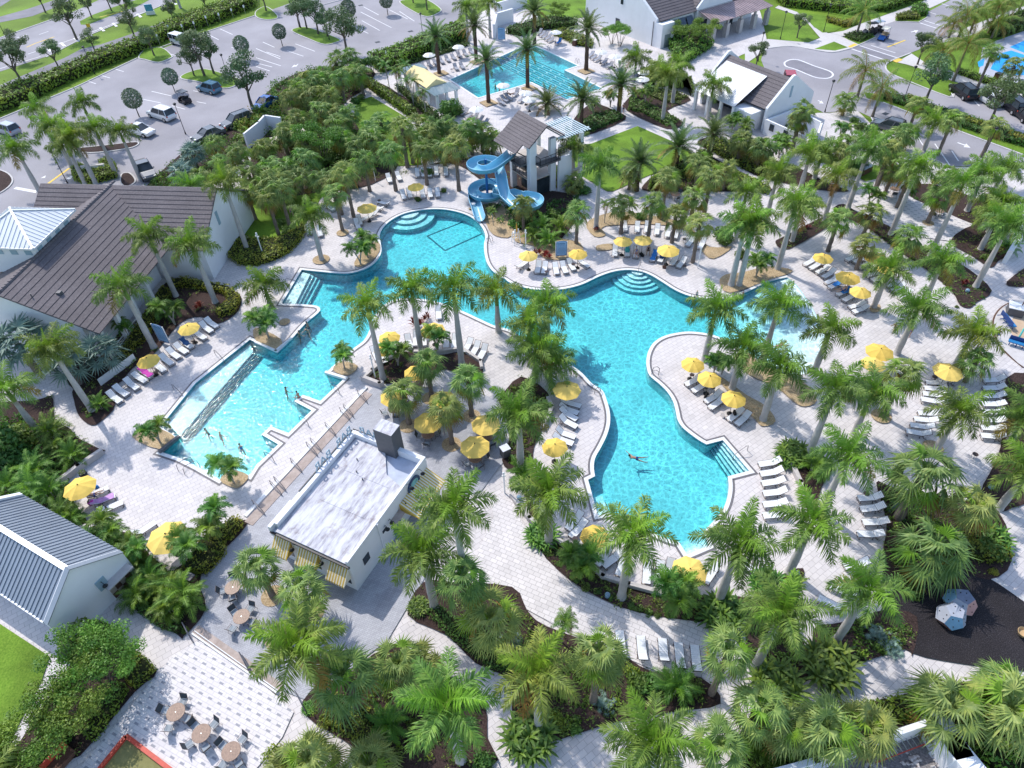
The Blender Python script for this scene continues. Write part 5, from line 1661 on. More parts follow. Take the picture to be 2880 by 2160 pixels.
for k, x, y, R in (('11', 565, 590, 1.05), ('12', 1320, 370, .9), ('12', 1690, 530, .9), ('12', 1865, 285, .85), ('12', 1515, 130, .9), ('32', 975, 285, .9), ('32', 1420, 560, .9), ('11', 250, 1130, .6), ('11', 750, 360, .8), ('13', 150, 180, .9), ('13', 490, 320, .9), ('31', 1125, 600, .6), ('31', 1380, 275, .7), ('31', 1290, 975, .8), ('21', 1730, 530, 1.0), ('01', 2140, 1000, .01)):
 area('gravel_ring', disc(k, x, y, R), M_gravel)
def sq(k, x, y, s, a): c = g(k, x, y); return [Vector((c.x + s * math.cos(a + q), c.y + s * math.sin(a + q))) for q in (.785, 2.356, 3.927, 5.498)]
for k, x, y, s in (('10', 1600, 640, 1.6), ('10', 1910, 540, 1.6), ('10', 2010, 895, 1.7), ('20', 640, 620, 1.7), ('20', 150, 770, 1.6)): area('palm_pit', sq(k, x, y, s, rad(-57)), M_gravel)
# ------------------------------------------------------------------ hedges
def hg(k, pts, H, lk, m, size=.15, dens=34, **kw): return hedge([Vector(q) for q in poly(k, pts)], H, lk, m, size, dens, **kw)
hg('00', [(-300, 960), (0, 850), (200, 780), (450, 700), (800, 540), (1190, 400), (1500, 230), (1900, 90), (2212, -10), (2212, 60), (1900, 190), (1500, 330), (1190, 470), (820, 615), (500, 760), (230, 900), (0, 980), (-300, 1080)], 2.0, 'long tall green hedge between the street path and the car park', M_lhedge, .26, 11, lump=.3)
hg('10', [(980, 560), (1200, 490), (1440, 385), (1700, 285), (1800, 270), (1830, 330), (1700, 400), (1480, 480), (1250, 590), (1080, 640)], 2.3, 'high clipped hedge screening the lap pool from the car park', M_lhedge, .22, 16)
hg('10', [(940, 740), (1000, 730), (1180, 860), (1390, 1000), (1330, 1030), (1150, 900)], 1.4, 'straight dark hedge beside the lawn behind the cabana', M_lhedge, .18, 24)
hg('10', [(1200, 770), (1260, 770), (1520, 960), (1600, 1060), (1540, 1070), (1440, 980)], .9, 'reddish-brown hedge along the cabana path', M_lcover, .16, 22)
hg('30', [(0, -60), (120, -40), (700, 20), (900, -10), (980, 100), (700, 130), (400, 90), (120, 60)], 1.6, 'wide dark hedge behind the entrance lawns', M_lhedge, .24, 14)
hg('30', [(960, 40), (1290, -60), (1330, 0), (1000, 110)], 1.5, 'hedge along the upper edge of the entrance walk', M_lhedge, .24, 14)
hg('30', [(500, 170), (650, 200), (760, 185), (770, 215), (650, 240), (510, 200)], .8, 'low curved hedge on the entrance lawn', M_lyel, .16, 24)
hg('30', [(650, 315), (760, 285), (860, 300), (900, 320), (790, 370), (700, 345)], .6, 'dark low shrub mass on the drive island with a palm', M_lshrub, .16, 24)
hg('30', [(1100, 150), (1200, 120), (1300, 130), (1300, 175), (1110, 180)], .8, 'golden low hedge at the drive corner', M_lyel, .16, 24)
hg('30', [(1225, 90), (1300, 50), (1370, 80), (1370, 140), (1290, 150)], 1.0, 'rounded green hedge at the drive corner', M_lhedge, .16, 24)
hg('30', [(980, 815), (1180, 855), (1500, 960), (1900, 1090), (2212, 1195), (2600, 1330), (2600, 1400), (2212, 1280), (1900, 1190), (1500, 1050), (1180, 930), (970, 860)], .8, 'long low hedge in the median of the right-hand drive', M_lshrub, .16, 26)
hg('30', [(1190, 850), (1330, 900), (1320, 940), (1190, 890)], .95, 'yellow shrub patch at the near end of the drive median', M_lyel, .16, 26)
hg('30', [(1690, 1040), (1880, 1110), (1870, 1150), (1690, 1085)], .95, 'yellow shrub patch in the middle of the drive median', M_lyel, .16, 26)
hg('30', [(2070, 1170), (2250, 1230), (2250, 1280), (2070, 1215)], .95, 'yellow shrub patch at the far right of the drive median', M_lyel, .16, 26)
hg('30', [(1620, 600), (1850, 680), (2212, 770), (2600, 880), (2600, 930), (2212, 820), (1840, 720), (1620, 640)], .7, 'low hedge between the sidewalk and the sports courts', M_lhedge, .16, 26)
hg('30', [(1880, 270), (2212, 130), (2400, 60), (2400, 200), (2212, 270), (1960, 340)], 1.5, 'tall grey-green hedge behind the sports courts', M_lcover, .22, 14)
hg('01', [(1480, 790), (1600, 775), (2000, 852), (2085, 935), (2045, 1050), (1900, 1100), (1880, 1060), (1960, 1000), (1990, 940), (1930, 890), (1600, 830), (1490, 850)], .9, 'golden-green hedge curving round the clubhouse bed', M_lyel, .13, 40)
hg('01', [(1420, 850), (1500, 880), (1480, 950), (1380, 1060), (1300, 1260), (1180, 1360), (1100, 1500), (1030, 1480), (1130, 1290), (1270, 1080)], .8, 'golden-green hedge under the clubhouse eave', M_lyel, .13, 40)
hg('11', [(-250, 400), (0, 440), (200, 430), (330, 370), (420, 300), (440, 330), (400, 420), (300, 530), (150, 610), (0, 650), (-150, 640), (-260, 560), (-330, 470)], .9, 'dense golden hedge curving below the small lawn', M_lyel, .14, 40)
hg('13', [(1480, 320), (1600, 290), (1760, 400), (2000, 540), (2150, 680), (2200, 800), ('23', 0, 820), ('13', 2060, 820), ('13', 1800, 640), ('13', 1560, 420)], .7, 'dark clipped hedge edging the curved path below the bar', M_lshrub, .10, 70)
hg('13', [(560, 1260), (680, 1140), (1000, 1160), (1080, 1200), (1040, 1350), (960, 1500), (860, 1440), (700, 1310)], .8, 'golden clipped hedge in the triangular bottom bed', M_lyel, .10, 70)
hg('03', [(1150, 660), (1250, 700), (1365, 815), (1290, 900), (1180, 985), (1120, 930), (1130, 780)], .75, 'bright golden hedge at the corner of the dashed patio', M_lyel, .10, 70)
hg('03', [(1090, 190), (1200, 220), (1420, 360), (1590, 450), (1560, 505), (1400, 460), (1180, 300)], .8, 'dark green hedge below the feathery palms by the shed', M_lshrub, .11, 60)
hg('02', [(1740, 1400), (1880, 1280), (2090, 1180), (2120, 1230), (1960, 1400), (1960, 1480), (1800, 1659), (1640, 1659), (1600, 1620)], 1.0, 'mixed golden hedge beside the bar ramp', M_lyel, .12, 50)
hg('03', [(430, 1240), (560, 1180), (620, 1290), (640, 1420), (520, 1540), (300, 1740), (180, 1740), (330, 1500)], .9, 'loose green hedge along the bottom-left bed', M_lhedge, .12, 50)
hg('03', [(850, 1100), (1080, 950), (1130, 1000), (1000, 1210), (830, 1440), (760, 1400)], .9, 'loose green hedge along the shaded edge of the dashed patio', M_lhedge, .12, 50)
hg('20', [(1200, 1560), (1640, 1340), (1720, 1360), (1720, 1420), (1300, 1620), (1180, 1659)], 1.1, 'bright hedge between the square lawn and the loungers', M_lbright, .17, 28)
hg('20', [(1640, 1270), (1740, 1210), (1980, 1290), (2212, 1400), ('30', 120, 1480), ('30', 80, 1530), ('20', 2200, 1560), ('20', 1900, 1420)], .9, 'olive shrub hedge beside the pavilion walk', M_lyel, .17, 28)
hg('20', [(1720, 1440), (2000, 1560), (2212, 1650), ('21', 2212, 30), ('21', 2000, -20), ('21', 1740, -140)], 1.0, 'bright hedge between the pavilion walk and the lounger terrace', M_lbright, .17, 28)
hg('20', [(1010, 960), (1120, 980), (1340, 1100), (1440, 1060), (1330, 1000), (1150, 900), (1020, 870)], .6, 'dark green bed hedge at the corner of the square lawn walk', M_lshrub, .17, 30)
hg('20', [(1340, 900), (1520, 850), (1420, 800), (1200, 760), (1180, 840)], .5, 'low leafy bed hedge beside the pavilion terrace', M_lcover, .17, 24)
hg('20', [(590, 1160), (700, 1140), (960, 1030), (880, 980), (720, 1000), (590, 1080)], .7, 'dark bed hedge behind the slide tower walk', M_lshrub, .17, 30)
hg('33', [(1600, 1180), (2300, 1180), (2300, 1800), (1960, 1800), (1700, 1400)], 1.0, 'dark large-leaved hedge outside the service yard wall', M_lhedge, .16, 36)
hg('33', [(-200, 1560), (0, 1450), (300, 1480), (560, 1400), (700, 1420), (400, 1560), (100, 1660), (-200, 1740)], .9, 'green hedge in front of the service yard wall', M_lhedge, .14, 40)
hg('33', [(860, 1120), (1060, 1080), (1200, 1100), (1210, 1220), (1050, 1290), (900, 1310)], .9, 'green hedge at the corner of the service yard wall', M_lhedge, .14, 40)
hg('32', [(1580, 1300), (1850, 1200), (2000, 1400), (2090, 1530), (1880, 1560), (1640, 1480)], .8, 'golden and green hedge above the playground kerb', M_lyel, .14, 44)
hg('20', [(1560, 840), (1540, 720), (1400, 780), (1180, 730), (1100, 650), (1240, 600), (1500, 690)], 1.4, 'dark hedge behind the pavilion palms', M_lshrub, .2, 18)
hg('20', [(1340, 380), (1500, 320), (1650, 350), (1740, 410), (1500, 560), (1380, 470)], 1.6, 'leafy hedge at the foot of the white hall', M_lhedge, .22, 16)
hg('20', [(340, 300), (460, 270), (700, 370), (690, 420), (560, 400)], .9, 'yellowish hedge beside the lap pool loungers', M_lyel, .2, 18)
hg('20', [(-60, 290), (130, 230), (340, 180), (560, 200), (560, 250), (300, 260), (60, 320)], 1.3, 'dark hedge behind the lap pool by the white walls', M_lshrub, .22, 16)
hg('10', [(1200, 540), (1460, 470), (1830, 350), (1840, 400), (1480, 520), (1230, 590)], .6, 'low leafy hedge behind the lap pool loungers', M_lcover, .18, 20)
for k, pts, lk in (('31', [(70, 440), (500, 220), (560, 225), (530, 285), (190, 480)], 'low ground cover in the wedge bed by the right loungers'), ('31', [(600, 150), (820, 220), (1180, 420), (1400, 520), (1300, 600), (1080, 480), (720, 240)], 'low ground cover in the long diagonal bed'),
                   ('31', [(1420, 700), (1660, 700), (1900, 850), (1740, 1000), (1650, 960)], 'low ground cover round the tip of the diagonal bed'), ('31', [(1600, 430), (1790, 310), (2060, 500), (1920, 640)], 'long grassy ground cover in the bed by the patterned patio'),
                   ('22', [(250, 1420), (480, 1580), ('23', 640, 100), ('23', 900, 220), ('23', 1300, 340), ('23', 1640, 380), ('23', 1600, 250), ('23', 1000, 120), ('22', 560, 1560), ('22', 330, 1350)], 'low bedding along the curved wall of the lower lobe'), ('32', [(2080, 0), (2280, 20), (2280, 700), (2080, 500)], 'ground cover behind the far-right lounger row'),
                   ('23', [(330, 1200), (640, 1180), (700, 1280), (360, 1430)], 'sparse ground cover beside the bottom path'), ('20', [(1160, 810), (1400, 820), (1500, 870), (1340, 940)], 'rows of ground cover beside the pavilion terrace'),
                   ('I', [(1260, 800), (1500, 640), (1760, 560), (1740, 760), (1480, 900)], 'ground cover in the middle island planter'), ('13', [(2000, 640), ('23', 160, 400), ('23', 800, 760), ('23', 700, 1100), ('23', 100, 1100)], 'mixed ground cover under the bottom palms'),
                   ('10', [(20, 1100), (900, 1000), (1400, 1500), (400, 1640)], 'undergrowth below the palm grove'), ('33', [(820, 420), (1240, 420), (1200, 620), (700, 780)], 'shaded ground cover beside the playground'),
                   ('32', [(1000, 950), (1600, 1040), (1560, 1300), (1050, 1600)], 'ground cover under the playground palms'), ('02', [(0, 700), (500, 560), (700, 1100), (100, 900)], 'undergrowth in the left-hand garden')):
 cover([Vector(q) for q in poly(k, pts)], lk)
ug = MB(); r = random.Random(91)
for nm, k, pts, m in BEDS:
 if m is not M_mulch: continue
 P = poly(k, pts); x0, x1, y0, y1 = inhull(P); ar = (x1 - x0) * (y1 - y0)
 for q in scatter(P, int(min(900, ar * .9)), r):
  if noise.noise(Vector((q[0] * .5, q[1] * .5, 7))) < -.12: continue
  hh = r.choice((.12, .2, .3))
  for _ in range(9): leaf(ug, r, Vector((q[0] + r.gauss(0, hh * .6), q[1] + r.gauss(0, hh * .6), .07 + r.uniform(0, hh * 1.3))), Vector((0, 0, .7)), hh * .36, r.randrange(3) // 2)
o = ug.build('bedding_plants', [M_lcover, M_lbright]); o['kind'] = 'stuff'; mark(o, 'low bedding plants scattered over the dark mulch beds', 'bedding plants')
def undergrowth(k, pts, h, n, lk, m=None, size=.16):
 P = poly(k, pts); b = MB(); r = random.Random(n)
 for q in scatter(P, n, r):
  hh = h * r.uniform(.4, 1.1)
  clump(b, r, (q[0], q[1], hh * .55), (hh * .7, hh * .7, hh * .5), 34, size, r.randrange(2), .8, .5)
 o = b.build('undergrowth', m or [M_lshrub, M_lhedge]); o['kind'] = 'stuff'; mark(o, lk, 'undergrowth')
undergrowth('10', [(0, 1000), (170, 740), (500, 600), (980, 600), (960, 780), (780, 900), (860, 1060), (1000, 1300), (1200, 1420), (1000, 1560), (500, 1600), (420, 1300), (240, 1150), (60, 1180)], 1.5, 420, 'dense leafy undergrowth filling the palm grove')
undergrowth('10', [(1430, 1100), (1560, 1040), (2000, 1200), (2100, 1330), (1760, 1400), (1450, 1400)], 1.2, 130, 'leafy undergrowth between the grove lawn and the slide')
undergrowth('s', [(390, 590), (410, 540), (480, 470), (560, 400), (650, 350), (710, 330), (700, 400), (640, 450), (580, 530), (470, 590)], 1.2, 170, 'undergrowth between the clubhouse gable and the car park')
undergrowth('D', [(420, 1480), (700, 1400), (950, 1500), (1150, 1560), (1400, 1400), (1650, 1300), (1750, 1500), (1300, 1700), (900, 1800), (520, 1700)], .9, 90, 'leafy planting under the water slide', None, .12)
undergrowth('J', [(560, 640), (700, 500), (880, 610), (890, 760), (790, 980), (760, 1100), (660, 1150), (590, 1080), (640, 900)], .7, 90, 'leafy planting round the palm strip on the island', None, .10)
undergrowth('02', [(-100, 300), (300, 260), (460, 320), (620, 420), (830, 570), (540, 830), (700, 1180), (400, 1150), (-100, 950)], 1.1, 150, 'thick planting in the left-hand garden', None, .13)
undergrowth('13', [(440, 1160), (640, 1080), (1100, 700), (1500, 800), (1900, 1120), (1960, 1600), (1100, 1600), (860, 1440)], .6, 130, 'mixed low shrubs filling the triangular bottom bed', None, .09)
undergrowth('13', [(1700, 380), (2212, 300), ('23', 260, 480), ('23', 880, 720), ('23', 1200, 860), ('23', 1600, 920), ('23', 1700, 1100), ('23', 1000, 1230), ('23', 350, 1380), ('23', 60, 1480), ('13', 2200, 900)], .65, 210, 'mixed low shrubs filling the bottom middle bed', None, .09)
undergrowth('33', [(-100, 120), (200, 60), (200, 300), (330, 700), (200, 950), (-150, 900)], .8, 50, 'shrubs in the bed between the bottom loungers and the path', None, .10)
undergrowth('32', [(960, 900), (1600, 1040), (1960, 1140), (2060, 1480), (1600, 1560), (1040, 1700), (1040, 1200)], .7, 130, 'shrubs under the palms above the playground', None, .10)
undergrowth('33', [(420, 500), (760, 400), (1240, 400), (1200, 620), (720, 760), (480, 840)], .7, 70, 'shrubs beside the playground surface', None, .10)
undergrowth('33', [(-200, 1540), (900, 1120), (1500, 980), (2250, 950), (2250, 1180), (1560, 1200), (1200, 1260), (200, 1560)], .8, 150, 'shrubs along the garden side of the yard wall', None, .10)
undergrowth('20', [(1320, 1500), (1640, 1370), (2200, 1640), ('21', 2100, 0), ('21', 1500, 10), ('20', 1180, 1640)], .8, 120, 'shrubs between the terrace and the square lawn', None, .13)
undergrowth('10', [(0, 930), (150, 880), (200, 1000), (150, 1120), (-60, 1180), (-120, 1080)], 2.0, 34, 'golden leafy thicket at the left edge of the grove', [M_lyel, M_lold])
# ------------------------------------------------------------------ buildings
def loc2(o, p): return o.matrix_basis.inverted() @ Vector(p)
def slope(mb, r0, r1, e1, e0, n=12, lip=.05, m=0, ml=1):
 """a tiled slope: courses lapping from the ridge r0-r1 down to the eave e0-e1"""
 r0, r1, e0, e1 = map(Vector, (r0, r1, e0, e1))
 nn = (r1 - r0).cross(e0 - r0).normalized()
 if nn.z < 0: nn = -nn
 for i in range(n):
  a, b = r0.lerp(e0, i / n), r1.lerp(e1, i / n)
  c, d = r1.lerp(e1, (i + 1) / n), r0.lerp(e0, (i + 1) / n)
  c2, d2 = c + nn * lip, d + nn * lip
  mb.add([a, b, c2, d2, c - nn * .01, d - nn * .01], [(0, 3, 2, 1)], m)
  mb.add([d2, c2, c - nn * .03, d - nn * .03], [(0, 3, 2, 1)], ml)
 mb.add([r0 - nn * .14, r1 - nn * .14, e1 - nn * .14, e0 - nn * .14], [(0, 1, 2, 3)], m)
 for p, q in ((r0, e0), (r1, e1)): mb.add([p, q, q - nn * .14, p - nn * .14], [(0, 1, 2, 3)], m)
def seams(mb, r0, r1, e1, e0, n, m=0, w=.05, h=.06, th=.08):
 r0, r1, e0, e1 = map(Vector, (r0, r1, e0, e1))
 nn = (r1 - r0).cross(e0 - r0).normalized()
 if nn.z < 0: nn = -nn
 mb.hexa([e0 - nn * th, e1 - nn * th, r1 - nn * th, r0 - nn * th], [e0, e1, r1, r0], m)
 for i in range(n + 1):
  t = i / n
  a, b = r0.lerp(r1, t) + nn * h * .5, e0.lerp(e1, t) + nn * h * .5
  if (a - b).length > .3: mb.bar(a, b, w, h, m, nn)
def bld(name, p, deg, label, cat): return thing(name, p, rad(deg), None, cat, None, label)
zt = 4.2
D_, C_, B_, A_ = [g('12', x, y, zt) for x, y in ((790, 1540), (1515, 600), (830, 400), (165, 1205))]
ud = ((C_ - D_) + (B_ - A_)); ang = math.atan2(ud.y, ud.x)
bar = bld('pool_bar', (D_.x, D_.y, 0), math.degrees(ang), 'flat white-roofed pool bar building with yellow striped awnings in the middle', 'building')
BL, BW = ((C_ - D_).length + (B_ - A_).length) / 2, ((A_ - D_).length + (B_ - C_).length) / 2
w = MB()
w.box(BL / 2, BW / 2, 0, BL, BW, 3.5)
w.hexa([(0, 0, 3.5), (BL, 0, 3.5), (BL, .22, 3.5), (0, .22, 3.5)], [(0, 0, 4.15), (BL, 0, 4.2), (BL, .22, 4.2), (0, .22, 4.15)])
w.box(BL - .2, BW / 2 + .01, 3.5, .4, BW - .46, .70)
w.box(BL / 2 + .2, BW - .2, 3.5, BL - .4, .42, .66)
w.box(1.3, BW + .02, 2.9, 2.7, .30, 1.22)
w.box(BL * .34, -.05, 0, .12, .12, 4.1)
w.build('wall', M_white, bar)
rf = MB()
P_ = [(.02, .24), (BL * .70, .24), (BL * .76, BW * .30), (BL - .42, BW * .52), (BL - .42, BW - .42), (.02, BW - .42)]
rf.prism(P_, 3.5, 3.72)
for t in (.36, .66): rf.box(BL * t, BW * .47, 3.72, .05, BW * .6, .03)
rf.build('roof', M_barroof, bar)
pr = MB()
pr.hexa([(BL * .70, .24, 3.505), (BL - .42, .24, 3.505), (BL - .42, BW * .52, 3.505), (BL * .76, BW * .30, 3.505)], [(BL * .70, .24, 3.52), (BL - .42, .24, 3.52), (BL - .42, BW * .52, 3.52), (BL * .76, BW * .30, 3.52)])
pr.build('lower_roof', plain('blue_shade_roof', (.42, .46, .55), .6, 0, .3, .15, 1.0), bar)  # bluish shade of the recessed pocket is put into this roof colour
for x, y in ((BL * .68, BW * .62), (BL * .78, BW * .72), (BL * .64, BW * .50)): vt = MB(); vt.tube([(x, y, 3.72), (x, y, 3.95)], .05, 8); vt.build('roof_vent', M_greym, bar)
bx = MB(); bx.box(BL - .15, BW * .46, 2.4, 1.25, 1.75, 4.0); bx.build('grey_screen_box', M_greym, bar)
cpx = MB(); cpx.box(BL - .15, BW * .46, 6.40, 1.29, 1.79, .05); cpx.build('screen_box_cap', M_barroof, bar)
gt = MB(); gt.box(-.08, BW / 2, 3.42, .16, BW + .1, .16); gt.build('gutter', M_dark, bar)
def awning(nm, x0, x1, side, zt_, zb, out, m):
 """sloped canvas with closed cheeks on the wall y=0 ('r') or x=0 ('f')"""
 a = MB()
 if side == 'r': T = [(x0, -.02, zt_), (x1, -.02, zt_), (x1, -out, zb), (x0, -out, zb)]
 else: T = [(-.02, x0, zt_), (-.02, x1, zt_), (-out, x1, zb), (-out, x0, zb)]
 a.add(T, [(3, 2, 1, 0)] if side == 'r' else [(0, 1, 2, 3)])
 B4 = [(q[0], q[1], zb - .22) for q in (T[3], T[2])]
 a.add([T[3], T[2], B4[1], B4[0]], [(0, 1, 2, 3)])
 for t, o in ((T[0], T[3]), (T[1], T[2])): a.add([t, o, (t[0], t[1], zb)], [(0, 1, 2)])
 return a.build(nm, m, bar)
M_awnx = stripes('awning_stripe_x', (.80, .74, .60), (.62, .42, .09), .24, 0)
M_awny = stripes('awning_stripe_y', (.80, .74, .60), (.62, .42, .09), .24, 1)
awning('side_awning', BL * .60, BL * .985, 'r', 3.0, 2.15, 1.75, M_awnx)
for a, b in ((.02, .26), (.40, .66), (.76, .98)): awning('front_awning', BW * a, BW * b, 'f', 3.1, 2.0, .95, M_awny)
for a, b in ((.05, .23), (.44, .62), (.80, .95)):
 q = MB(); q.box(-.015, BW * (a + b) / 2, .9, .05, BW * (b - a), 1.5); q.build('serving_window', M_glass, bar)
for x, z, s, h in ((BL * .16, 1.7, .75, .85), (BL * .34 + .6, 2.3, .5, .3)):
 q = MB(); q.box(x, -.015, z, s, .05, h); q.build('wall_window', M_glass, bar)
q = MB(); q.box(BL * .53, -.02, 0, 1.0, .06, 2.2); q.build('side_door', plain('teal_door', (.10, .22, .25), .5), bar)
q = MB(); q.hexa([(BL * .47, -.55, 2.35), (BL * .59, -.55, 2.35), (BL * .59, 0, 2.42), (BL * .47, 0, 2.42)], [(BL * .47, -.55, 2.42), (BL * .59, -.55, 2.42), (BL * .59, 0, 2.55), (BL * .47, 0, 2.55)]); q.build('door_canopy', M_tan, bar)
def gooseneck(parent, p, out, nm='wall_lamp'):
 q = MB(); p = Vector(p); o = Vector(out)
 q.tube([p, p + o * .5 + UP * .35, p + o + UP * .2, p + o], .02, 6)
 q.lathe([(.05, .12), (.12, .05), (.20, -.06)], 10, 0, tuple(p + o - UP * .05))
 return q.build(nm, M_dark, parent)
for x in (BL * .72, BL * .87): gooseneck(bar, (x, 0, 4.0), (0, -.55, 0))
for y in (BW * .33, BW * .71): gooseneck(bar, (0, y, 3.0), (-.4, 0, 0))
for x in (BL * .64, BL * .46, BL * .40): gooseneck(bar, (x, 0, 2.8), (0, -.3, 0))
sg = MB()
n = 24
for i in range(n):
 t0, t1 = 2 * PI * i / n, 2 * PI * (i + 1) / n
 P4 = [(BL * .80 + r_ * math.cos(t), -.03, 3.1 + r_ * .95 * math.sin(t)) for r_, t in ((.62, t0), (.62, t1), (.85, t1), (.85, t0))]
 sg.hexa(P4, [(x, y - .10, z) for x, y, z in P4])
s_ = sg.build('round_sign_ring', plain('sign_navy', (.01, .05, .14), .4, 0, .5), bar)
sd = MB()
P4 = [(BL * .80 + .62 * math.cos(2 * PI * i / n), -.03, 3.1 + .59 * math.sin(2 * PI * i / n)) for i in range(n)]
sd.hexa(P4, [(x, y - .05, z) for x, y, z in P4]); sd.build('round_sign_face', plain('sign_aqua', (.22, .50, .52), .5, 0, .4, .35, 3.0), s_)
def letters(txt, p, rz, size, m, parent, nm, tilt=PI / 2, ext=.03):
 cu = bpy.data.curves.new(nm, 'FONT'); cu.body = txt; cu.size = size; cu.extrude = ext; cu.align_x = 'CENTER'
 t = bpy.data.objects.new(nm, cu); COL.objects.link(t)
 dg = bpy.context.evaluated_depsgraph_get(); dg.update()
 me = bpy.data.meshes.new_from_object(t.evaluated_get(dg)); bpy.data.objects.remove(t)
 me.materials.clear(); me.materials.append(m)
 o = bpy.data.objects.new(nm, me); COL.objects.link(o)
 o.location = p; o.rotation_euler = (tilt, 0, rz); o.parent = parent
 return o
letters('BAR', (BL * .62, BW - .06, 4.22), PI, 1.15, M_lav, bar, 'roof_letters')
letters('BAR', (BL * .88, BW - .06, 4.22), PI, 1.15, M_lav, bar, 'roof_letters')
letters('BAR', (BL - .06, BW * .76, 4.22), PI / 2, 1.15, M_lav, bar, 'roof_letters')
tl = MB(); tl.box(BL * .66, BW + .02, 4.12, BL * .66, .10, .10); tl.box(BL + .02, BW * .80, 4.12, .10, BW * .4, .10); tl.build('letter_rail', M_dark, bar)
mt = MB(); c = g('13', 742, 160); mt.box(c.x, c.y, .075, 1.9, 1.7, .015, ang); o = mt.build('door_mat', plain('teal_mat', (.01, .06, .09), .8, 0, .2)); mark(o, None, 'mat', None, 'dark teal mat on the paving at the near corner of the bar')
e0 = g('01', 860, 1225, 4.3)
club = bld('clubhouse', (e0.x, e0.y, 0), 82.4, 'large clubhouse with brown tiled roofs and a white metal cupola at the left', 'building')
w = MB()
w.box(8, 10.5, 0, 14.2, 16, 4.2)
w.hexa([(.9, 2.4, 4.2), (1.3, 2.4, 4.2), (1.3, 17, 4.2), (.9, 17, 4.2)], [(.9, 9, 8.0), (1.3, 9, 8.0), (1.3, 9.6, 8.0), (.9, 9.6, 8.0)])
w.box(22, 6.5, 0, 13.2, 21, 4.2)
w.hexa([(15.5, -4.0, 4.2), (28.5, -4.0, 4.2), (28.5, -3.7, 4.2), (15.5, -3.7, 4.2)], [(21.8, -4.0, 8.0), (22.2, -4.0, 8.0), (22.2, -3.7, 8.0), (21.8, -3.7, 8.0)])
w.build('wall', M_white, club)
rf = MB()
slope(rf, (.4, 9, 8.45), (22, 9, 8.45), (22, 0, 4.3), (0, 0, 4.3), 15)
slope(rf, (22, 9, 8.45), (.4, 9, 8.45), (0, 18, 4.3), (22, 18, 4.3), 15)
slope(rf, (22, 9, 8.44), (22, -4.4, 8.44), (15, -4.4, 4.32), (15, 9, 4.32), 14)
slope(rf, (22, -4.4, 8.44), (22, 18, 8.44), (29, 18, 4.32), (29, -4.4, 4.32), 14)
slope(rf, (22, 18, 8.44), (22, 9, 8.44), (15, 9, 4.32), (15, 18, 4.32), 14)
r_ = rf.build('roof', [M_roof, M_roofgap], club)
rc = MB()
for i in range(46): rc.hexa([(.4 + i * .49, 8.8, 8.42), (.86 + i * .49, 8.8, 8.42), (.86 + i * .49, 9.2, 8.42), (.4 + i * .49, 9.2, 8.42)], [(.45 + i * .49, 8.9, 8.60), (.86 + i * .49, 8.88, 8.56), (.86 + i * .49, 9.12, 8.56), (.45 + i * .49, 9.1, 8.60)])
rc.build('ridge_tiles', M_roof, r_)
vt = MB(); vt.box(3.2, 5.0, 6.2, .45, .45, .7); vt.build('roof_vent', M_greym, r_); vt = MB(); vt.tube([(1.6, 6.6, 7.2), (1.6, 6.6, 7.75)], .06, 6); vt.build('vent_pipe', M_greym, r_)
for x in (1.0, 4.0, 7.0, 10.2): q = MB(); q.box(x, .9, 0, .45, .45, 4.1); q.build('porch_column', M_whitep, club)
q = MB(); q.box(1.05, 5.0, 2.0, .06, .55, 2.2); q.build('gable_window', M_lav, club)
q = MB(); q.box(20.6, -4.03, 4.4, .5, .08, 1.7); q.build('gable_window', M_lav, club)
for x in (1.0, 4.0):
 q = MB()
 for z in (.5, 1.0): q.bar((x, .9, z), (x + 3.0, .9, z), .05, .05)
 for k in range(14): q.bar((x + .2 * k + .2, .9, .08), (x + .2 * k + .2, .9, 1.0), .025, .025)
 q.build('porch_railing', M_whitep, club)
ca, cb = loc2(club, g('01', 285, 490, 9.6)), loc2(club, g('01', 632, 147, 9.6))
cx0, cy0 = ca.x, ca.y
cl = max(5.0, min(8.0, cb.x - ca.x))
cup = MB(); cup.box(cx0 + cl / 2, cy0 + cl / 2, 6.0, cl - 1.3, cl - 1.3, 3.55); cp_ = cup.build('cupola', M_white, club)
q = MB()
ap = (cx0 + cl * .5, cy0 + cl * .5, 11.6)
C4 = [(cx0, cy0, 9.6), (cx0 + cl, cy0, 9.6), (cx0 + cl, cy0 + cl, 9.6), (cx0, cy0 + cl, 9.6)]
for i in range(4):
 a, b = Vector(C4[i]), Vector(C4[(i + 1) % 4])
 q.add([a, b, ap], [(0, 1, 2)])
 nn = (b - a).cross(Vector(ap) - a).normalized()
 for t in range(1, 15):
  s0 = a.lerp(b, t / 15); f = 1 - abs(t / 15 - .5) * 2
  e_ = s0 + (Vector(ap) - a.lerp(b, .5)) * f
  if f > .05: q.bar(s0 + nn * .03, e_ + nn * .03, .05, .06, 0, nn)
 q.bar(a + Vector((0, 0, .04)), Vector(ap) + Vector((0, 0, .05)), .22, .08)
 q.bar(a - UP * .1, b - UP * .1, .16, .2)
q.build('cupola_roof', M_wroof, cp_)
for k in range(4):
 x = cx0 + .65 + (cl - 1.3) * (k + .5) / 4
 q = MB(); q.box(x, cy0 + .63, 8.35, .75, .06, .75); q.build('cupola_window', M_lav, cp_)
 q = MB(); q.box(cx0 + .63, cy0 + .65 + (cl - 1.3) * (k + .5) / 4, 8.35, .06, .75, .75); q.build('cupola_window', M_lav, cp_)
zr, ze = 5.7, 3.3
rg, re, le = g('02', 598, 1612, zr), g('02', 1107, 1487, ze), g('03', 418, 425, ze)
shed = bld('metal_roofed_shed', (rg.x, rg.y, 0), 150.4, 'white shed with a grey standing-seam metal roof at the lower left', 'building')
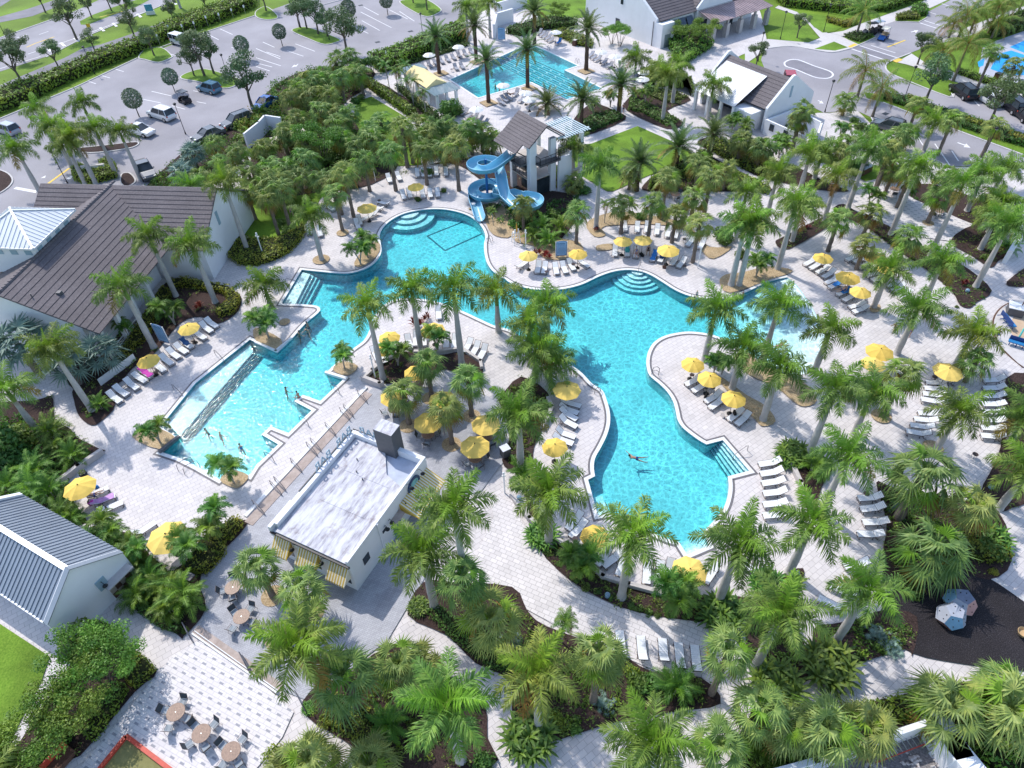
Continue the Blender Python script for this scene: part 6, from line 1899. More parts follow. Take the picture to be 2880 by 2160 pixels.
a, b = loc2(shed, (re.x, re.y, ze)), loc2(shed, (le.x, le.y, ze))
yr, yl = a.y, b.y
w = MB()
y0, y1 = min(yr, yl) + .15, max(yr, yl) - .25
w.box(6.2, (y0 + y1) / 2, 0, 11.6, y1 - y0, 3.1)
w.hexa([(-.05, yr - .0, 0), (.32, yr, 0), (.32, yl, 0), (-.05, yl, 0)], [(-.05, yr, ze + .12), (.32, yr, ze + .12), (.32, yl, ze + .12), (-.05, yl, ze + .12)])
w.add([(-.05, yr, ze + .12), (-.05, yl, ze + .12), (-.05, 0, zr + .25), (.32, yr, ze + .12), (.32, yl, ze + .12), (.32, 0, zr + .25)], [(0, 1, 2), (5, 4, 3), (0, 2, 5, 3), (2, 1, 4, 5)])
w.hexa([(11.6, yr, 0), (12, yr, 0), (12, 0, 0), (11.6, 0, 0)], [(11.6, yr, ze + .3), (12, yr, ze + .3), (12, 0, zr + .35), (11.6, 0, zr + .35)])
w.build('wall', M_white, shed)
rf = MB()
seams(rf, (.32, 0, zr), (11.6, 0, zr), (11.6, yr - .05, ze), (.32, yr - .05, ze), 28)
seams(rf, (11.6, 0, zr), (.32, 0, zr), (.32, yl + .05, ze), (11.6, yl + .05, ze), 28)
r_ = rf.build('roof', M_mroof, shed)
q = MB(); q.bar((.3, 0, zr + .06), (11.6, 0, zr + .06), .38, .08); q.build('ridge_cap', M_wroof, r_)
q = MB(); q.bar((-.02, yr, ze + .16), (-.02, 0, zr + .28), .44, .07); q.bar((-.02, yl, ze + .16), (-.02, 0, zr + .28), .44, .07); q.build('gable_coping', M_mroof, shed)
q = MB(); q.bar((.3, yl + .02, ze - .02), (11.6, yl + .02, ze - .02), .14, .14); q.build('gutter', M_whitep, shed)
sgn = 1 if yr > 0 else -1
q = MB(); q.box(-.09, sgn * .95, 1.9, .10, .75, 1.1); q.build('gable_louvre', M_lav, shed)
gooseneck(shed, (-.05, sgn * .95, 3.1 - .6), (-.35, 0, 0))
dm = MB()
for i in range(3):
 for j in range(4):
  dm.box(-.08, sgn * (1.25 + j * .46), .15 + i * .62, .06, .455, .615, 0, (i + j) % 2)
dm.build('checker_panel', [M_wood, plain('tan_panel', (.40, .34, .28), .6)], shed)
q = MB(); q.box(-.42, sgn * 1.95, 2.1, .75, 2.2, .10); q.build('door_hood', M_cast, shed)
TX, TY = 3.55, 84.3
tw = bld('slide_tower', (TX, TY, 0), -56, 'white slide tower with a brown tiled gable roof and dark balconies', 'building')
w = MB()
w.box(-.35, .55, 0, .7, 1.1, 7.9)
w.box(-4.4, .4, 0, .5, .8, 5.0); w.box(-.3, 3.9, 0, .6, .9, 7.6)
w.box(-4.4, 4.6, 0, .6, .6, 7.2)
w.box(-.9, 6.6, 0, 2.6, .35, 5.2); w.box(.3, 5.6, 0, .3, 2.2, 4.8); w.box(-.3, 8.9, 0, .5, .5, 6.9)
w.box(-3.2, 2.4, 5.0, 2.6, .18, 2.4)
w.build('wall', M_white, tw)
for z in (2.5, 4.85):
 q = MB(); q.box(-2.3, 2.3, z, 4.2, 4.2, .22); q.build('floor_slab', M_cast, tw)
dk_ = MB(); dk_.box(-1.8, -.55, 4.85, 2.2, 1.1, .18); dk_.box(.55, 2.6, 4.85, 1.1, 3.4, .18); dk_.build('balcony', M_greym, tw)
def railing(mb, pts, z, h=1.05):
 for i in range(len(pts) - 1):
  a, b = Vector((*pts[i], z)), Vector((*pts[i + 1], z))
  for t in (h, .12): mb.bar(a + UP * t, b + UP * t, .05, .05)
  n_ = max(2, int((b - a).length / .14))
  for k in range(n_ + 1): mb.bar(a.lerp(b, k / n_), a.lerp(b, k / n_) + UP * h, .02 if k % 6 else .05, .02 if k % 6 else .05)
for pts_, z in (([(-2.9, -1.05), (-.75, -1.05), (-.75, -.05)], 5.03), ([(.05, .95), (1.05, .95), (1.05, 4.25), (.05, 4.25)], 5.03), ([(-4.3, .1), (-.7, .1)], 2.72), ([(.3, 4.4), (.3, 6.6), (-2, 6.6)], 5.2)): q = MB(); railing(q, pts_, z); q.build('balcony_railing', M_dark, tw)
q = MB(); q.box(-2.3, 1.4, .2, 3.2, .08, 2.2); q.box(-2.3, 1.3, 2.75, 3.2, .08, 2.05); q.box(-.2, 2.3, .1, .08, 2.2, 2.3); q.build('dark_opening', M_glass, tw)
rf = MB()
slope(rf, (-5.6, 2.4, 9.9), (.55, 2.4, 9.9), (.55, -.55, 7.75), (-5.6, -.55, 7.75), 8)
slope(rf, (.55, 2.4, 9.9), (-5.6, 2.4, 9.9), (-5.6, 5.4, 7.75), (.55, 5.4, 7.75), 8)
slope(rf, (-5.7, -.4, 7.87), (-.8, -.4, 7.87), (-.8, -1.75, 6.9), (-5.7, -1.75, 6.9), 4)
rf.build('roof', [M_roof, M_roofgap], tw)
for x in (-1.2, -4.8): q = MB(); q.bar((x, 0, 5.9), (x, -1.5, 7.0), .12, .12); q.build('roof_bracket', M_dark, tw)
q = MB()
for k in range(11): q.bar((-4.0, 4.9 + k * .42, 7.75), (1.2, 4.9 + k * .42, 7.75), .16, .10)
for x in (-3.4, .3): q.bar((x, 4.4, 7.55), (x, 9.6, 7.55), .18, .26)
q.build('pergola_slats', plain('aqua_slat', (.52, .62, .66), .5, 0, .4, .05), tw)
q = MB()
for k in range(9):
 q.box(-1.6 + .28 * k, 7.6, .3 + .27 * k, .3, 1.6, .08)
q.build('stair_flight', M_cast, tw)
def arc(c, R, a0, a1, z0, z1, n):
 return [Vector((c[0] + R * math.cos(rad(a0 + (a1 - a0) * i / n)), c[1] + R * math.sin(rad(a0 + (a1 - a0) * i / n)), z0 + (z1 - z0) * i / n)) for i in range(n + 1)]
U_, RR_ = (-2.25, 84.9), (2.6, 79.75)
path = [Vector((1.3, 87.0, 5.35)), Vector((.6, 85.9, 5.25)), Vector((-.4, 84.6, 5.15)), Vector((-1.2, 83.6, 5.1))]
path += arc(U_, 1.78, 285, -20, 5.05, 4.45, 22)
path += [Vector((-.35, 83.2, 4.1)), Vector((-.15, 81.8, 3.2)), Vector((.1, 80.5, 2.65))]
path += arc(RR_, 1.78, 205, 460, 2.45, 1.95, 20)
path += [Vector((1.2, 82.6, 1.8)), Vector((.2, 82.5, 1.7))]
path += arc((-2.3, 84.3), 1.80, -50, 550, 1.75, .95, 44)
path += [Vector((-4.0, 82.6, 1.0)), Vector((-3.7, 81.2, .85)), Vector((-3.45, 79.9, .62)), Vector((-3.25, 78.9, .50))]
sl = thing('water_slide', (-2.25, 84.9, 0), 0, None, 'water slide', None, 'blue spiral water slide with stacked open loops dropping to the pool')
fl, fi = MB(), MB()
def flume(path, off):
 rings = []
 for i, p in enumerate(path):
  d = (path[min(i + 1, len(path) - 1)] - path[max(i - 1, 0)]).normalized()
  sd = d.cross(UP).normalized(); up = sd.cross(d)
  for mb, rr in ((fl, .72), (fi, .672)):
   for k in range(11):
    t = rad(-98 + 196 * k / 10)
    mb.v.append(tuple(p - off + sd * math.sin(t) * rr * 1.02 + up * (.48 - math.cos(t) * rr)))
    mb.m
 n = len(path)
 for mb in (fl, fi):
  for i in range(n - 1):
   for k in range(10):
    q = (i * 11 + k, i * 11 + k + 1, (i + 1) * 11 + k + 1, (i + 1) * 11 + k)
    mb.f.append(q); mb.m.append(0)
off = Vector((-2.25, 84.9, 0))
flume(path, off)
rm = MB()
for i in range(len(path) - 1):
 for k in (0, 10):
  a, b = Vector(fl.v[i * 11 + k]), Vector(fl.v[(i + 1) * 11 + k])
  c, d = Vector(fi.v[i * 11 + k]), Vector(fi.v[(i + 1) * 11 + k])
  rm.tube([(a + c) / 2, (b + d) / 2], .045, 5, 0, False)
fo = fl.build('flume', M_blue, sl, True)
fi.build('flume_trough', M_bluel, fo, True)
rm.build('flume_rim', plain('slide_rim', (.30, .60, .80), .3, 0, .5, .04), fo, True)
for i in range(3, len(path) - 2, 4):
 fj = MB()
 p = path[i] - off; d = (path[i + 1] - path[i - 1]).normalized(); sd = d.cross(UP).normalized(); up = sd.cross(d)
 fj.tube([p + sd * math.sin(rad(-98 + 196 * k / 10)) * .755 + up * (.48 - math.cos(rad(-98 + 196 * k / 10)) * .745) for k in range(11)], .03, 4)
 fj.build('flume_joint', M_blue, fo)
po = MB(); po.tube([(4.8, -4.6, 0), (4.8, -4.6, 2.9)], .15, 12); po.tube([(4.8, -4.6, 1.7), (3.4, -4.6, 1.7)], .06, 6); po.tube([(4.8, -4.6, 1.6), (6.2, -4.2, 1.55)], .06, 6); po.build('support_post', M_blued, sl, True)
po = MB(); po.tube([(0, 0, 0), (0, 0, 5.9)], .17, 12)
po.tube([(0, 0, 4.3), (1.5, -.9, 4.3)], .07, 6); po.tube([(0, 0, 3.4), (1.9, -1.6, 2.9)], .06, 6)
po.build('support_post', M_blued, sl, True)
for x, y, h_, r0 in ((-1.9, -2.5, 1.0, .35), (-1.25, -5.2, .55, .08), (-.7, -5.6, .5, .07)): pd = MB(); pd.tube([(x, y, 0), (x, y, h_)], r0, 12); pd.build('pedestal', M_whitep, sl)
pv = bld('pavilion', (31.4, 111.4, 0), -58, 'white pavilion with a bright white metal porch roof and parapet gables', 'building')
w = MB()
w.box(5.6, 8.6, 0, 12.6, 7.4, 3.4)
w.box(9.9, 2.6, 0, 3.6, 4.8, 3.0)
for x in (-.75, 12.3):
 w.add([(x, 2.4, 0), (x, 12.9, 0), (x, 12.9, 3.6), (x, 7.4, 7.4), (x, 6.9, 7.4), (x, 2.4, 3.6)] + [(x + .4, 2.4, 0), (x + .4, 12.9, 0), (x + .4, 12.9, 3.6), (x + .4, 7.4, 7.4), (x + .4, 6.9, 7.4), (x + .4, 2.4, 3.6)],
          [(5, 4, 3, 2, 1, 0), (6, 7, 8, 9, 10, 11)] + [(i, (i + 1) % 6, 6 + (i + 1) % 6, 6 + i) for i in range(6)])
w.build('wall', M_white, pv)
rf = MB()
slope(rf, (-.35, 7.1, 6.9), (12.3, 7.1, 6.9), (12.3, 2.3, 3.45), (-.35, 2.3, 3.45), 10)
slope(rf, (12.3, 7.1, 6.9), (-.35, 7.1, 6.9), (-.35, 12.8, 3.4), (12.3, 12.8, 3.4), 10)
rf.build('roof', [M_roof, M_roofgap], pv)
rf = MB(); seams(rf, (.3, 6.0, 6.35), (8.6, 6.0, 6.35), (8.6, -.35, 3.25), (.3, -.35, 3.25), 24); rf.build('porch_roof', M_wroof, pv)
for x in (.45, 3.1, 5.8, 8.4): q = MB(); q.box(x, 0, 0, .42, .42, 3.1); q.build('porch_column', M_whitep, pv)
q = MB(); q.box(4.4, 4.85, .02, 8.0, .10, 3.1); q.build('dark_opening', M_glass, pv)
for x, y in ((9.4, .18), (11.0, .18)): q = MB(); q.box(x, y, 1.2, .7, .06, 1.3); q.build('window', M_lav, pv)
q = MB(); q.box(9.9, .12, 0, 3.7, .14, 1.0); q.build('stone_base', M_cast, pv)
q = MB(); q.box(12.73, 7.1, 4.2, .06, .4, 1.7); q.build('gable_window', M_lav, pv)
wn = MB(); wn.box(13.2, 6.5, 0, .3, 9, 2.2); wn.box(17, 2.0, 0, 7.5, .3, 2.3); wn.build('terrace_wall', M_white, pv)
for x in (14.6, 17.2): q = MB(); q.box(x, 1.82, 1.0, .8, .06, 1.0); q.build('window', M_glass, pv)
hl = bld('white_hall', (30.2, 140.5, 0), 33, 'large white gabled hall with a brown tiled roof at the top edge', 'building')
w = MB()
w.add([(0, 0, 0), (0, 21, 0), (0, 21, 4.9), (0, 10.5, 11.2), (0, 0, 4.9), (.5, 0, 0), (.5, 21, 0), (.5, 21, 4.9), (.5, 10.5, 11.2), (.5, 0, 4.9)], [(4, 3, 2, 1, 0), (5, 6, 7, 8, 9)] + [(i, (i + 1) % 5, 5 + (i + 1) % 5, 5 + i) for i in range(5)])
w.box(14, 10.5, 0, 27, 20.8, 4.8)
w.box(1.6, -.9, 0, 3.2, 1.8, 4.3)
w.add([(10.2, -.6, 0), (20, -.6, 0), (20, -.6, 5), (15.1, -.6, 9.6), (10.2, -.6, 5), (10.2, -.15, 0), (20, -.15, 0), (20, -.15, 5), (15.1, -.15, 9.6), (10.2, -.15, 5)], [(0, 1, 2, 3, 4), (9, 8, 7, 6, 5)] + [(i, (i + 1) % 5, 5 + (i + 1) % 5, 5 + i) for i in range(5)])
w.build('wall', M_white, hl)
rf = MB()
slope(rf, (.5, 10.5, 11.0), (27.5, 10.5, 11.0), (27.5, -.6, 4.6), (.5, -.6, 4.6), 20)
slope(rf, (27.5, 10.5, 11.0), (.5, 10.5, 11.0), (.5, 21.4, 4.6), (27.5, 21.4, 4.6), 20)
slope(rf, (15.1, 8.5, 9.7), (15.1, -.1, 9.7), (10.0, -.1, 4.9), (10.0, 8.5, 4.9), 12)
slope(rf, (15.1, -.1, 9.7), (15.1, 8.5, 9.7), (20.2, 8.5, 4.9), (20.2, -.1, 4.9), 12)
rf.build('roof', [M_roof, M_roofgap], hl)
q = MB()
seams(q, (10.6, -.6, 4.5), (26, -.6, 4.5), (26.6, -5.6, 3.5), (10.0, -5.6, 3.5), 26); q.build('porch_roof', plain('weathered_porch_roof', (.36, .27, .27), .45, .25, .5, .25, .5), hl)
for x in (10.6, 14.4, 18.2, 22.2, 26.0): q = MB(); q.box(x, -5.0, 0, .85, .85, 2.6); q.box(x, -5.0, 2.6, .4, .4, .85); q.build('porch_column', M_cast, hl)
for x in (12.5, 16.3, 20.2): q = MB(); q.box(x, -.66, .1, 1.6, .1, 2.5); q.build('entrance_door', M_glass, hl)
for x in (4.6, 6.6, 8.6): q = MB(); q.hexa([(x - .8, -1.1, 2.6), (x + .8, -1.1, 2.6), (x + .8, -1.03, 2.6), (x - .8, -1.03, 2.6)], [(x - .8, -.12, 3.9), (x + .8, -.12, 3.9), (x + .8, -.05, 3.9), (x - .8, -.05, 3.9)]); q.build('window_shutter', plain('slate_shutter', (.12, .15, .20), .5), hl)
for x in (4.6, 6.6, 8.6): q = MB(); q.box(x, -.04, 1.6, 1.3, .08, 2.0); q.build('window', M_glass, hl)
q = MB(); q.box(1.6, -1.83, 0, 1.5, .08, 2.4); q.build('side_door', plain('grey_green_door', (.22, .27, .28), .5), hl)
q = MB(); q.box(-.03, 10.8, .4, .08, 1.2, 2.2); q.build('window', M_glass, hl)
q = MB(); q.box(-.03, 9.9, 5.4, .08, .7, 1.7); q.build('window', M_glass, hl)
q = MB(); q.tube([(-.08, .6, 0), (-.08, .6, 4.4)], .07, 6); q.build('downpipe', M_greym, hl)
cb_ = bld('pool_cabana', (-16.6, 124.4, 0), -58, 'pool cabana with a pale yellow canvas roof and blue-grey slatted ends', 'cabana')
q = MB()
X0, X1, Yw = .2, 8.2, 4.0
q.hexa([(X0, 0, 2.75), (X1, 0, 2.75), (X1, Yw / 2, 3.75), (X0, Yw / 2, 3.75)], [(X0, 0, 2.8), (X1, 0, 2.8), (X1, Yw / 2, 3.8), (X0, Yw / 2, 3.8)])
q.hexa([(X0, Yw / 2, 3.75), (X1, Yw / 2, 3.75), (X1, Yw, 2.75), (X0, Yw, 2.75)], [(X0, Yw / 2, 3.8), (X1, Yw / 2, 3.8), (X1, Yw, 2.8), (X0, Yw, 2.8)])
q.add([(X1, 0, 2.75), (X1, Yw, 2.75), (X1, Yw / 2, 3.78)], [(0, 1, 2)]); q.add([(X0, 0, 2.75), (X0, Yw, 2.75), (X0, Yw / 2, 3.78)], [(2, 1, 0)])
q.build('canvas_roof', M_cream, cb_)
q = MB()
for k in range(9): q.bar((X1 + .1 + k * .42, -.5, 2.75), (X1 + .1 + k * .42, Yw + .5, 2.75), .14, .10)
for k in range(7): q.bar((X0 - .1 - k * .42, -.5, 2.75), (X0 - .1 - k * .42, Yw + .5, 2.75), .14, .10)
for y in (.1, Yw - .1): q.bar((X0 - 2.8, y, 2.6), (X1 + 3.6, y, 2.6), .15, .22)
q.build('pergola_slats', plain('blue_grey_slat', (.33, .43, .47), .5, 0, .4, .05), cb_)
for x in (-2.3, .3, 4.2, 8.0, 11.4):
 for y in (.2, Yw - .2): q = MB(); q.box(x, y, 0, .42, .42, 2.55); q.build('post', M_whitep, cb_)
def wall(k, pts, h, th, label, m=M_white, nm='garden_wall', cat='wall', top=False):
 P = [g(k, *q, h).xy for q in pts] if top else [Vector(q) for q in poly(k, pts)]
 c = P[0]
 mb = MB()
 for a, b in zip(P[:-1], P[1:]):
  d = (b - a).normalized(); n = Vector((-d.y, d.x)) * th / 2
  a2, b2 = a - d * th * .48, b + d * th * .48
  mb.hexa([(*(a2 - n - c), 0), (*(b2 - n - c), 0), (*(b2 + n - c), 0), (*(a2 + n - c), 0)], [(*(a2 - n - c), h), (*(b2 - n - c), h), (*(b2 + n - c), h), (*(a2 + n - c), h)])
 o = mb.build(nm, m); o.location = (*c, 0)
 mark(o, None, cat, None, label)
 return o
sw = wall('33', [(-200, 1760), (420, 1590), (700, 1490), (1060, 1370), (1440, 1240)], 2.2, .35, 'white wall along the garden side of the service yard', top=True)
wall('33', [(1500, 1250), (1640, 1480), (1900, 1800)], 2.2, 1.3, 'wide white topped wall on the right of the service yard', top=True)
wall('33', [(420, 1620), (520, 1800)], 2.0, .5, 'short white cross wall inside the service yard', top=True)
wall('10', [(2000, 40), (2080, 130), (2212, 90), ('20', 120, 40)], 2.4, .4, 'white screen wall behind the lap pool top corner')
wall('10', [(2060, 330), (2080, 230), (2212, 190)], 2.6, .5, 'white block wall by the lap pool entrance')
wall('10', [(-60, 1290), (60, 1190), (110, 1130), (240, 1150)], 2.6, .3, 'white enclosure wall among the grove palms')
wall('31', [(2030, 440), (2110, 500), (2040, 610)], 1.8, .5, 'white wall behind the right-hand palms by the splash pad')
wall('30', [(150, 1000), (260, 1090), (430, 1180), (400, 1270)], 2.2, .3, 'white terrace wall with dark windows beside the pavilion')
wall('20', [(1530, 740), (1600, 780)], 1.0, .3, 'low white wall by the pavilion hedge')
wall('I', [(1210, 885), (1430, 970), (1460, 960)], .75, .35, 'stone planter wall at the ramp by the middle island', M_cast)
wall('I', [(1210, 880), (1330, 770), (1480, 650), (1600, 590)], .5, .3, 'stone planter wall along the pool side of the island bed', M_cast)
wall('11', [(1380, 1400), (1560, 1400), (1780, 1370), (1940, 1480), (1950, 1530)], .5, .3, 'curved stone planter wall behind the middle island loungers', M_cast)
wall('22', [(0, 990), (150, 1180), (320, 1300), (520, 1470), (700, 1600), ('23', 780, 20), ('23', 1000, 90), ('23', 1280, 165)], .55, .32, 'curved stone retaining wall below the lower lobe loungers', M_cast)
wall('32', [(150, 640), (210, 740), (270, 870), (290, 1020)], .55, .35, 'curved stone wall behind the right lobe loungers', M_cast)
wall('02', [(520, 880), (700, 740), (890, 610)], .7, .35, 'stone planter wall beside the left umbrella deck', M_cast)
wall('02', [(690, 1300), (820, 1260)], .8, .5, 'short stone planter end beside the shed', M_cast)
wall('J', [(905, 660), (930, 720), (905, 790), (860, 860)], .6, .35, 'curved stone planter wall behind the island side loungers', M_cast)
wall('02', [(1395, 590), (1545, 468)], .32, .30, 'dark capped planter kerb by the shallow steps', M_copdark)
wall('I', [(735, 790), (985, 865)], .30, .32, 'pale planter kerb beside the pool jutting from the island', M_coping)
wall('11', [(0, 1305), (175, 1380), (300, 1275)], .22, .25, 'white raised kerb round the left palm planter', M_coping)
wall('01', [(880, 1680), (1180, 1460)], 1.0, .06, 'white rail fence behind the left loungers', M_whitep, 'rail_fence', 'fence')
wall('03', [(460, 440), (640, 560)], .5, .25, 'wooden bench wall at the shed corner', M_wood, 'bench_wall', 'bench')
# ------------------------------------------------------------------ umbrellas
def umb(k, x, y, p, lk, cat='umbrella', grp='yellow pool umbrellas', s=1.0):
 c = g(k, x, y, 2.2)
 return put(p, (c.x, c.y, .06), RD.uniform(0, .8), lk, cat, grp, s)
for k, x, y, b in (('10', 1378, 1605, 0), ('11', 955, 130, 1), ('11', 1525, 1185, 1), ('11', 1150, 1250, 0), ('11', 1110, 1345, 0), ('11', 1375, 1550, 0), ('21', 140, 540, 0), ('21', 570, 525, 0), ('21', 960, 415, 0), ('21', 1132, 405, 0), ('21', 1352, 495, 1), ('21', 1565, 1480, 0), ('21', 1708, 1605, 0),
                   ('22', 475, 40, 1), ('22', 370, 535, 0), ('22', 1918, 118, 0), ('22', 715, 1310, 0), ('22', 1535, 1610, 1), ('31', 480, 560, 0), ('31', 935, 555, 1), ('31', 695, 730, 1), ('31', 803, 855, 0), ('31', 1030, 650, 0), ('31', 970, 1370, 1), ('31', 915, 1475, 0), ('31', 1560, 1540, 1), ('32', 890, 15, 0),
                   ('01', 1625, 1170, 0), ('01', 1275, 1450, 0), ('02', 680, 885, 1), ('02', 1455, 1335, 1.18), ('12', 1190, 100, 1), ('12', 1485, 320, 1), ('12', 1985, 340, 1), ('12', 1890, 530, 1), ('12', 1610, 130, 1)):
 umb(k, x, y, UMBL if b else UMBS, 'large yellow umbrella' if b else 'yellow umbrella', s=max(1, b) if b else 1.0)
for k, x, y in (('10', 1495, 467), ('10', 1748, 398), ('10', 2135, 730), ('10', 1905, 935), ('20', 378, 272), ('20', 772, 443), ('20', 890, 480), ('20', 955, 520), ('20', 1145, 617), ('20', 1130, 675), ('20', 118, 795), ('20', 150, 850)):
 umb(k, x, y, UMBW, 'white umbrella', 'umbrella', 'white umbrellas by the lap pool')
# ------------------------------------------------------------------ loungers
LNG = {}
def lng(k, hx, hy, fx, fy, grey=0, grp='sun loungers on the pool deck', towel=None):
 a, b = g(k, hx, hy, .38), g(k, fx, fy, .38)
 d = (b - a)
 c = (a + b) / 2
 rz = math.atan2(-d.y, -d.x)
 i = RD.randrange(3)
 if grey: grp = 'grey loungers by the lap pool'
 o = put(LOUNGE[i], (c.x, c.y, .055), rz, ('grey sun lounger' if grey else 'white-slatted sun lounger'), 'sun lounger', grp, 1.0,
   None, {'seat': M_slingg, 'backrest': M_slingg} if grey else None)
 if towel:
  col, lab, full = towel
  q = MB()
  ab = rad((32, 24, 42)[i])
  P0 = [(-.9 if full else -.35, .40), (.26, .40), (.26 + .72 * math.cos(ab), .40 + .72 * math.sin(ab))]
  n = 10
  for j in range(len(P0) - 1):
   for t in range(n):
    x0, z0 = P0[j][0] + (P0[j + 1][0] - P0[j][0]) * t / n, P0[j][1] + (P0[j + 1][1] - P0[j][1]) * t / n
    x1, z1 = P0[j][0] + (P0[j + 1][0] - P0[j][0]) * (t + 1) / n, P0[j][1] + (P0[j + 1][1] - P0[j][1]) * (t + 1) / n
    w0, w1 = .30 + .05 * math.sin(7 * x0 + j), .30 + .05 * math.sin(7 * x1 + j)
    q.hexa([(x0, -w0, z0), (x1, -w1, z1), (x1, w1 * .9, z1), (x0, w0 * .9, z0)], [(x0, -w0, z0 + .025), (x1, -w1, z1 + .025), (x1, w1 * .9, z1 + .025), (x0, w0 * .9, z0 + .025)])
  tw_ = q.build('towel', col); tw_.location = o.location; tw_.rotation_euler = o.rotation_euler
  mark(tw_, None, 'towel', None, lab)
 return o
def row(k, h0, f0, h1, f1, n, grey=0):
 for i in range(n):
  t = i / max(1, n - 1)
  L4 = [a + (b - a) * t for a, b in zip((*h0, *f0), (*h1, *f1))]
  lng(k, *L4, grey)
T_navy, T_pink, T_purple, T_teal, T_blue = (plain('towel_navy', (.01, .04, .13), .9, 0, .1), plain('towel_pink', (.55, .08, .42), .9, 0, .1), plain('towel_purple', (.55, .32, .62), .9, 0, .1, .2), plain('towel_teal', (.06, .32, .36), .9, 0, .1), plain('towel_blue', (.05, .22, .58), .9, 0, .1))
for q in ((1765, 1095, 1895, 1180), (1725, 1135, 1845, 1218), (1670, 1200, 1785, 1275), (1495, 1310, 1640, 1405), (1430, 1350, 1575, 1450), (1365, 1400, 1520, 1512), (1310, 1460, 1445, 1565), (1125, 1560, 1295, 1655), (1065, 1612, 1215, 1720)): lng('01', *q)
lng('01', 1555, 1270, 1675, 1355, towel=(T_navy, 'navy blue towel crumpled over a lounger beside the left sign board', False))
lng('01', 1190, 1520, 1335, 1610, towel=(T_pink, 'bright pink towel covering a lounger under the left row umbrella', True))
lng('02', 975, 15, 1125, 112); lng('02', 920, 68, 1065, 172)
lng('02', 755, 985, 910, 905); lng('02', 860, 1110, 1050, 1025); lng('02', 1165, 1312, 1325, 1205)
lng('02', 785, 1045, 995, 962, towel=(T_purple, 'lilac towel spread on a lounger beside the purple beach bag', True))
row('10', (1425, 555), (1475, 600), (1835, 425), (1885, 470), 9, 1)
for q in ((1690, 545, 1765, 625), (1745, 535, 1815, 612), (2100, 830, 2190, 885), (2130, 810, 2230, 870), (2080, 860, 2160, 905)): lng('10', *q, 1)
row('10', (1790, 930), (1730, 970), (2010, 1040), (1940, 1080), 6, 1)
row('20', (275, 255), (200, 305), (375, 325), (300, 365), 5, 1)
lng('20', 440, 340, 370, 390, 1, towel=(T_blue, 'blue towel on the end lounger beside the lap pool', True))
row('20', (715, 450), (650, 495), (780, 490), (700, 530), 3, 1)
row('20', (830, 510), (770, 560), (880, 545), (810, 590), 2, 1)
for q in ((1105, 620, 1060, 660), (1080, 650, 1040, 690), (60, 780, 10, 830), (110, 840, 60, 880), (180, 850, 150, 890)): lng('20', *q, 1)
for q in ((1130, 1498, 1168, 1592), (1208, 1480, 1255, 1575)): lng('10', *q)
row('10', (1388, 1448), (1400, 1548), (1495, 1448), (1505, 1548), 3); row('10', (1557, 1440), (1560, 1535), (1640, 1440), (1642, 1535), 2)
row('11', (1255, -25), (1290, 85), (1310, -40), (1345, 75), 2); row('11', (1430, -35), (1450, 70), (1565, -40), (1575, 60), 3)
for q in ((448, 285, 470, 378), (545, 300, 560, 390), (590, 98, 690, 170), (1150, 110, 1060, 85), (1100, 150, 1000, 130), (1060, 168, 960, 222), (1010, 200, 920, 240), (880, 210, 905, 290), (860, 240, 890, 320), (1575, 1010, 1580, 1085), (1390, 1225, 1375, 1325), (1445, 1225, 1450, 1325), (1310, 1255, 1330, 1345), (1650, 1240, 1640, 1340), (1725, 1245, 1710, 1345), (1015, 1360, 1050, 1440), (1085, 1380, 1110, 1465)): lng('11', *q)
row('11', (1860, 1280), (1800, 1380), (1990, 1335), (1930, 1440), 3)
for q in ((50, 655, 120, 605), (240, 598, 212, 715), (295, 600, 268, 722), (365, 598, 392, 735), (420, 593, 480, 725), (475, 578, 548, 692), (575, 588, 655, 640), (970, 243, 978, 352), (1086, 252, 1078, 368), (1172, 258, 1160, 362), (1262, 272, 1245, 388), (1362, 293, 1333, 408), (1437, 308, 1398, 418), (1577, 388, 1508, 472), (1672, 398, 1608, 505), (895, 450, 885, 575), (1435, 540, 1372, 642), (1512, 558, 1418, 672)): lng('21', *q)
lng('21', 995, 465, 995, 562, towel=(T_teal, 'teal towel on a lounger under the terrace umbrellas', False))
lng('21', 1080, 470, 1065, 582)
lng('21', 1245, 510, 1205, 603, towel=(T_blue, 'sky blue towel covering a lounger in front of the curved pool steps', True))
lng('21', 1320, 520, 1270, 612, towel=(T_navy, 'dark blue bag-like towel on the lounger beside the blue one', False))
for q in ((235, 325, 140, 370), (282, 365, 190, 420), (392, 438, 272, 505), (412, 478, 308, 550), (560, 555, 438, 645), (618, 575, 488, 690)): lng('C', *q)
for q in ((425, 570, 305, 635), (475, 600, 350, 672), (545, 640, 398, 710), (600, 672, 448, 752), (625, 735, 485, 795), (775, 875, 635, 948), (850, 960, 690, 1000), (888, 985, 708, 1048), (770, 550, 695, 582), (845, 565, 745, 605), (905, 598, 785, 662), (965, 690, 865, 722), (1005, 725, 905, 762), (1150, 760, 1035, 825), (1205, 788, 1045, 872), (1265, 843, 1108, 935)): lng('31', *q)
lng('31', 650, 770, 515, 835, towel=(T_blue, 'bright blue towel on a right lounger beside the two overlapping umbrellas', False))
lng('31', 725, 838, 585, 893, towel=(T_blue, 'blue towel with a dark edge on the lounger next to the reading guest', False))
row('32', (1560, -5), (1360, -15), (1520, 165), (1330, 130), 4); row('32', (1490, 260), (1300, 250), (1410, 445), (1190, 405), 4)
row('32', (2055, -40), (1855, -30), (2045, 460), (1845, 445), 8)
row('32', (990, 975), (772, 990), (1015, 1060), (790, 1085), 2); row('32', (1040, 1190), (815, 1195), (1000, 1300), (770, 1295), 2)
lng('31', 1640, 1600, 1430, 1560); lng('31', 1650, 1640, 1440, 1620)
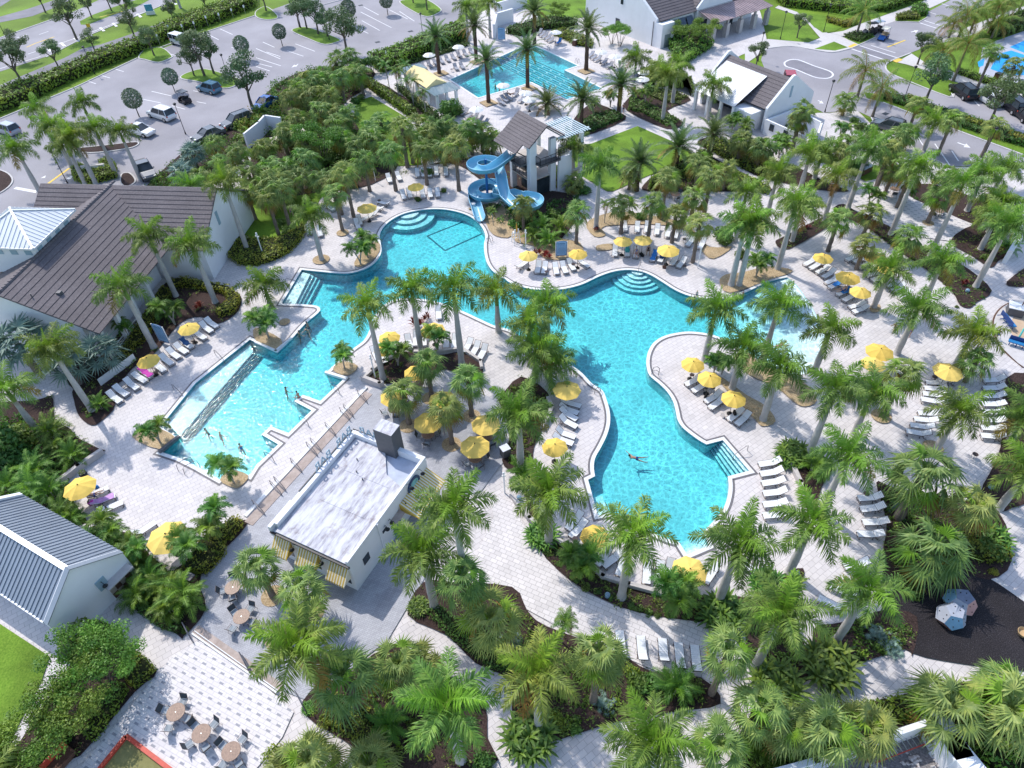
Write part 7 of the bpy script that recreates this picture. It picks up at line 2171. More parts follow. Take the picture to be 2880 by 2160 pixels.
row('32', (130, 665), (-100, 700), (165, 830), (-75, 865), 3); row('32', (180, 925), (-60, 950), (175, 1120), (-50, 1140), 3)
lng('33', 740, 170, 560, 90); lng('33', 640, 290, 470, 205)
lng('22', 1935, 1535, 2090, 1605); lng('32', 830, 1550, 700, 1570)
for q in ((590, 1140, 495, 1235), (632, 1195, 515, 1315), (830, 1445, 760, 1530), (940, 1465, 800, 1565), (985, 1485, 925, 1645), (1172, 1530, 1160, 1722), (1282, 1548, 1275, 1730), (1370, 1540, 1350, 1700), (435, 150, 585, 190), (418, 198, 562, 250), (412, 222, 565, 312), (402, 290, 565, 375), (395, 410, 528, 455), (390, 470, 490, 505), (1750, 1590, 1690, 1680)): lng('22', *q)
for q in ((1132, 745, 1112, 528), (1315, 765, 1300, 555), (1460, 800, 1438, 592), (1600, 825, 1578, 615), (950, 690, 930, 490)): lng('23', *q)
# ------------------------------------------------------------------ tables and chairs
def tset(k, x, y, n=4, a0=.4, ch=1, grp='round patio tables'):
 c = g(k, x, y, .74)
 put(TABLE, (c.x, c.y, .06), a0, 'round brown patio table', 'table', grp)
 for i in range(n):
  a = a0 + i * 2 * PI / n + RD.uniform(-.2, .2)
  R = RD.uniform(.80, 1.0)
  put(CHAIR, (c.x + R * math.cos(a), c.y + R * math.sin(a), .06), a + PI + RD.uniform(-.25, .25), 'dark-framed patio chair', 'chair', 'patio chairs')
for k, x, y, n, a in (('03', 1520, 1178, 4, 1.2), ('03', 1740, 1362, 4, .7), ('03', 1998, 1517, 4, .9), ('03', 2012, 100, 4, .3), ('03', 2087, 352, 4, 1.0), ('13', 150, 560, 3, .5), ('12', 1195, 215, 4, .3), ('12', 1487, 435, 4, .1), ('12', 1990, 455, 4, .7), ('12', 1895, 640, 4, .4), ('12', 1605, 235, 3, .4), ('11', 1400, 1655, 3, .2),
                      ('B', 308, 612, 3, .2), ('B', 640, 775, 4, .6), ('30', 100, 1095, 4, .3), ('30', 262, 1178, 3, .9), ('30', 145, 1222, 2, .4), ('21', 1412, 20, 3, .6), ('13', 650, 720, 2, .4)): tset(k, x, y, n, a)
for k, x, y in (('01', 1670, 1290), ('01', 1310, 1520), ('01', 1350, 1560), ('21', 300, 690), ('21', 530, 625), ('21', 1490, 640), ('21', 1490, 410), ('C', 175, 305), ('C', 330, 400), ('31', 470, 645), ('31', 880, 655), ('31', 1440, 1600), ('32', 850, 950), ('32', 1790, 610), ('10', 1690, 600), ('10', 1820, 575), ('22', 480, 120), ('22', 545, 1340), ('02', 900, 1080), ('11', 1065, 75)):
 c = g(k, x, y, .44); put(SIDE, (c.x, c.y, .06), 0, 'small round side table', 'side table', 'small side tables')
# ------------------------------------------------------------------ palms, trees and shrubs
def grow(s, K):
 for ln in s.split(';'):
  v = ln.split()
  if not v: continue
  k, nums = v[0], [float(q) for q in v[1:]]
  if len(nums) >= 4:
   b = g(k, nums[0], nums[1])
   t = pt(v[5], nums[2], nums[3]) if False else pt(k, nums[2], nums[3])
   h = height(b, t)
   plant(K, b, h, nums[4] if len(nums) > 4 else (1.15 if K == 'S' and k == '10' else None))
  else:
   h = nums[2] if len(nums) > 2 else 4.0
   b = g(k, nums[0], nums[1], h)
   plant(K, (b.x, b.y, 0), h, 1.15 if K == 'S' and k == '10' else None)
def at(s, K):
 """low plants: the photo point is on the plant's middle; third number is its height"""
 for ln in s.split(';'):
  v = ln.split()
  if not v: continue
  nums = [float(q) for q in v[1:]]
  sc_ = nums[2] if len(nums) > 2 else 1.0
  b = g(v[0], nums[0], nums[1], .5 * sc_)
  plant(K, (b.x, b.y, .04), None, sc_)
grow('''00 740 1595 600 1230;00 830 1590 660 1150;00 1010 1520 860 1090;00 1215 1550 1060 1120;00 340 1650 150 1270;00 880 1260 740 880;00 500 1290 350 930;00 620 1440 480 1070;
01 1335 1350 1080 790;01 1525 905 1290 370;01 1865 960 1690 430;01 2145 520 1970 -110;01 1800 350 1650 -60;02 800 235 500 -360;02 320 400 70 20;
00 1465 95 1400 -250;00 1560 70 1530 -220;10 1835 370 1830 60;10 2025 330 2025 20;
20 1300 1050 1335 640;20 1690 1040 1765 740;20 1385 890 1425 560;20 1060 660 1075 500;20 1250 740 1245 600;20 525 1560 560 1260;
11 570 590 490 200;11 130 990 80 800;11 1100 1620 965 990;11 1430 1390 1350 830;11 1780 1510 1740 830;11 2095 1210 2080 860;
21 725 320 775 -230;21 1930 430 2006 -10;21 1960 810 2017 240;21 1890 810 2030 280;31 80 670 270 100;31 205 430 300 120;31 1055 375 1271 -230;31 1395 560 1655 -90;31 1790 825 2085 290;31 1830 500 2010 200;
A 295 710 400 330;A 560 440 620 170;A 660 380 705 170;A 730 690 850 360;A 910 600 1080 170;
B 960 910 1120 730;B 1000 940 1160 760;B 840 780 960 480;B 1050 620 1130 450;B 70 480 180 260;B 520 330 620 120;
31 1330 980 1540 600;31 910 1000 1070 670;31 1110 1400 1300 1010;31 1620 1500 1750 1210;31 400 1550 535 1190;31 -46 1450 100 970;
21 305 1250 300 960;21 150 1500 170 1130;21 200 1640 140 1340;21 330 1659 240 1470;22 75 740 100 240;21 1660 1460 1745 1010;21 1900 1700 2035 1350;
C 700 640 845 250;32 340 630 610 50;32 740 430 890 60;32 450 1120 690 610;32 1430 600 1620 200;32 1990 1080 2130 640;32 180 1630 375 1180;32 2080 500 2190 240;
22 315 1390 365 920;23 945 190 1010 -380;23 1780 230 1955 -290;13 1545 280 1400 -210;13 1850 330 1790 -610;
33 580 570 890 110;23 2090 800 2340 300;23 230 1310 285 820;23 1080 1800 1150 1420;13 640 1080 400 540;13 1770 1590 1800 1050;03 100 2000 -60 1700''', 'R')
grow('''10 1755 1650 1730 1280;10 1480 1600 1460 1310;10 1210 1650 1175 1310;10 985 1655 950 1390;10 1310 1450 1250 1110;10 480 1600 440 1380;10 320 1350 270 1150;10 300 1650 230 1460;10 800 1640 800 1500;10 2050 1340 2040 1210;10 1870 1340 1870 1110;10 1020 1310 1000 1130;10 770 890 720 680;10 855 790 835 640;10 930 830 890 640;
10 690 540 3;10 815 490 4;10 600 660 3;10 520 700 3;10 370 760 3;10 470 830 3;10 620 830 3;10 300 850 3;10 560 960 3.5;10 360 1030 3;10 660 980 3;10 800 990 3;10 440 690 3;10 700 1080 3;10 1080 1060 3;10 1400 1080 3;10 1540 1120 3;10 1650 1090 3;10 1480 1180 3;10 1780 1160 3;10 1950 1150 3;10 1330 1220 3.5;10 1000 1210 3.5;10 680 1590 4.5;10 100 1600 3.5;10 860 1270 3;10 240 1200 3;10 730 1200 3;10 120 1450 3;10 560 1560 3.5;10 1620 1290 3;10 440 1240 3;
11 750 340 690 20;11 845 215 800 -165;11 200 380 130 60;11 300 320 260 -30;11 100 40 3;
12 1520 115 1490 -170;12 1325 350 1300 80;12 1865 280 1870 -30;12 1695 520 1665 210;
20 1580 1640 1640 1420;20 1820 1640 1840 1480;20 1350 1650 1370 1530;20 1010 1640 1010 1530;20 1950 1410 1965 1220;20 2110 1470 2150 1280;20 400 1590 300 1540;20 530 1659 440 1590;
30 1800 780 1950 460;30 2010 830 2110 560;30 1215 1120 1300 910;30 1465 1340 1610 1040;30 1840 1360 1960 1090;30 210 1300 300 970;30 640 1000 660 870;30 560 1560 640 1330;30 1100 1300 1170 1180;
21 555 450 575 170;21 940 360 970 130;21 1170 440 1200 110;21 1380 440 1410 210;21 1560 610 1620 280;21 1290 245 1370 -100;21 1545 235 1570 50;21 1660 190 1720 -120;21 100 330 120 120;
31 515 515 605 250;31 760 670 840 450;31 820 380 890 190;31 1130 590 1200 390;31 1375 270 1500 40;31 1000 40 1080 -180;
A 1100 510 1195 150;A 850 310 890 110;A 85 260 130 100;A 215 300 265 150;A 490 165 550 -50;B 140 660 235 330;B 240 560 300 400;B 550 860 690 530;B 350 330 400 210;B 320 755 440 520;
13 150 180 70 -110;13 490 320 390 110;13 1860 490 1930 20;13 1300 950 1300 740;
32 985 285 1090 -120;32 1550 1370 1790 1080;33 1950 1000 1900 950;23 700 1090 740 680;23 1720 1020 1900 680;23 2000 1380 2080 1110;23 1700 1640 1760 1450;31 1700 1640 1860 1500;
01 2212 240 2120 20;00 2150 1620 2130 1300;00 1990 1659 1900 1420;00 1760 1659 1680 1560;00 1850 1250 3.5;00 2050 1350 3.5;00 1960 1490 3.5;00 2150 1500 3.5;10 60 1300 3.5;10 170 1560 3.5;10 380 1560 3.5''', 'S')
for s_, K in (('13 900 1160 900 800 1.35;32 1120 1160 1380 820 1.6;32 1290 1620 1290 1350 1.5;33 1400 1300 1400 990 1.45;33 1900 1300 1900 960 1.4;33 360 1480 360 1220 1.2;33 740 1460 740 1210 1.15;33 20 1480 0 1220 1.1;13 540 1720 540 1560 1.1;13 1050 1760 1050 1620 1.1;13 2060 620 2080 370 1.3;13 1450 900 1460 780;13 300 1700 310 1620', 'S'),):
 grow(s_, K)
grow('''10 1585 640 1540 310;10 1905 530 1895 220;10 2010 890 2005 510;20 135 760 135 430;20 640 610 655 250;20 920 990 935 730;20 595 1100 600 860;20 300 960 310 900;20 1705 1360 1730 1150;20 1410 1470 1440 1270;20 1075 1650 1100 1400;20 195 390 190 100''', 'D')
grow('''30 900 1010 990 760;30 770 840 820 610;30 1440 620 1480 430;30 1600 700 1690 360;30 765 300 840 100;30 1640 335 1730 130;30 1740 290 1830 110;30 1900 290 1980 60;30 1560 330 1610 210;30 1980 240 2070 20;30 2130 170 2200 -30;30 1930 330 2000 200''', 'C')
at('''02 1370 480 1.05;02 2010 830 1.05;02 960 1380 1.05;02 1200 1500 1;02 1640 1500 1.1;02 1900 1270 1.1;11 900 600 1.15;11 960 540 1.05;11 100 1230 1.15;11 760 1500 1.0;11 1225 1470 1.1;11 1570 1360 1.05;21 2115 700 1.1;C 340 270 .7;C 400 280 .7;01 1500 1120 1.1;01 1110 1250 .8;22 590 1620 1.15;23 1400 250 1.15;31 1200 60 .9;31 870 120 1.0;20 1150 880 1.1;20 850 900 1.0;20 700 960 .9;A 330 240 1.0;A 400 200 1.0;20 2000 1200 1;20 1900 1120 1;30 100 1300 1;30 620 1200 1.1''', 'A')
at('''10 1230 830 1.1;10 1360 890 1.1;10 1470 980 1.1;10 1150 740 1.1;21 800 250 .8;10 1300 760 1.1;23 430 560 .7;01 1900 230 1.1;11 2050 280 .55;20 620 1500 .8''', 'T')
grow('01 980 1560 930 1270 1.15;01 330 1560 150 1290 1.35;01 700 1659 660 1400;00 1620 1640 1600 1430 1;00 1720 1480 1660 1300 1', 'B')
at('''23 800 1080 1.1;13 2200 560 1.0;33 960 500 1.2;33 1090 610 1.0;32 1120 1060 .9''', 'P')
at('''02 540 560 1.2;02 640 640 1.1;02 330 760 1.3;02 300 920 1.3;02 450 960 1.2;02 560 1130 1.2;02 640 1190 1.0;02 80 900 1.2;02 470 420 1.2;03 1210 180 1.2;03 1450 120 1.3;03 1600 200 1.3;03 1470 300 1.1;03 1330 40 1.1;23 1400 960 1.2;32 400 730 1.0;02 1010 1400 1.0;02 1260 1560 1.0;00 2150 1200 1.1;10 60 980 1.2;10 30 1080 1;21 250 330 1.3;21 330 440 1.2;21 420 320 1.1;21 180 400 1.1;22 100 800 1.1;13 1150 1280 1;33 130 1520 1.2;33 -60 1480 1.0;02 870 190 .8;01 1450 1060 .9;20 1060 820 1;31 2080 500 1;30 1900 430 1''', 'Y')
at('''23 1830 310 1.7;23 150 1380 1.7;33 540 760 1.9;33 90 930 1.8;22 260 1290 1.5;32 230 580 1.5;32 170 640 1.2;13 1400 260 .8;13 450 1140 .5;03 1600 470 .3;33 0 60 1.3;32 1960 1330 1.4;02 780 130 .6;30 2050 480 .8''', 'F')
at('''11 1390 1110 1.4;11 1480 1075 1.1;21 215 505 1.1;21 290 545 1.1;21 720 310 .9;31 1690 770 .9;01 1700 980 1.0;20 520 1640 .7;31 350 300 .7''', 'Z')
at('''11 1400 60 .7;11 1390 50 .6;22 700 1480 .7;10 1620 1640 .7;13 1950 1590 1.3;02 120 450 2.2;02 60 600 2.2;02 180 640 1.8;10 1640 960 2.4;10 1720 930 2.2;10 860 860 1.6;10 900 830 1.3;10 1480 1480 1.2;10 760 1360 2;10 640 1340 2.2;10 560 1240 2.2;10 540 1400 1.8;21 1100 200 1.2;21 1300 180 1.2;21 1460 120 1.6;21 1820 350 1.8;21 1850 400 1.5;21 2000 530 1.3;30 820 1080 1.5;30 900 1120 1.6;30 760 1030 1.3;11 230 250 1.4;11 260 320 1.2;01 1930 330 1.5;01 1990 380 1.3;31 2000 400 1.1;31 1450 470 1;32 1900 1350 1.4;32 1980 1440 1.3;31 1900 560 1;A 960 290 1.8;A 1020 280 1.6;B 60 410 1.8;10 350 1300 1.8;10 900 1150 1.6;21 40 260 1.6;21 120 240 1.5;21 360 180 1.4;20 560 1600 1.3;20 640 1640 1.3;33 1250 130 1;23 1080 900 1.3;23 1180 950 1.2;23 1560 960 1;23 560 1320 .7''', 'H')
at('''30 215 870 1.4;20 420 290 1;23 380 1230 .8;32 1700 1320 1.2;32 1840 1400 1.3;02 1840 1360 1.2;02 1700 1560 1.1;01 1960 130 1.0;01 2000 250 1.0;00 2080 1050 2;10 40 1010 2;13 640 1220 1.1;13 950 1280 1.1;13 180 1600 1.4;23 1020 800 .9;01 1130 1440 .8;20 1640 1300 1;B 620 540 1.2;32 1950 1620 .5;30 2090 1160 .8''', 'U')
at('''22 300 1450 .8;22 400 1540 .7;23 560 40 .8;23 640 80 .9;23 740 120 .8;23 860 180 .8;23 1050 250 1;23 1100 270 1;23 1180 300 1;23 1260 320 .9;23 1350 340 .9;23 1500 330 .8;23 1600 360 .8;32 2100 60 .8;32 2160 180 .8;32 2140 260 .8;01 1250 1500 .8;01 1200 1560 .7;02 720 210 .8;02 760 260 .7;J 640 600 .8;J 690 560 .7;I 1400 800 .7;I 1480 740 .7;I 1680 640 .8;31 1640 980 .7;31 1700 960 .7;31 1780 950 .7;31 1860 900 .7;31 1100 440 .7;31 980 380 .7;31 1250 560 .8;13 420 1150 .6;13 1900 1640 .8;23 380 1280 1;23 430 1320 1;23 560 1240 .8;B 470 670 .8;B 530 680 .8;B 580 720 .8;20 1200 860 .8;20 1300 900 .8;20 1400 850 .7;20 700 1120 .8;20 800 1080 .8;20 900 1030 .8''', 'N')
def trees(s, K):
 for ln in s.split(';'):
  v = ln.split()
  if v:
   q = [float(a) for a in v[1:]]
   plant(K, g(v[0], q[0], q[1]), None, q[2])
trees('00 395 110 1.1;00 795 155 1;00 965 95 1;00 1135 205 1.2;00 665 345 1.5;00 205 530 1.2;00 520 615 1.1;00 830 460 .9;00 1165 320 1;00 210 760 1.6;00 1335 485 1.1;00 1680 660 1.1;00 1770 660 1.5;00 1850 640 1.2;00 1510 200 .9;00 1790 110 1;00 2190 960 1.7;10 790 490 1.6;10 440 250 1.2;10 540 300 1.3;10 620 320 1.1;10 1360 30 1;10 1480 90 1.1;10 90 100 1.2;30 250 330 .9;30 1350 900 1.5;30 1900 1090 1.5;30 1290 560 1.1;00 1110 25 .9;10 380 240 1.1;20 2100 600 .9;30 2190 1000 1.2', 'O')
trees('00 1515 800 1.05;00 1205 1010 1.05;00 2120 520 1.05;10 230 400 1.05;10 820 220 1.05;10 1140 130 1.05', 'L')
trees('03 930 960 1.1;03 760 1230 .95;03 1050 860 .9;03 480 1560 .8;03 60 1760 .9;20 400 200 .8;20 860 380 .8;20 930 400 .8;20 1500 420 1.0;10 580 1420 1.4;10 100 1470 .9;20 1640 400 .9', 'J')
trees('03 800 640 .85;03 720 720 .6;02 90 640 1.2;10 1010 640 1.0;10 900 660 1.0;10 1680 1030 1.0', 'G')
# ------------------------------------------------------------------ vehicles
def park(k, x, y, fx, fy, p, label, cat='car'):
 a, b = g(k, x, y, .7), g(k, fx, fy, .7)
 d = b - a
 return put(p, (a.x, a.y, .035), math.atan2(d.y, d.x), None, cat, None, 1.12, label)
Pw, Pb, Pk, Pg, Ps, Pbl, Pr = [car_paint(n, c) for n, c in (('white', (.78, .79, .80)), ('steel_blue', (.10, .22, .32)), ('black', (.015, .015, .022)), ('grey', (.12, .13, .15)), ('silver', (.36, .39, .44)), ('blue', (.01, .09, .34)), ('red', (.42, .03, .04)))]
park('00', 1395, 985, 1280, 950, mk_car('suv', Pw, 5.0, 1.98, 1.78), 'white estate-style SUV parked alone in the car park')
park('00', 1560, 355, 1690, 390, mk_car('jeep', Pw, 4.4, 1.85, 1.85), 'white boxy off-road car with black wheels by the street hedge')
park('00', 1805, 760, 1710, 735, mk_car('suv', Pb, 4.4, 1.85, 1.65), 'steel blue hatchback SUV beside the tree island')
park('00', 2045, 1045, 1950, 1080, mk_car('suv', Pg, 4.8, 1.9, 1.7), 'dark grey SUV half hidden by yellow-green palms')
park('00', 1800, 1160, 1720, 1190, mk_car('sedan', Pg, 4.8, 1.85, 1.5), 'grey car roof showing above the silver palm')
park('00', 1210, 1125, 1280, 1140, mk_car('sedan', Pw, 4.6, 1.85, 1.48), 'white car partly hidden behind the royal palms')
park('00', 60, 1115, -40, 1085, mk_car('suv', Ps, 4.5, 1.85, 1.65), 'silver-blue car at the left edge')
park('00', 1255, 1470, 1300, 1540, mk_car('pickup', Pg, 5.4, 1.95, 1.8), 'dark grey pickup truck behind the clubhouse roof')
park('10', 80, 890, 30, 920, mk_car('sedan', Pbl, 4.6, 1.85, 1.5), 'bright blue car tucked behind the grove')
park('30', 1690, 790, 1620, 740, mk_car('van', Pk, 5.1, 1.95, 1.75), 'black minivan with red tail lights parked under the palms')
park('30', 1905, 850, 1830, 805, mk_car('suv', Pw, 4.6, 1.85, 1.6), 'white car between the two black vehicles')
park('30', 2110, 910, 2040, 860, mk_car('suv', Pk, 5.2, 2.0, 1.85), 'big black SUV at the right end of the parking row')
park('30', 2215, 985, 2150, 930, mk_car('sedan', Pk, 4.7, 1.85, 1.5), 'dark car cut off by the right edge')
park('30', 1040, 1085, 985, 1070, mk_car('suv', Pg, 4.3, 1.85, 1.65), 'dark car in the shade of a coconut palm on the right-hand drive')
park('30', 190, 700, 215, 790, mk_car('jeep', Pr, 3.9, 1.75, 1.6), 'red vehicle behind the pavilion gable')
S_t, S_k = plain('tan_seat', (.40, .30, .20), .7), plain('dark_seat', (.03, .03, .035), .7)
R_t = plain('cream_roof', (.66, .62, .52), .6)
park('30', 1000, 310, 950, 345, mk_cart(S_t, Pbl, R_t), 'blue golf cart with a cream roof at the drive crossing', 'golf cart')
park('30', 940, 250, 880, 260, mk_cart(S_k, Pk, Ps), 'black golf cart with a grey roof beside the blue cart', 'golf cart')
park('30', 880, 265, 830, 270, mk_cart(S_k, Pk, S_k), 'dark golf cart farther along the drive kerb', 'golf cart')
park('00', 1590, 855, 1530, 830, mk_cart(S_k, Pk, Pk), 'black golf cart parked near the clipped tree', 'golf cart')
# ------------------------------------------------------------------ posts, signs and rails
for k, x, y in (('00', 820, 640), ('00', 1985, 715), ('00', 585, 1585), ('00', 1605, 1160), ('10', 390, 250), ('10', 635, 350), ('10', 1445, 345), ('30', 105, 340), ('30', 480, 275), ('30', 1180, 845), ('30', 490, 970), ('20', 2125, 530), ('30', 1840, 1400), ('30', 1570, 300), ('00', 40, 300), ('30', 2000, 860)):
 c = g(k, x, y); put(LAMP, (c.x, c.y, .03), 0, 'black lamp post', 'lamp post', 'black lamp posts')
for k, x, y, s in (('11', 67, 555, 1.0), ('I', 1365, 850, .95), ('21', 1603, 660, .85), ('12', 2150, 945, .85), ('10', 1035, 1575, .7), ('10', 1140, 570, .8), ('21', 120, 490, .8)):
 c = g(k, x, y); put(BOLL, (c.x, c.y, .05), .6, 'white light post', 'light post', 'white light posts', s)
def sign_post(k, x, y, h, w, hh, m, label, nm='parking_sign', grp=None, rz=0.0):
 c = g(k, x, y)
 o = thing(nm, (c.x, c.y, 0), rz, label if grp else None, 'sign', grp, None if grp else label)
 a = MB(); a.tube([(0, 0, 0), (0, 0, h)], .035, 6); a.build('post', M_alu, o)
 b = MB(); b.box(0, -.045, h - hh, w, .03, hh); b.build('sign_plate', m, o)
 return o
for x, y in ((1385, 392), (1478, 312), (1597, 306), (1698, 280), (1801, 230), (1911, 205), (2020, 166), (2126, 136)): sign_post('00', x, y, 2.2, .34, .5, M_whitep, 'small white parking sign', 'parking_sign', 'parking signs along the hedge', rad(20))
sign_post('00', 815, 345, 3.2, .75, .75, plain('sign_yellow', (.75, .45, .03), .5), 'yellow-orange warning sign on a post beside the street', 'warning_sign', rz=rad(25))
c = g('00', 1305, 125); o = thing('entrance_sign', (c.x, c.y, 0), rad(10), None, 'sign', None, 'blue and white monument sign on the street verge')
q = MB(); q.box(0, 0, 0, 1.9, .5, .8); q.build('sign_base', M_whitep, o)
q = MB(); q.box(0, 0, .8, 1.6, .35, 1.3); q.build('sign_face', plain('sign_blue', (.08, .30, .48), .5, 0, .4, .3, 2), o)
def board(p, rz, tilt, label, s=1.0):
 """pool rules board: frame with an arched top, pale blue sheet with lines of small text"""
 o = thing('rules_board', p, rz, None, 'sign board', None, label)
 w, h = .62 * s, 2.15 * s
 top = [(w * math.cos(t), .32 + h * .86 + .14 * s * math.sin(t)) for t in [PI * i / 8 for i in range(9)]]
 prof = [(-w, .32), (w, .32)] + top
 q = MB(); q.hexa([(x, .03, z) for x, z in prof], [(x, -.03, z) for x, z in prof]); q.build('panel', plain('board_blue', (.30, .50, .72), .5, 0, .4, .1, 1.5), o)
 q = MB()
 for x in (-w - .05, w + .05): q.bar((x, 0, 0), (x, 0, .32 + h * .9), .09, .09)
 q.build('posts', M_whitep, o)
 q = MB()
 for i in range(len(prof)): a, b = prof[i], prof[(i + 1) % len(prof)]; q.bar((a[0], -.02, a[1]), (b[0], -.02, b[1]), .05, .08, 0, (0, 1, 0))
 q.build('border', plain('board_border', (.03, .13, .30), .5), o)
 q = MB(); r = random.Random(5)
 for i in range(22):
  z = .32 + h * (.80 - .032 * i); x = -w * .8
  while x < w * (.75 if i > 2 else .55):
   l = r.uniform(.05, .16); q.box(x + l / 2, -.034, z, l, .006, .022 if i > 2 else .05); x += l + .035
 q.build('text_lines', plain('board_text', (.05, .16, .32), .6), o)
 return o
c = g('01', 1400, 1320); board((c.x + .35, c.y + .15, .04), rad(-25), 0, 'pale blue rules board between the left loungers and the clubhouse', 1.15)
c = g('21', 425, 568); board((c.x, c.y, .04), rad(2), 0, 'pale blue rules board beside the red plants below the slide')
c = g('E', 1830, 310); board((c.x, c.y, .04), rad(-5), 0, 'tall pale board by the white walls of the lap pool', 1.1)
def rail(k, x, y, dx, dy, i, lk='steel step rail', grp='steel handrails'):
 a, b = g(k, x, y), g(k, dx, dy)
 d = b - a
 return put(RAIL[i], (a.x, a.y, .06), math.atan2(d.y, d.x), lk, 'handrail', grp)
for x, y in ((925, 140), (805, 260), (775, 290), (650, 420), (525, 555), (490, 590), (355, 730), (215, 890), (180, 925), (30, 1090)): rail('12', x, y, x + 60, y + 55, 0, 'steel step rail beside the bar', 'step rails beside the bar')
for x, y in ((1640, 510), (2130, 770), (2160, 800)): rail('03', x, y, x + 30, y + 60, 0, 'steel step rail at the stone steps', 'step rails at the stone steps')
rail('13', 400, 1110, 430, 1170, 0, 'steel step rail at the stone steps', 'step rails at the stone steps')
for k, x, y, dx, dy, i in (('12', 700, 70, 640, 20, 1), ('12', 430, 345, 370, 295, 1), ('12', 130, 650, 70, 600, 1), ('11', 300, 800, 380, 800, 1), ('22', 1990, 600, 1900, 640, 1), ('21', 1100, 660, 1080, 740, 1), ('02', 1585, 720, 1650, 660, 1), ('02', 1640, 750, 1700, 690, 1), ('01', 1890, 1430, 1960, 1480, 1), ('02', 1530, 70, 1600, 120, 1), ('11', 2010, 430, 1960, 420, 2), ('22', 735, 60, 790, 40, 2), ('21', 1230, 1570, 1180, 1560, 2), ('22', 1700, 1300, 1640, 1330, 1), ('20', 560, 545, 540, 560, 2), ('20', 320, 430, 300, 445, 2)):
 rail(k, x, y, dx, dy, i, 'steel pool grab rail', 'pool grab rails')
for i in range(5):
 t = (i + .5) / 5
 a, b = g('E', 1990 - 300 * t, 455 + 165 * t, -.06), g('20', 745 - 265 * t, 775 + 85 * t, -.06)
 q = MB(); n = int((b - a).length / .5)
 for j in range(n):
  q.tube([a.lerp(b, j / n), a.lerp(b, (j + .92) / n)], .045, 6, (1 if j % 5 == 0 else 0))
 o = q.build('lane_rope', [plain('rope_navy', (.02, .09, .25), .5), M_whitep]); mark(o, 'navy and white lane rope', 'lane rope', 'lane ropes in the lap pool')
c = g('21', 35, 440); o = thing('lifeguard_chair', (c.x, c.y, .05), rad(200), None, 'lifeguard chair', None, 'white lifeguard chair with a folded orange umbrella by the slide')
q = MB()
for x in (-.35, .35):
 for y in (-.35, .35): q.bar((x * 1.3, y * 1.3, 0), (x * .8, y * .8, 1.5), .07, .07)
for z in (.4, .8, 1.15): q.bar((-.4, -.42, z), (.4, -.42, z), .05, .05)
q.build('frame', M_whitep, o)
q = MB(); q.box(0, 0, 1.5, .6, .55, .06); q.box(0, .27, 1.5, .6, .06, .6); q.build('seat', M_whitep, o)
q = MB(); q.tube([(0, .35, 1.0), (0, .35, 2.9)], .02, 6); q.lathe([(.05, 1.7), (.13, 1.9), (.10, 2.5), (.03, 2.95)], 8, 0, (0, .35, 0)); q.build('folded_umbrella', plain('orange_canvas', (.62, .32, .05), .9), o)
def F(x, y): return g('F', x, y)
c = F(1950, 370); o = thing('control_cabinet', (c.x, c.y, .1), rad(-28), None, 'cabinet', None, 'grey cabinet with a white top beside the splash pad')
q = MB(); q.box(0, 0, 0, 1.5, 1.3, .95); q.build('body', M_greym, o); q = MB(); q.box(0, 0, .95, 1.6, 1.4, .08); q.build('top', M_whitep, o); q = MB(); q.tube([(.4, .3, 1.0), (.4, .3, 3.4)], .06, 6); q.build('pole', M_wood, o)
for (x, y, rz, lab) in ((1790, 620, 88, 'upper blue play bench with projecting bars on the splash pad'), (2070, 1190, -35, 'lower blue play bench with projecting bars on the splash pad')):
 c = F(x, y); o = thing('play_bench', (c.x, c.y, .1), rad(rz), None, 'play equipment', None, lab)
 q = MB(); q.box(0, 0, .45, 2.2, .45, .12); q.build('seat', plain('play_blue', (.03, .20, .45), .4), o)
 q = MB(); q.box(0, .3, .5, 2.2, .06, .5); q.build('backrest', plain('play_navy', (.02, .06, .22), .4), o)
 for i in range(4): q = MB(); q.tube([(-.9 + i * .6, .3, .5), (-.9 + i * .6, .75, .45)], .05, 6); q.tube([(-.9 + i * .6, 0, .45), (-.9 + i * .6, -.1, 0)], .05, 6); q.build('leg', MATS['play_navy'], o)
c = F(2040, 1010); o = thing('splash_spout', (c.x, c.y, .1), 0, None, 'play equipment', None, 'slanting aqua spout pipe on the splash pad'); q = MB(); q.tube([(0, 0, 0), (.1, .1, .5), (.45, .5, 1.1)], .09, 8); q.build('pipe', plain('aqua_paint', (.10, .50, .45), .4), o); q = MB(); q.lathe([(.2, 0), (.2, .05), (.1, .1)], 10); q.build('base_flange', M_whitep, o)
def dome(c, R, rz, label_parts):
 phi = (1 + 5 ** .5) / 2
 V = [Vector(v).normalized() for v in [(a, b, d) for a in (-1, 1) for b in (-1, 1) for d in (-1, 1)] + [(0, a / phi, b * phi) for a in (-1, 1) for b in (-1, 1)] + [(a / phi, b * phi, 0) for a in (-1, 1) for b in (-1, 1)] + [(b * phi, 0, a / phi) for a in (-1, 1) for b in (-1, 1)]]
 nrm = [Vector(v).normalized() for v in [(a, 0, b * phi) for a in (-1, 1) for b in (-1, 1)] + [(0, b * phi, a) for a in (-1, 1) for b in (-1, 1)] + [(b * phi, a, 0) for a in (-1, 1) for b in (-1, 1)]]
 rot = Matrix.Rotation(rz, 3, 'Z') @ Matrix.Rotation(rad(58), 3, 'X')
 out = []
 for n in nrm:
  f = sorted(V, key=lambda v: -v.dot(n))[:5]
  a = f[0] - n * f[0].dot(n); b = n.cross(a)
  f.sort(key=lambda v: math.atan2(v.dot(b), v.dot(a)))
  out.append(([Vector(c) + rot @ v * R for v in f], rot @ n))
 return out
c = g('33', 1590, 330); o = thing('climbing_dome', (c.x, c.y, .07), 0, None, 'play structure', None, 'two joined faceted climbing domes in grey, pink and blue on dark playground chips')
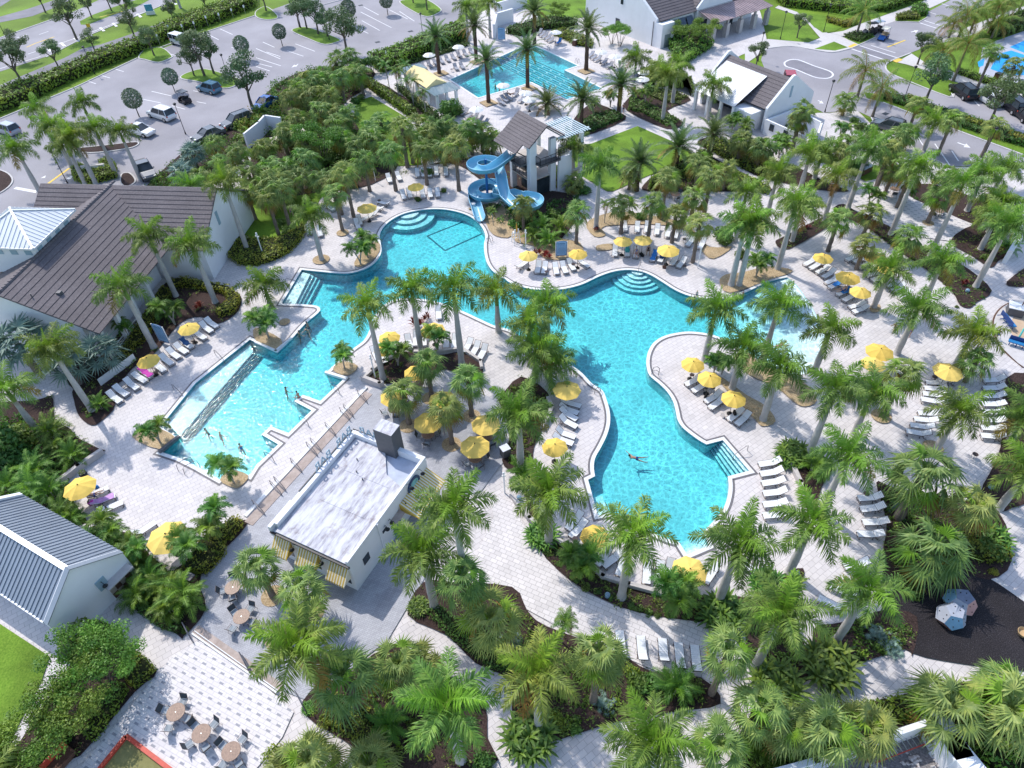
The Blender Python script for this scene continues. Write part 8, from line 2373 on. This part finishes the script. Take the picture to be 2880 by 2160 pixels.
cols = [plain('dome_grey', (.36, .38, .44), .5, 0, .4, .05), plain('dome_blue', (.22, .42, .60), .4, 0, .4, .1), plain('dome_pink', (.55, .30, .27), .4, 0, .4, .1), plain('dome_slate', (.16, .19, .26), .5)]
for cc, R, rz, pat in (((-.55, -.45, .55), 1.05, .3, (0, 1, 2, 0, 3, 0, 1, 0, 2, 3, 0, 1)), ((.55, .55, .60), 1.10, 1.1, (0, 2, 3, 0, 2, 1, 0, 3, 0, 2, 0, 1))):
 q, h = MB(), MB()
 for i, (f, n) in enumerate(dome(cc, R, rz, None)):
  q.add(f, [tuple(range(5))], pat[i])
  m0 = sum(f, Vector()) / 5
  for j in range(3): p_ = m0.lerp(f[j * 2 % 5], .5); h.ball(p_, .05, .05, .05, 6, 4)
 d_ = q.build('dome_shell', cols, o); h.build('climbing_holds', M_dark, d_)
c = g('33', 2180, 520); o = thing('play_bowl', (c.x, c.y, .07), 0, None, 'play equipment', None, 'tan bowl-shaped spinner seat at the right edge of the playground')
q = MB(); q.lathe([(.08, .2), (.3, .25), (.42, .55), (.40, .58), (.30, .35), (.05, .32)], 16); q.build('bowl', plain('tan_plastic', (.55, .38, .20), .5), o); q = MB(); q.tube([(0, 0, 0), (0, 0, .22)], .07, 8); q.build('stem', M_dark, o)
def ladder(a, b, w, m, label, nm='ladder', n=10):
 a, b = Vector(a), Vector(b); o = thing(nm, a, 0, None, 'ladder', None, label); d = b - a; s = d.cross(UP).normalized() * w / 2
 for sg in (-1, 1): q = MB(); q.bar(s * sg, d + s * sg, .05, .10); q.build('side_rail', m, o)
 q = MB()
 for i in range(n): p_ = d * ((i + .5) / n); q.bar(p_ - s, p_ + s, .05, .05)
 q.build('rungs', M_alu, o)
 return o
ladder(g('33', 900, 1560, .35), g('33', 1320, 1400, .9), .75, M_red, 'red stepladder lying along the service yard wall')
ladder(g('33', 500, 1580, .4), g('33', 1040, 1450, .6), .4, M_alu, 'grey aluminium ladder lying beside the red stepladder', n=14)
for i, (x, y) in enumerate(((920, 1645), (1250, 1625), (1500, 1650))):
 c = g('33', x, y); r = random.Random(i); q = MB()
 for _ in range(40): q.ball((r.gauss(0, .25), r.gauss(0, .25), r.uniform(.05, .3)), r.uniform(.05, .16), r.uniform(.05, .16), r.uniform(.04, .12), 6, 4)
 o = q.build('debris_pile', M_cast); o.location = (c.x, c.y, .06); mark(o, 'pale rubble pile on the yard gravel', 'rubble', 'rubble piles in the service yard')
c = g('12', 2155, 620); o = thing('waste_bin', (c.x, c.y, .05), .5, None, 'bin', None, 'grey twin waste bin at the edge of the bar patio'); q = MB(); q.box(0, 0, 0, .75, .7, 1.0); q.build('body', M_greym, o); q = MB(); q.box(0, 0, 1.0, .8, .75, .08); q.build('lid', M_alu, o)
c = g('20', 540, 395); o = thing('towel_bin', (c.x, c.y, .05), .9, None, 'bin', None, 'red-brown towel bin beside the lap pool loungers'); q = MB(); q.box(0, 0, 0, .7, .7, 1.0); q.build('body', M_wood, o); q = MB(); q.box(0, 0, 1.0, .76, .76, .08); q.build('lid', M_cast, o)
for k, x, y, lab in (('30', 1975, 690, 'left dark red crate on the court edge'), ('30', 2175, 755, 'right dark red crate on the court edge')):
 c = g(k, x, y); o = thing('court_bin', (c.x, c.y, .08), .5, None, 'bin', None, lab); q = MB(); q.box(0, 0, 0, 1.0, .9, 1.0); q.build('body', M_wood, o); q = MB(); q.box(0, 0, 1.0, 1.06, .96, .07); q.build('lid', M_dark, o)
c = g('30', 2070, 715); o = thing('court_bench', (c.x, c.y, .08), rad(-15), None, 'bench', None, 'dark red bench between the two crates by the court'); q = MB(); q.box(0, 0, .42, 1.9, .45, .07); q.build('seat', M_wood, o)
for x in (-.7, .7): q = MB(); q.box(x, 0, 0, .1, .4, .42); q.build('leg', M_dark, o)
c = g('20', 1690, 500); 
for k, x, y, lab in (('20', 1660, 1540, 'dark walled barbecue counter by the bright hedge'), ('30', 830, 1500, 'red-brown counter beside the patterned patio')):
 c = g(k, x, y); o = thing('grill_counter', (c.x, c.y, .05), rad(35), None, 'grill counter', None, lab); q = MB(); q.box(0, 0, 0, 2.2, .8, .95); q.build('base', M_wood, o); q = MB(); q.box(0, 0, .95, 2.3, .9, .07); q.build('counter_top', M_mroof, o)
c = g('00', 830, 1500); o = thing('sign_wall', (c.x, c.y, .0), rad(8), None, 'sign wall', None, 'low white entrance wall between clipped hedges behind the clubhouse'); q = MB(); q.box(0, 0, 0, 3.2, .35, 1.3); q.build('wall', M_white, o); q = MB(); q.box(0, 0, 1.3, 3.3, .45, .08); q.build('coping', M_cast, o)
hg('00', [(640, 1500), (700, 1450), (800, 1510), (880, 1500), (880, 1430), (940, 1400), (1010, 1450), (1020, 1540), (800, 1600), (660, 1580)], 1.1, 'bright clipped hedge round the entrance sign wall', M_lbright, .16, 34)
for k, x, y, a, lab in (('10', 280, 1330, 25, 'left beige canvas shade among the grove palms'), ('10', 350, 1290, 25, 'right beige canvas shade among the grove palms')):
 c = g(k, x, y); o = thing('canvas_shade', (c.x, c.y, 0), rad(a), None, 'canopy', None, lab)
 q = MB(); q.hexa([(-2, -1, 2.3), (2, -1, 2.3), (2, 1, 2.6), (-2, 1, 2.6)], [(-2, -1, 2.34), (2, -1, 2.34), (2, 1, 2.64), (-2, 1, 2.64)]); q.build('canvas', plain('beige_canvas', (.62, .55, .45), .9), o)
 for sx in (-1.9, 1.9):
  for sy in (-.9, .9): q = MB(); q.tube([(sx, sy, 0), (sx, sy, 2.4 + .12 * sy)], .04, 6); q.build('post', M_whitep, o)
c = g('03', 540, 1620); o = thing('box_bench', (c.x, c.y, .05), rad(60), None, 'bench', None, 'dark red boxed seat beside the bocce court'); q = MB(); q.box(0, 0, 0, 1.8, .8, .45); q.build('base', M_wood, o); q = MB(); q.box(0, .42, 0, 1.8, .08, 1.0); q.build('backrest', M_red, o)
c = g('02', 720, 780, .5); o = thing('flower_urn', (c.x, c.y, .05), 0, None, 'urn', None, 'dark round urn by the left planter wall'); q = MB(); q.lathe([(.12, 0), (.3, .2), (.34, .5), (.26, .62), (.28, .68)], 14); q.build('bowl', M_dark, o); lf = MB(); clump(lf, random.Random(2), (0, 0, .75), (.3, .3, .2), 90, .07); lf.build('leaves', M_lshrub, o)
c = g('03', 1680, 70); o = thing('menu_post', (c.x, c.y, .05), rad(-30), None, 'cabinet', None, 'dark red cabinet with a grey cap at the edge of the bar patio'); q = MB(); q.box(0, 0, 0, .6, .5, 1.1); q.build('body', M_wood, o); q = MB(); q.box(0, 0, 1.1, .7, .6, .07); q.build('cap', M_greym, o)
for k, x, y in (('23', 825, 165), ('32', 1930, 885), ('31', 1725, 850), ('32', 250, 1635), ('11', 250, 420), ('22', 60, 980)):
 c = g(k, x, y, .3); o = thing('garden_speaker', (c.x, c.y, .05), 0, 'blue-grey garden speaker', 'speaker', 'garden speakers'); q = MB(); q.lathe([(.16, 0), (.22, .15), (.2, .36), (.08, .45)], 12); q.build('dome', plain('speaker_blue', (.22, .34, .44), .5), o); q = MB(); q.lathe([(.2, 0), (.2, .04)], 12); q.build('base', M_dark, o)
def bag(k, x, y, c, label, s=1.0):
 p = g(k, x, y, .5); q = MB()
 q.hexa([(-.2, -.12, 0), (.2, -.12, 0), (.2, .12, 0), (-.2, .12, 0)], [(-.25, -.06, .34), (.25, -.06, .34), (.25, .06, .34), (-.25, .06, .34)])
 o = thing('beach_bag', (p.x, p.y, .06 if s < 1.5 else .44), RD.uniform(0, 3), None, 'bag', None, label); q.build('body', c, o)
 h = MB(); h.tube([(-.12, 0, .33), (-.1, 0, .5), (.1, 0, .5), (.12, 0, .33)], .012, 5); h.build('handle', M_dark, o); o.scale = (s if s < 1.5 else 1.0,) * 3
bag('C', 410, 590, M_cast, 'grey beach bag on the deck of the right peninsula'); bag('C', 492, 590, M_black, 'black bag on a peninsula lounger', 1.5)
bag('21', 1128, 530, M_black, 'black bag between the terrace loungers'); bag('02', 815, 868, T_blue, 'blue beach bag beside the left umbrella'); bag('02', 790, 1035, T_pink, 'magenta bag on the lilac towel lounger', 1.5); bag('C', 280, 440, M_black, 'round black bag under the peninsula umbrellas'); bag('21', 1320, 632, M_wood, 'dark basket by the terrace loungers')
# ------------------------------------------------------------------ people
def pp(pose, k, x, y, z, face, label, **kw):
 c = g(k, x, y, z)
 return person(pose, (c.x, c.y, z), rad(face), label, **kw)
pp('wade', '12', 262, 80, -.38, 40, 'swimmer wading in the shallow pool near the bar ledges', skin='tan', hair='dark')
pp('sit', '12', 372, 115, .10, 150, 'bather sitting on the pale pool ledge with legs in the water', skin='tan', hair='dark', low=(.05, .03, .03))
pp('wade', '02', 1800, 430, -.40, 200, 'bather in pale swimwear standing by the shallow steps', skin='light', hair='brown', top=(.55, .55, .50))
pp('wade', '02', 1912, 470, -.40, 60, 'bather in a pink swimsuit beside the shallow steps', skin='light', hair='blond', top=(.45, .07, .20), low=(.45, .07, .20))
pp('walk', '02', 2090, 570, -.38, 120, 'bather in a bright blue shirt in the shallow pool', skin='light', hair='brown', top=(.02, .20, .55))
pp('wade', '11', 455, 1165, -.35, 200, 'upper swimmer of the group by the rounded deck tip', skin='tan', hair='dark')
pp('wade', '11', 450, 1215, -.35, 250, 'middle swimmer of the group by the rounded deck tip', skin='light', hair='dark')
pp('wade', '11', 375, 1250, -.35, 40, 'lower swimmer of the group near the palm planter kerb', skin='tan', hair='dark', top=(.04, .22, .08))
pp('swim', '22', 1075, 640, -.16, 170, 'swimmer alone in the lower lobe of the pool', skin='tan', hair='dark')
pp('reach', '21', 1565, 960, -.30, 80, 'bather in dark trunks reaching up at the pool wall', skin='tan', hair='dark', low=(.02, .02, .03))
pp('stand', '21', 1598, 880, .93, 260, 'small child in pale clothes on the pool edge', skin='light', hair='blond', top=(.55, .50, .48), scale=.6)
pp('stand', '21', 1995, 880, .5, 260, 'small child in pink standing in the beach-entry water', skin='light', hair='brown', top=(.62, .10, .20), low=(.62, .10, .20), scale=.55)
pp('prone', '31', 95, 1330, .05, 10, 'sunbather in pink lying in the beach-entry shallows', skin='light', hair='dark', top=(.60, .22, .28), low=(.60, .22, .28))
pp('run', '31', 1100, 1165, .90, 210, 'child in dark top running across the right deck', skin='tan', hair='dark', top=(.02, .02, .03), scale=.85)
pp('stand', '31', 1240, 1190, .95, 200, 'person in a dark shirt standing under the leaning palm', skin='tan', hair='dark', top=(.08, .07, .07))
pp('run', 'F', 1620, 830, .85, 200, 'child in blue running beside the splash pad benches', skin='brown', hair='dark', top=(.02, .08, .30), low=(.03, .10, .40), scale=.8)
pp('recline', '02', 800, 955, .58, 205 + 180, 'person in blue shorts and dark cap reclining under the left umbrella', skin='light', hair='brown', low=(.01, .10, .42), hat=HAIRS['dark'])
pp('recline', '21', 1075, 525, .58, 265, 'person in a blue shirt reclining under the terrace umbrella', skin='light', hair='dark', top=(.12, .20, .48), low=(.4, .12, .15))
pp('sit', '21', 1178, 500, .55, 260, 'person in black sitting between two terrace umbrellas', skin='tan', hair='dark', top=(.015, .015, .02), low=(.015, .015, .02))
pp('recline', '31', 645, 840, .58, 190, 'person reading on a lounger between two right umbrellas', skin='light', hair='dark', low=(.03, .12, .40))
pp('walk', '20', 965, 930, .93, 240, 'person in a red and blue shirt walking by the pool gate', skin='light', hair='brown', top=(.45, .10, .12))
pp('walk', '11', 300, 160, .93, 300, 'person in an orange cap walking on the small lawn', skin='light', hair='blond', top=(.50, .42, .36))
pp('wade', 'E', 1735, 1040, -.40, 260, 'left swimmer in the lap pool corner', skin='tan', hair='dark')
pp('wade', 'E', 1800, 1080, -.40, 200, 'right swimmer in the lap pool corner', skin='light', hair='dark', top=(.35, .08, .06), low=(.35, .08, .06))
pp('recline', 'E', 1960, 1130, .58, 30, 'person in dark red reclining by the lap pool', skin='tan', hair='dark', top=(.18, .02, .06), low=(.18, .02, .06))
# ------------------------------------------------------------------ labels: each thing's look and where it stands
MARKS = [('beside the white pool bar', '12', 900, 900, 1), ('on the bar patio', '12', 1700, 350, 1), ('at the foot of the slide tower', 'D', 1250, 1250, 1), ('by the spiral slide', 'D', 500, 1500, 1), ('on the deck behind the slide', '10', 1450, 1560, 1), ('beside the lap pool', '10', 1800, 560, 1), ('on the far side of the lap pool', '20', 560, 420, 1), ('by the lap pool corner', '20', 1000, 560, 1), ('below the lap pool', '10', 1950, 980, 1),
         ('beside the square lawn', '20', 700, 1550, 1), ('at the top of the square lawn', '20', 800, 1050, 1), ('beside the pavilion', '20', 1600, 1050, 1), ('on the pavilion walk', '20', 1900, 1450, 1), ('on the curved terrace', '21', 1000, 320, 1), ('by the curved pool steps', '21', 1200, 540, 1), ('at the right end of the terrace', '21', 1650, 480, 1), ('by the red-plant bed', '21', 350, 550, 1), ('by the beach-entry shallows', '31', 250, 1300, 1), ('on the rounded peninsula', 'C', 300, 450, 1), ('on the gravel peninsula', 'C', 800, 400, 1), ('on the right lounger deck', '31', 600, 800, 1), ('on the far right lounger deck', '31', 1100, 800, 1), ('in the wedge bed', '31', 300, 350, 1),
         ('in the diagonal bed', '31', 1000, 370, 1), ('round the tip of the diagonal bed', '31', 1700, 870, 1), ('on the patterned right patio', '31', 1250, 220, 1), ('by the grassy right bed', '31', 1800, 480, 1), ('in the strip behind the right patio', '30', 1300, 1500, 1), ('near the splash pad', '31', 2000, 1200, 1), ('on the open right deck', '31', 1300, 1300, 1), ('in the far-right lounger rows', '32', 1800, 250, 1), ('beside the right lobe', '32', 100, 900, 1), ('on the middle right terrace', '32', 900, 1150, 1), ('in the bed above the playground', '32', 1450, 1150, 1), ('beside the playground', '33', 1100, 450, 1), ('by the service yard', '33', 900, 1250, 1), ('in the corner by the service yard', '33', 1900, 1050, 1), ('at the bottom right path', '33', 300, 700, 1),
         ('below the bottom path', '23', 1900, 1300, 1), ('in the bottom middle bed', '23', 300, 1000, 1), ('by the bottom row of loungers', '23', 1300, 800, 1), ('in the bottom edge planting', '23', 1300, 1450, 1), ('along the curved wall bed', '23', 900, 180, 1), ('beside the lower lobe', '22', 700, 1300, 1), ('at the bottom of the lower lobe', '22', 1400, 1600, 1), ('in the curved bed below the bar', '13', 1800, 350, 1), ('in the triangular bottom bed', '13', 900, 1150, 1), ('on the grey patio below the bar', '13', 300, 400, 1), ('in the dashed-paver corner', '03', 1700, 1350, 1), ('on the lower bar patio', '03', 2050, 250, 1), ('in the bed beside the shed', '03', 1350, 250, 1), ('in the bottom left bed', '03', 800, 1000, 1), ('by the left umbrella deck', '02', 850, 1000, 1), ('in the bed by the bar ramp', '02', 1700, 1450, 1), ('in the left garden', '02', 350, 700, 1), ('by the shallow steps', '02', 1350, 450, 1), ('by the left lower path', '02', 800, 150, 1),
         ('in the left lounger row', '01', 1450, 1450, 1), ('in the clubhouse bed', '01', 1650, 980, 1), ('at the front of the clubhouse', '01', 1000, 1300, 1), ('by the lower left clubhouse corner', '01', 300, 1500, 1), ('by the clubhouse gable', '01', 1800, 250, 1), ('behind the clubhouse', '00', 900, 1500, 1), ('at the car park entrance', '00', 300, 1500, 1), ('on the left car park island', '00', 900, 1280, 1), ('in the near car park', '00', 1400, 900, 1), ('on the tree island in the car park', '00', 1800, 670, 1), ('along the street hedge', '00', 1000, 480, 1), ('on the street verge', '00', 900, 280, 1), ('at the far left of the street', '00', 200, 650, 1), ('on the street median', '00', 850, 130, 1), ('beyond the street', '00', 350, 80, 1), ('at the top of the street hedge', '00', 1700, 130, 1),
         ('in the middle of the car park', '10', 300, 350, 1), ('in the upper car park', '10', 900, 180, 1), ('on the upper car park island', '10', 1420, 80, 1), ('at the edge of the car park', '10', 750, 480, 1), ('in the left of the palm grove', '10', 350, 900, 1), ('in the upper palm grove', '10', 700, 700, 1), ('in the middle of the palm grove', '10', 700, 1050, 1), ('by the grove enclosure', '10', 250, 1300, 1), ('in the lower palm grove', '10', 850, 1400, 1), ('beside the grove lawn', '10', 1150, 1050, 1), ('in the grove behind the slide', '10', 1700, 1150, 1), ('beside the cabana', '10', 1400, 880, 1), ('beside the small left lawn', '11', 200, 250, 1), ('on the upper left deck', '11', 600, 450, 1), ('by the left umbrella on the upper deck', '11', 950, 200, 1), ('in the planter by the round pool', '11', 930, 560, 1), ('by the stepped pool corner', '11', 100, 1150, 1), ('at the tip of the middle island', 'I', 1000, 680, 1), ('on the middle island', '11', 1350, 1150, 1), ('in the middle island planter', '11', 1500, 1480, 1), ('on the right of the middle island', '11', 1950, 1300, 1),
         ('in the tall palm strip by the island', 'J', 700, 500, 1), ('beside the island lounger row', '22', 480, 250, 1), ('in the lower palm strip', '22', 200, 700, 1), ('by the white hall', '20', 1450, 300, 1), ('by the white walls', '20', 60, 150, 1), ('on the entrance lawns', '30', 350, 250, 1), ('at the drive crossing', '30', 900, 280, 1), ('at the far end of the drive', '30', 1350, 120, 1), ('behind the sports courts', '30', 1950, 200, 1), ('beside the sports courts', '30', 1650, 480, 1), ('in the drive median', '30', 1300, 850, 1), ('at the end of the drive median', '30', 1950, 1150, 1), ('in the right parking row', '30', 1950, 850, 1), ('at the curve of the drive', '30', 800, 850, 1), ('on the pavilion terrace', '30', 200, 1180, 1), ('in the strip beside the drive', '30', 700, 1350, 1), ('above the wedge bed', 'A', 450, 350, 1), ('in the planting above the patterned patio', 'B', 250, 400, 1), ('above the right patio corner', 'B', 1000, 650, 1)]
MP = [(nm, g(k, x, y)) for nm, k, x, y, _ in MARKS]
ORD = ['first', 'second', 'third', 'fourth', 'fifth', 'sixth', 'seventh', 'eighth', 'ninth', 'tenth', 'eleventh', 'twelfth', 'thirteenth', 'fourteenth', 'fifteenth', 'sixteenth', 'seventeenth', 'eighteenth']
groups = {}
for o, look, label, key in THINGS:
 if label: o['label'] = label; continue
 if not o.get('group'): o['label'] = look; continue
 p = o.matrix_basis.translation
 if p.length < .01 and o.type == 'MESH':
  vs = [v.co for v in o.data.vertices]; p = sum(vs, Vector()) / len(vs)
 nm = min(MP, key=lambda m: (m[1].xy - p.xy).length)[0]
 groups.setdefault((look, nm), []).append((proj((p.x, p.y, 1.0))[0], o))
for (look, nm), lst in groups.items():
 lst.sort(key=lambda q: q[0])
 n = len(lst)
 for i, (_, o) in enumerate(lst):
  if n == 1: s_ = '%s %s' % (look, nm)
  elif n == 2: s_ = '%s %s %s' % (('left', 'right')[i], look, nm)
  elif i == 0: s_ = 'leftmost %s %s' % (look, nm)
  elif i == n - 1: s_ = 'rightmost %s %s' % (look, nm)
  elif i < len(ORD): s_ = '%s %s, %s from left' % (look, nm, ORD[i])
  else: s_ = '%s %s, %s from right' % (look, nm, ORD[n - 1 - i])
  if len(s_.split()) > 16: s_ = s_.replace(' with dark trunk and stiff fronds', '').replace(' with pale grey trunk', '').replace(' with round fan-leaf head', '').replace(' with long drooping fronds', '')
  o['label'] = s_
# ------------------------------------------------------------------ daylight
SUN_AZ, SUN_EL = rad(130), rad(50)      # towards the sun: far and to the left
sd_ = bpy.data.lights.new('sun', 'SUN'); sd_.energy = 2.05; sd_.angle = rad(.53); sd_.color = (1.0, .96, .89)
so = bpy.data.objects.new('sun', sd_); COL.objects.link(so)
dv = Vector((math.cos(SUN_AZ) * math.cos(SUN_EL), math.sin(SUN_AZ) * math.cos(SUN_EL), math.sin(SUN_EL)))
so.rotation_euler = dv.to_track_quat('Z', 'Y').to_euler()
so.location = dv * 100
wd = bpy.data.worlds.new('World'); sc.world = wd; wd.use_nodes = True
nt = wd.node_tree; bg = nt.nodes['Background']
sk = nt.nodes.new('ShaderNodeTexSky'); sk.sky_type = 'NISHITA'; sk.sun_disc = False
sk.sun_elevation = SUN_EL; sk.sun_rotation = rad(90) - SUN_AZ
nt.links.new(sk.outputs[0], bg.inputs['Color']); bg.inputs['Strength'].default_value = .15
vs_ = sc.view_settings
vs_.view_transform = 'Standard'; vs_.look = 'None'; vs_.gamma = 1.0; vs_.use_curve_mapping = False
vs_.exposure = .92
sc.cycles.max_bounces = 8; sc.cycles.transparent_max_bounces = 16; sc.cycles.diffuse_bounces = 3; sc.cycles.glossy_bounces = 3; sc.cycles.volume_bounces = 0
sc.cycles.caustics_reflective = False; sc.cycles.caustics_refractive = False
sc.cycles.sample_clamp_indirect = 6.0
sc.cycles.use_denoising = True
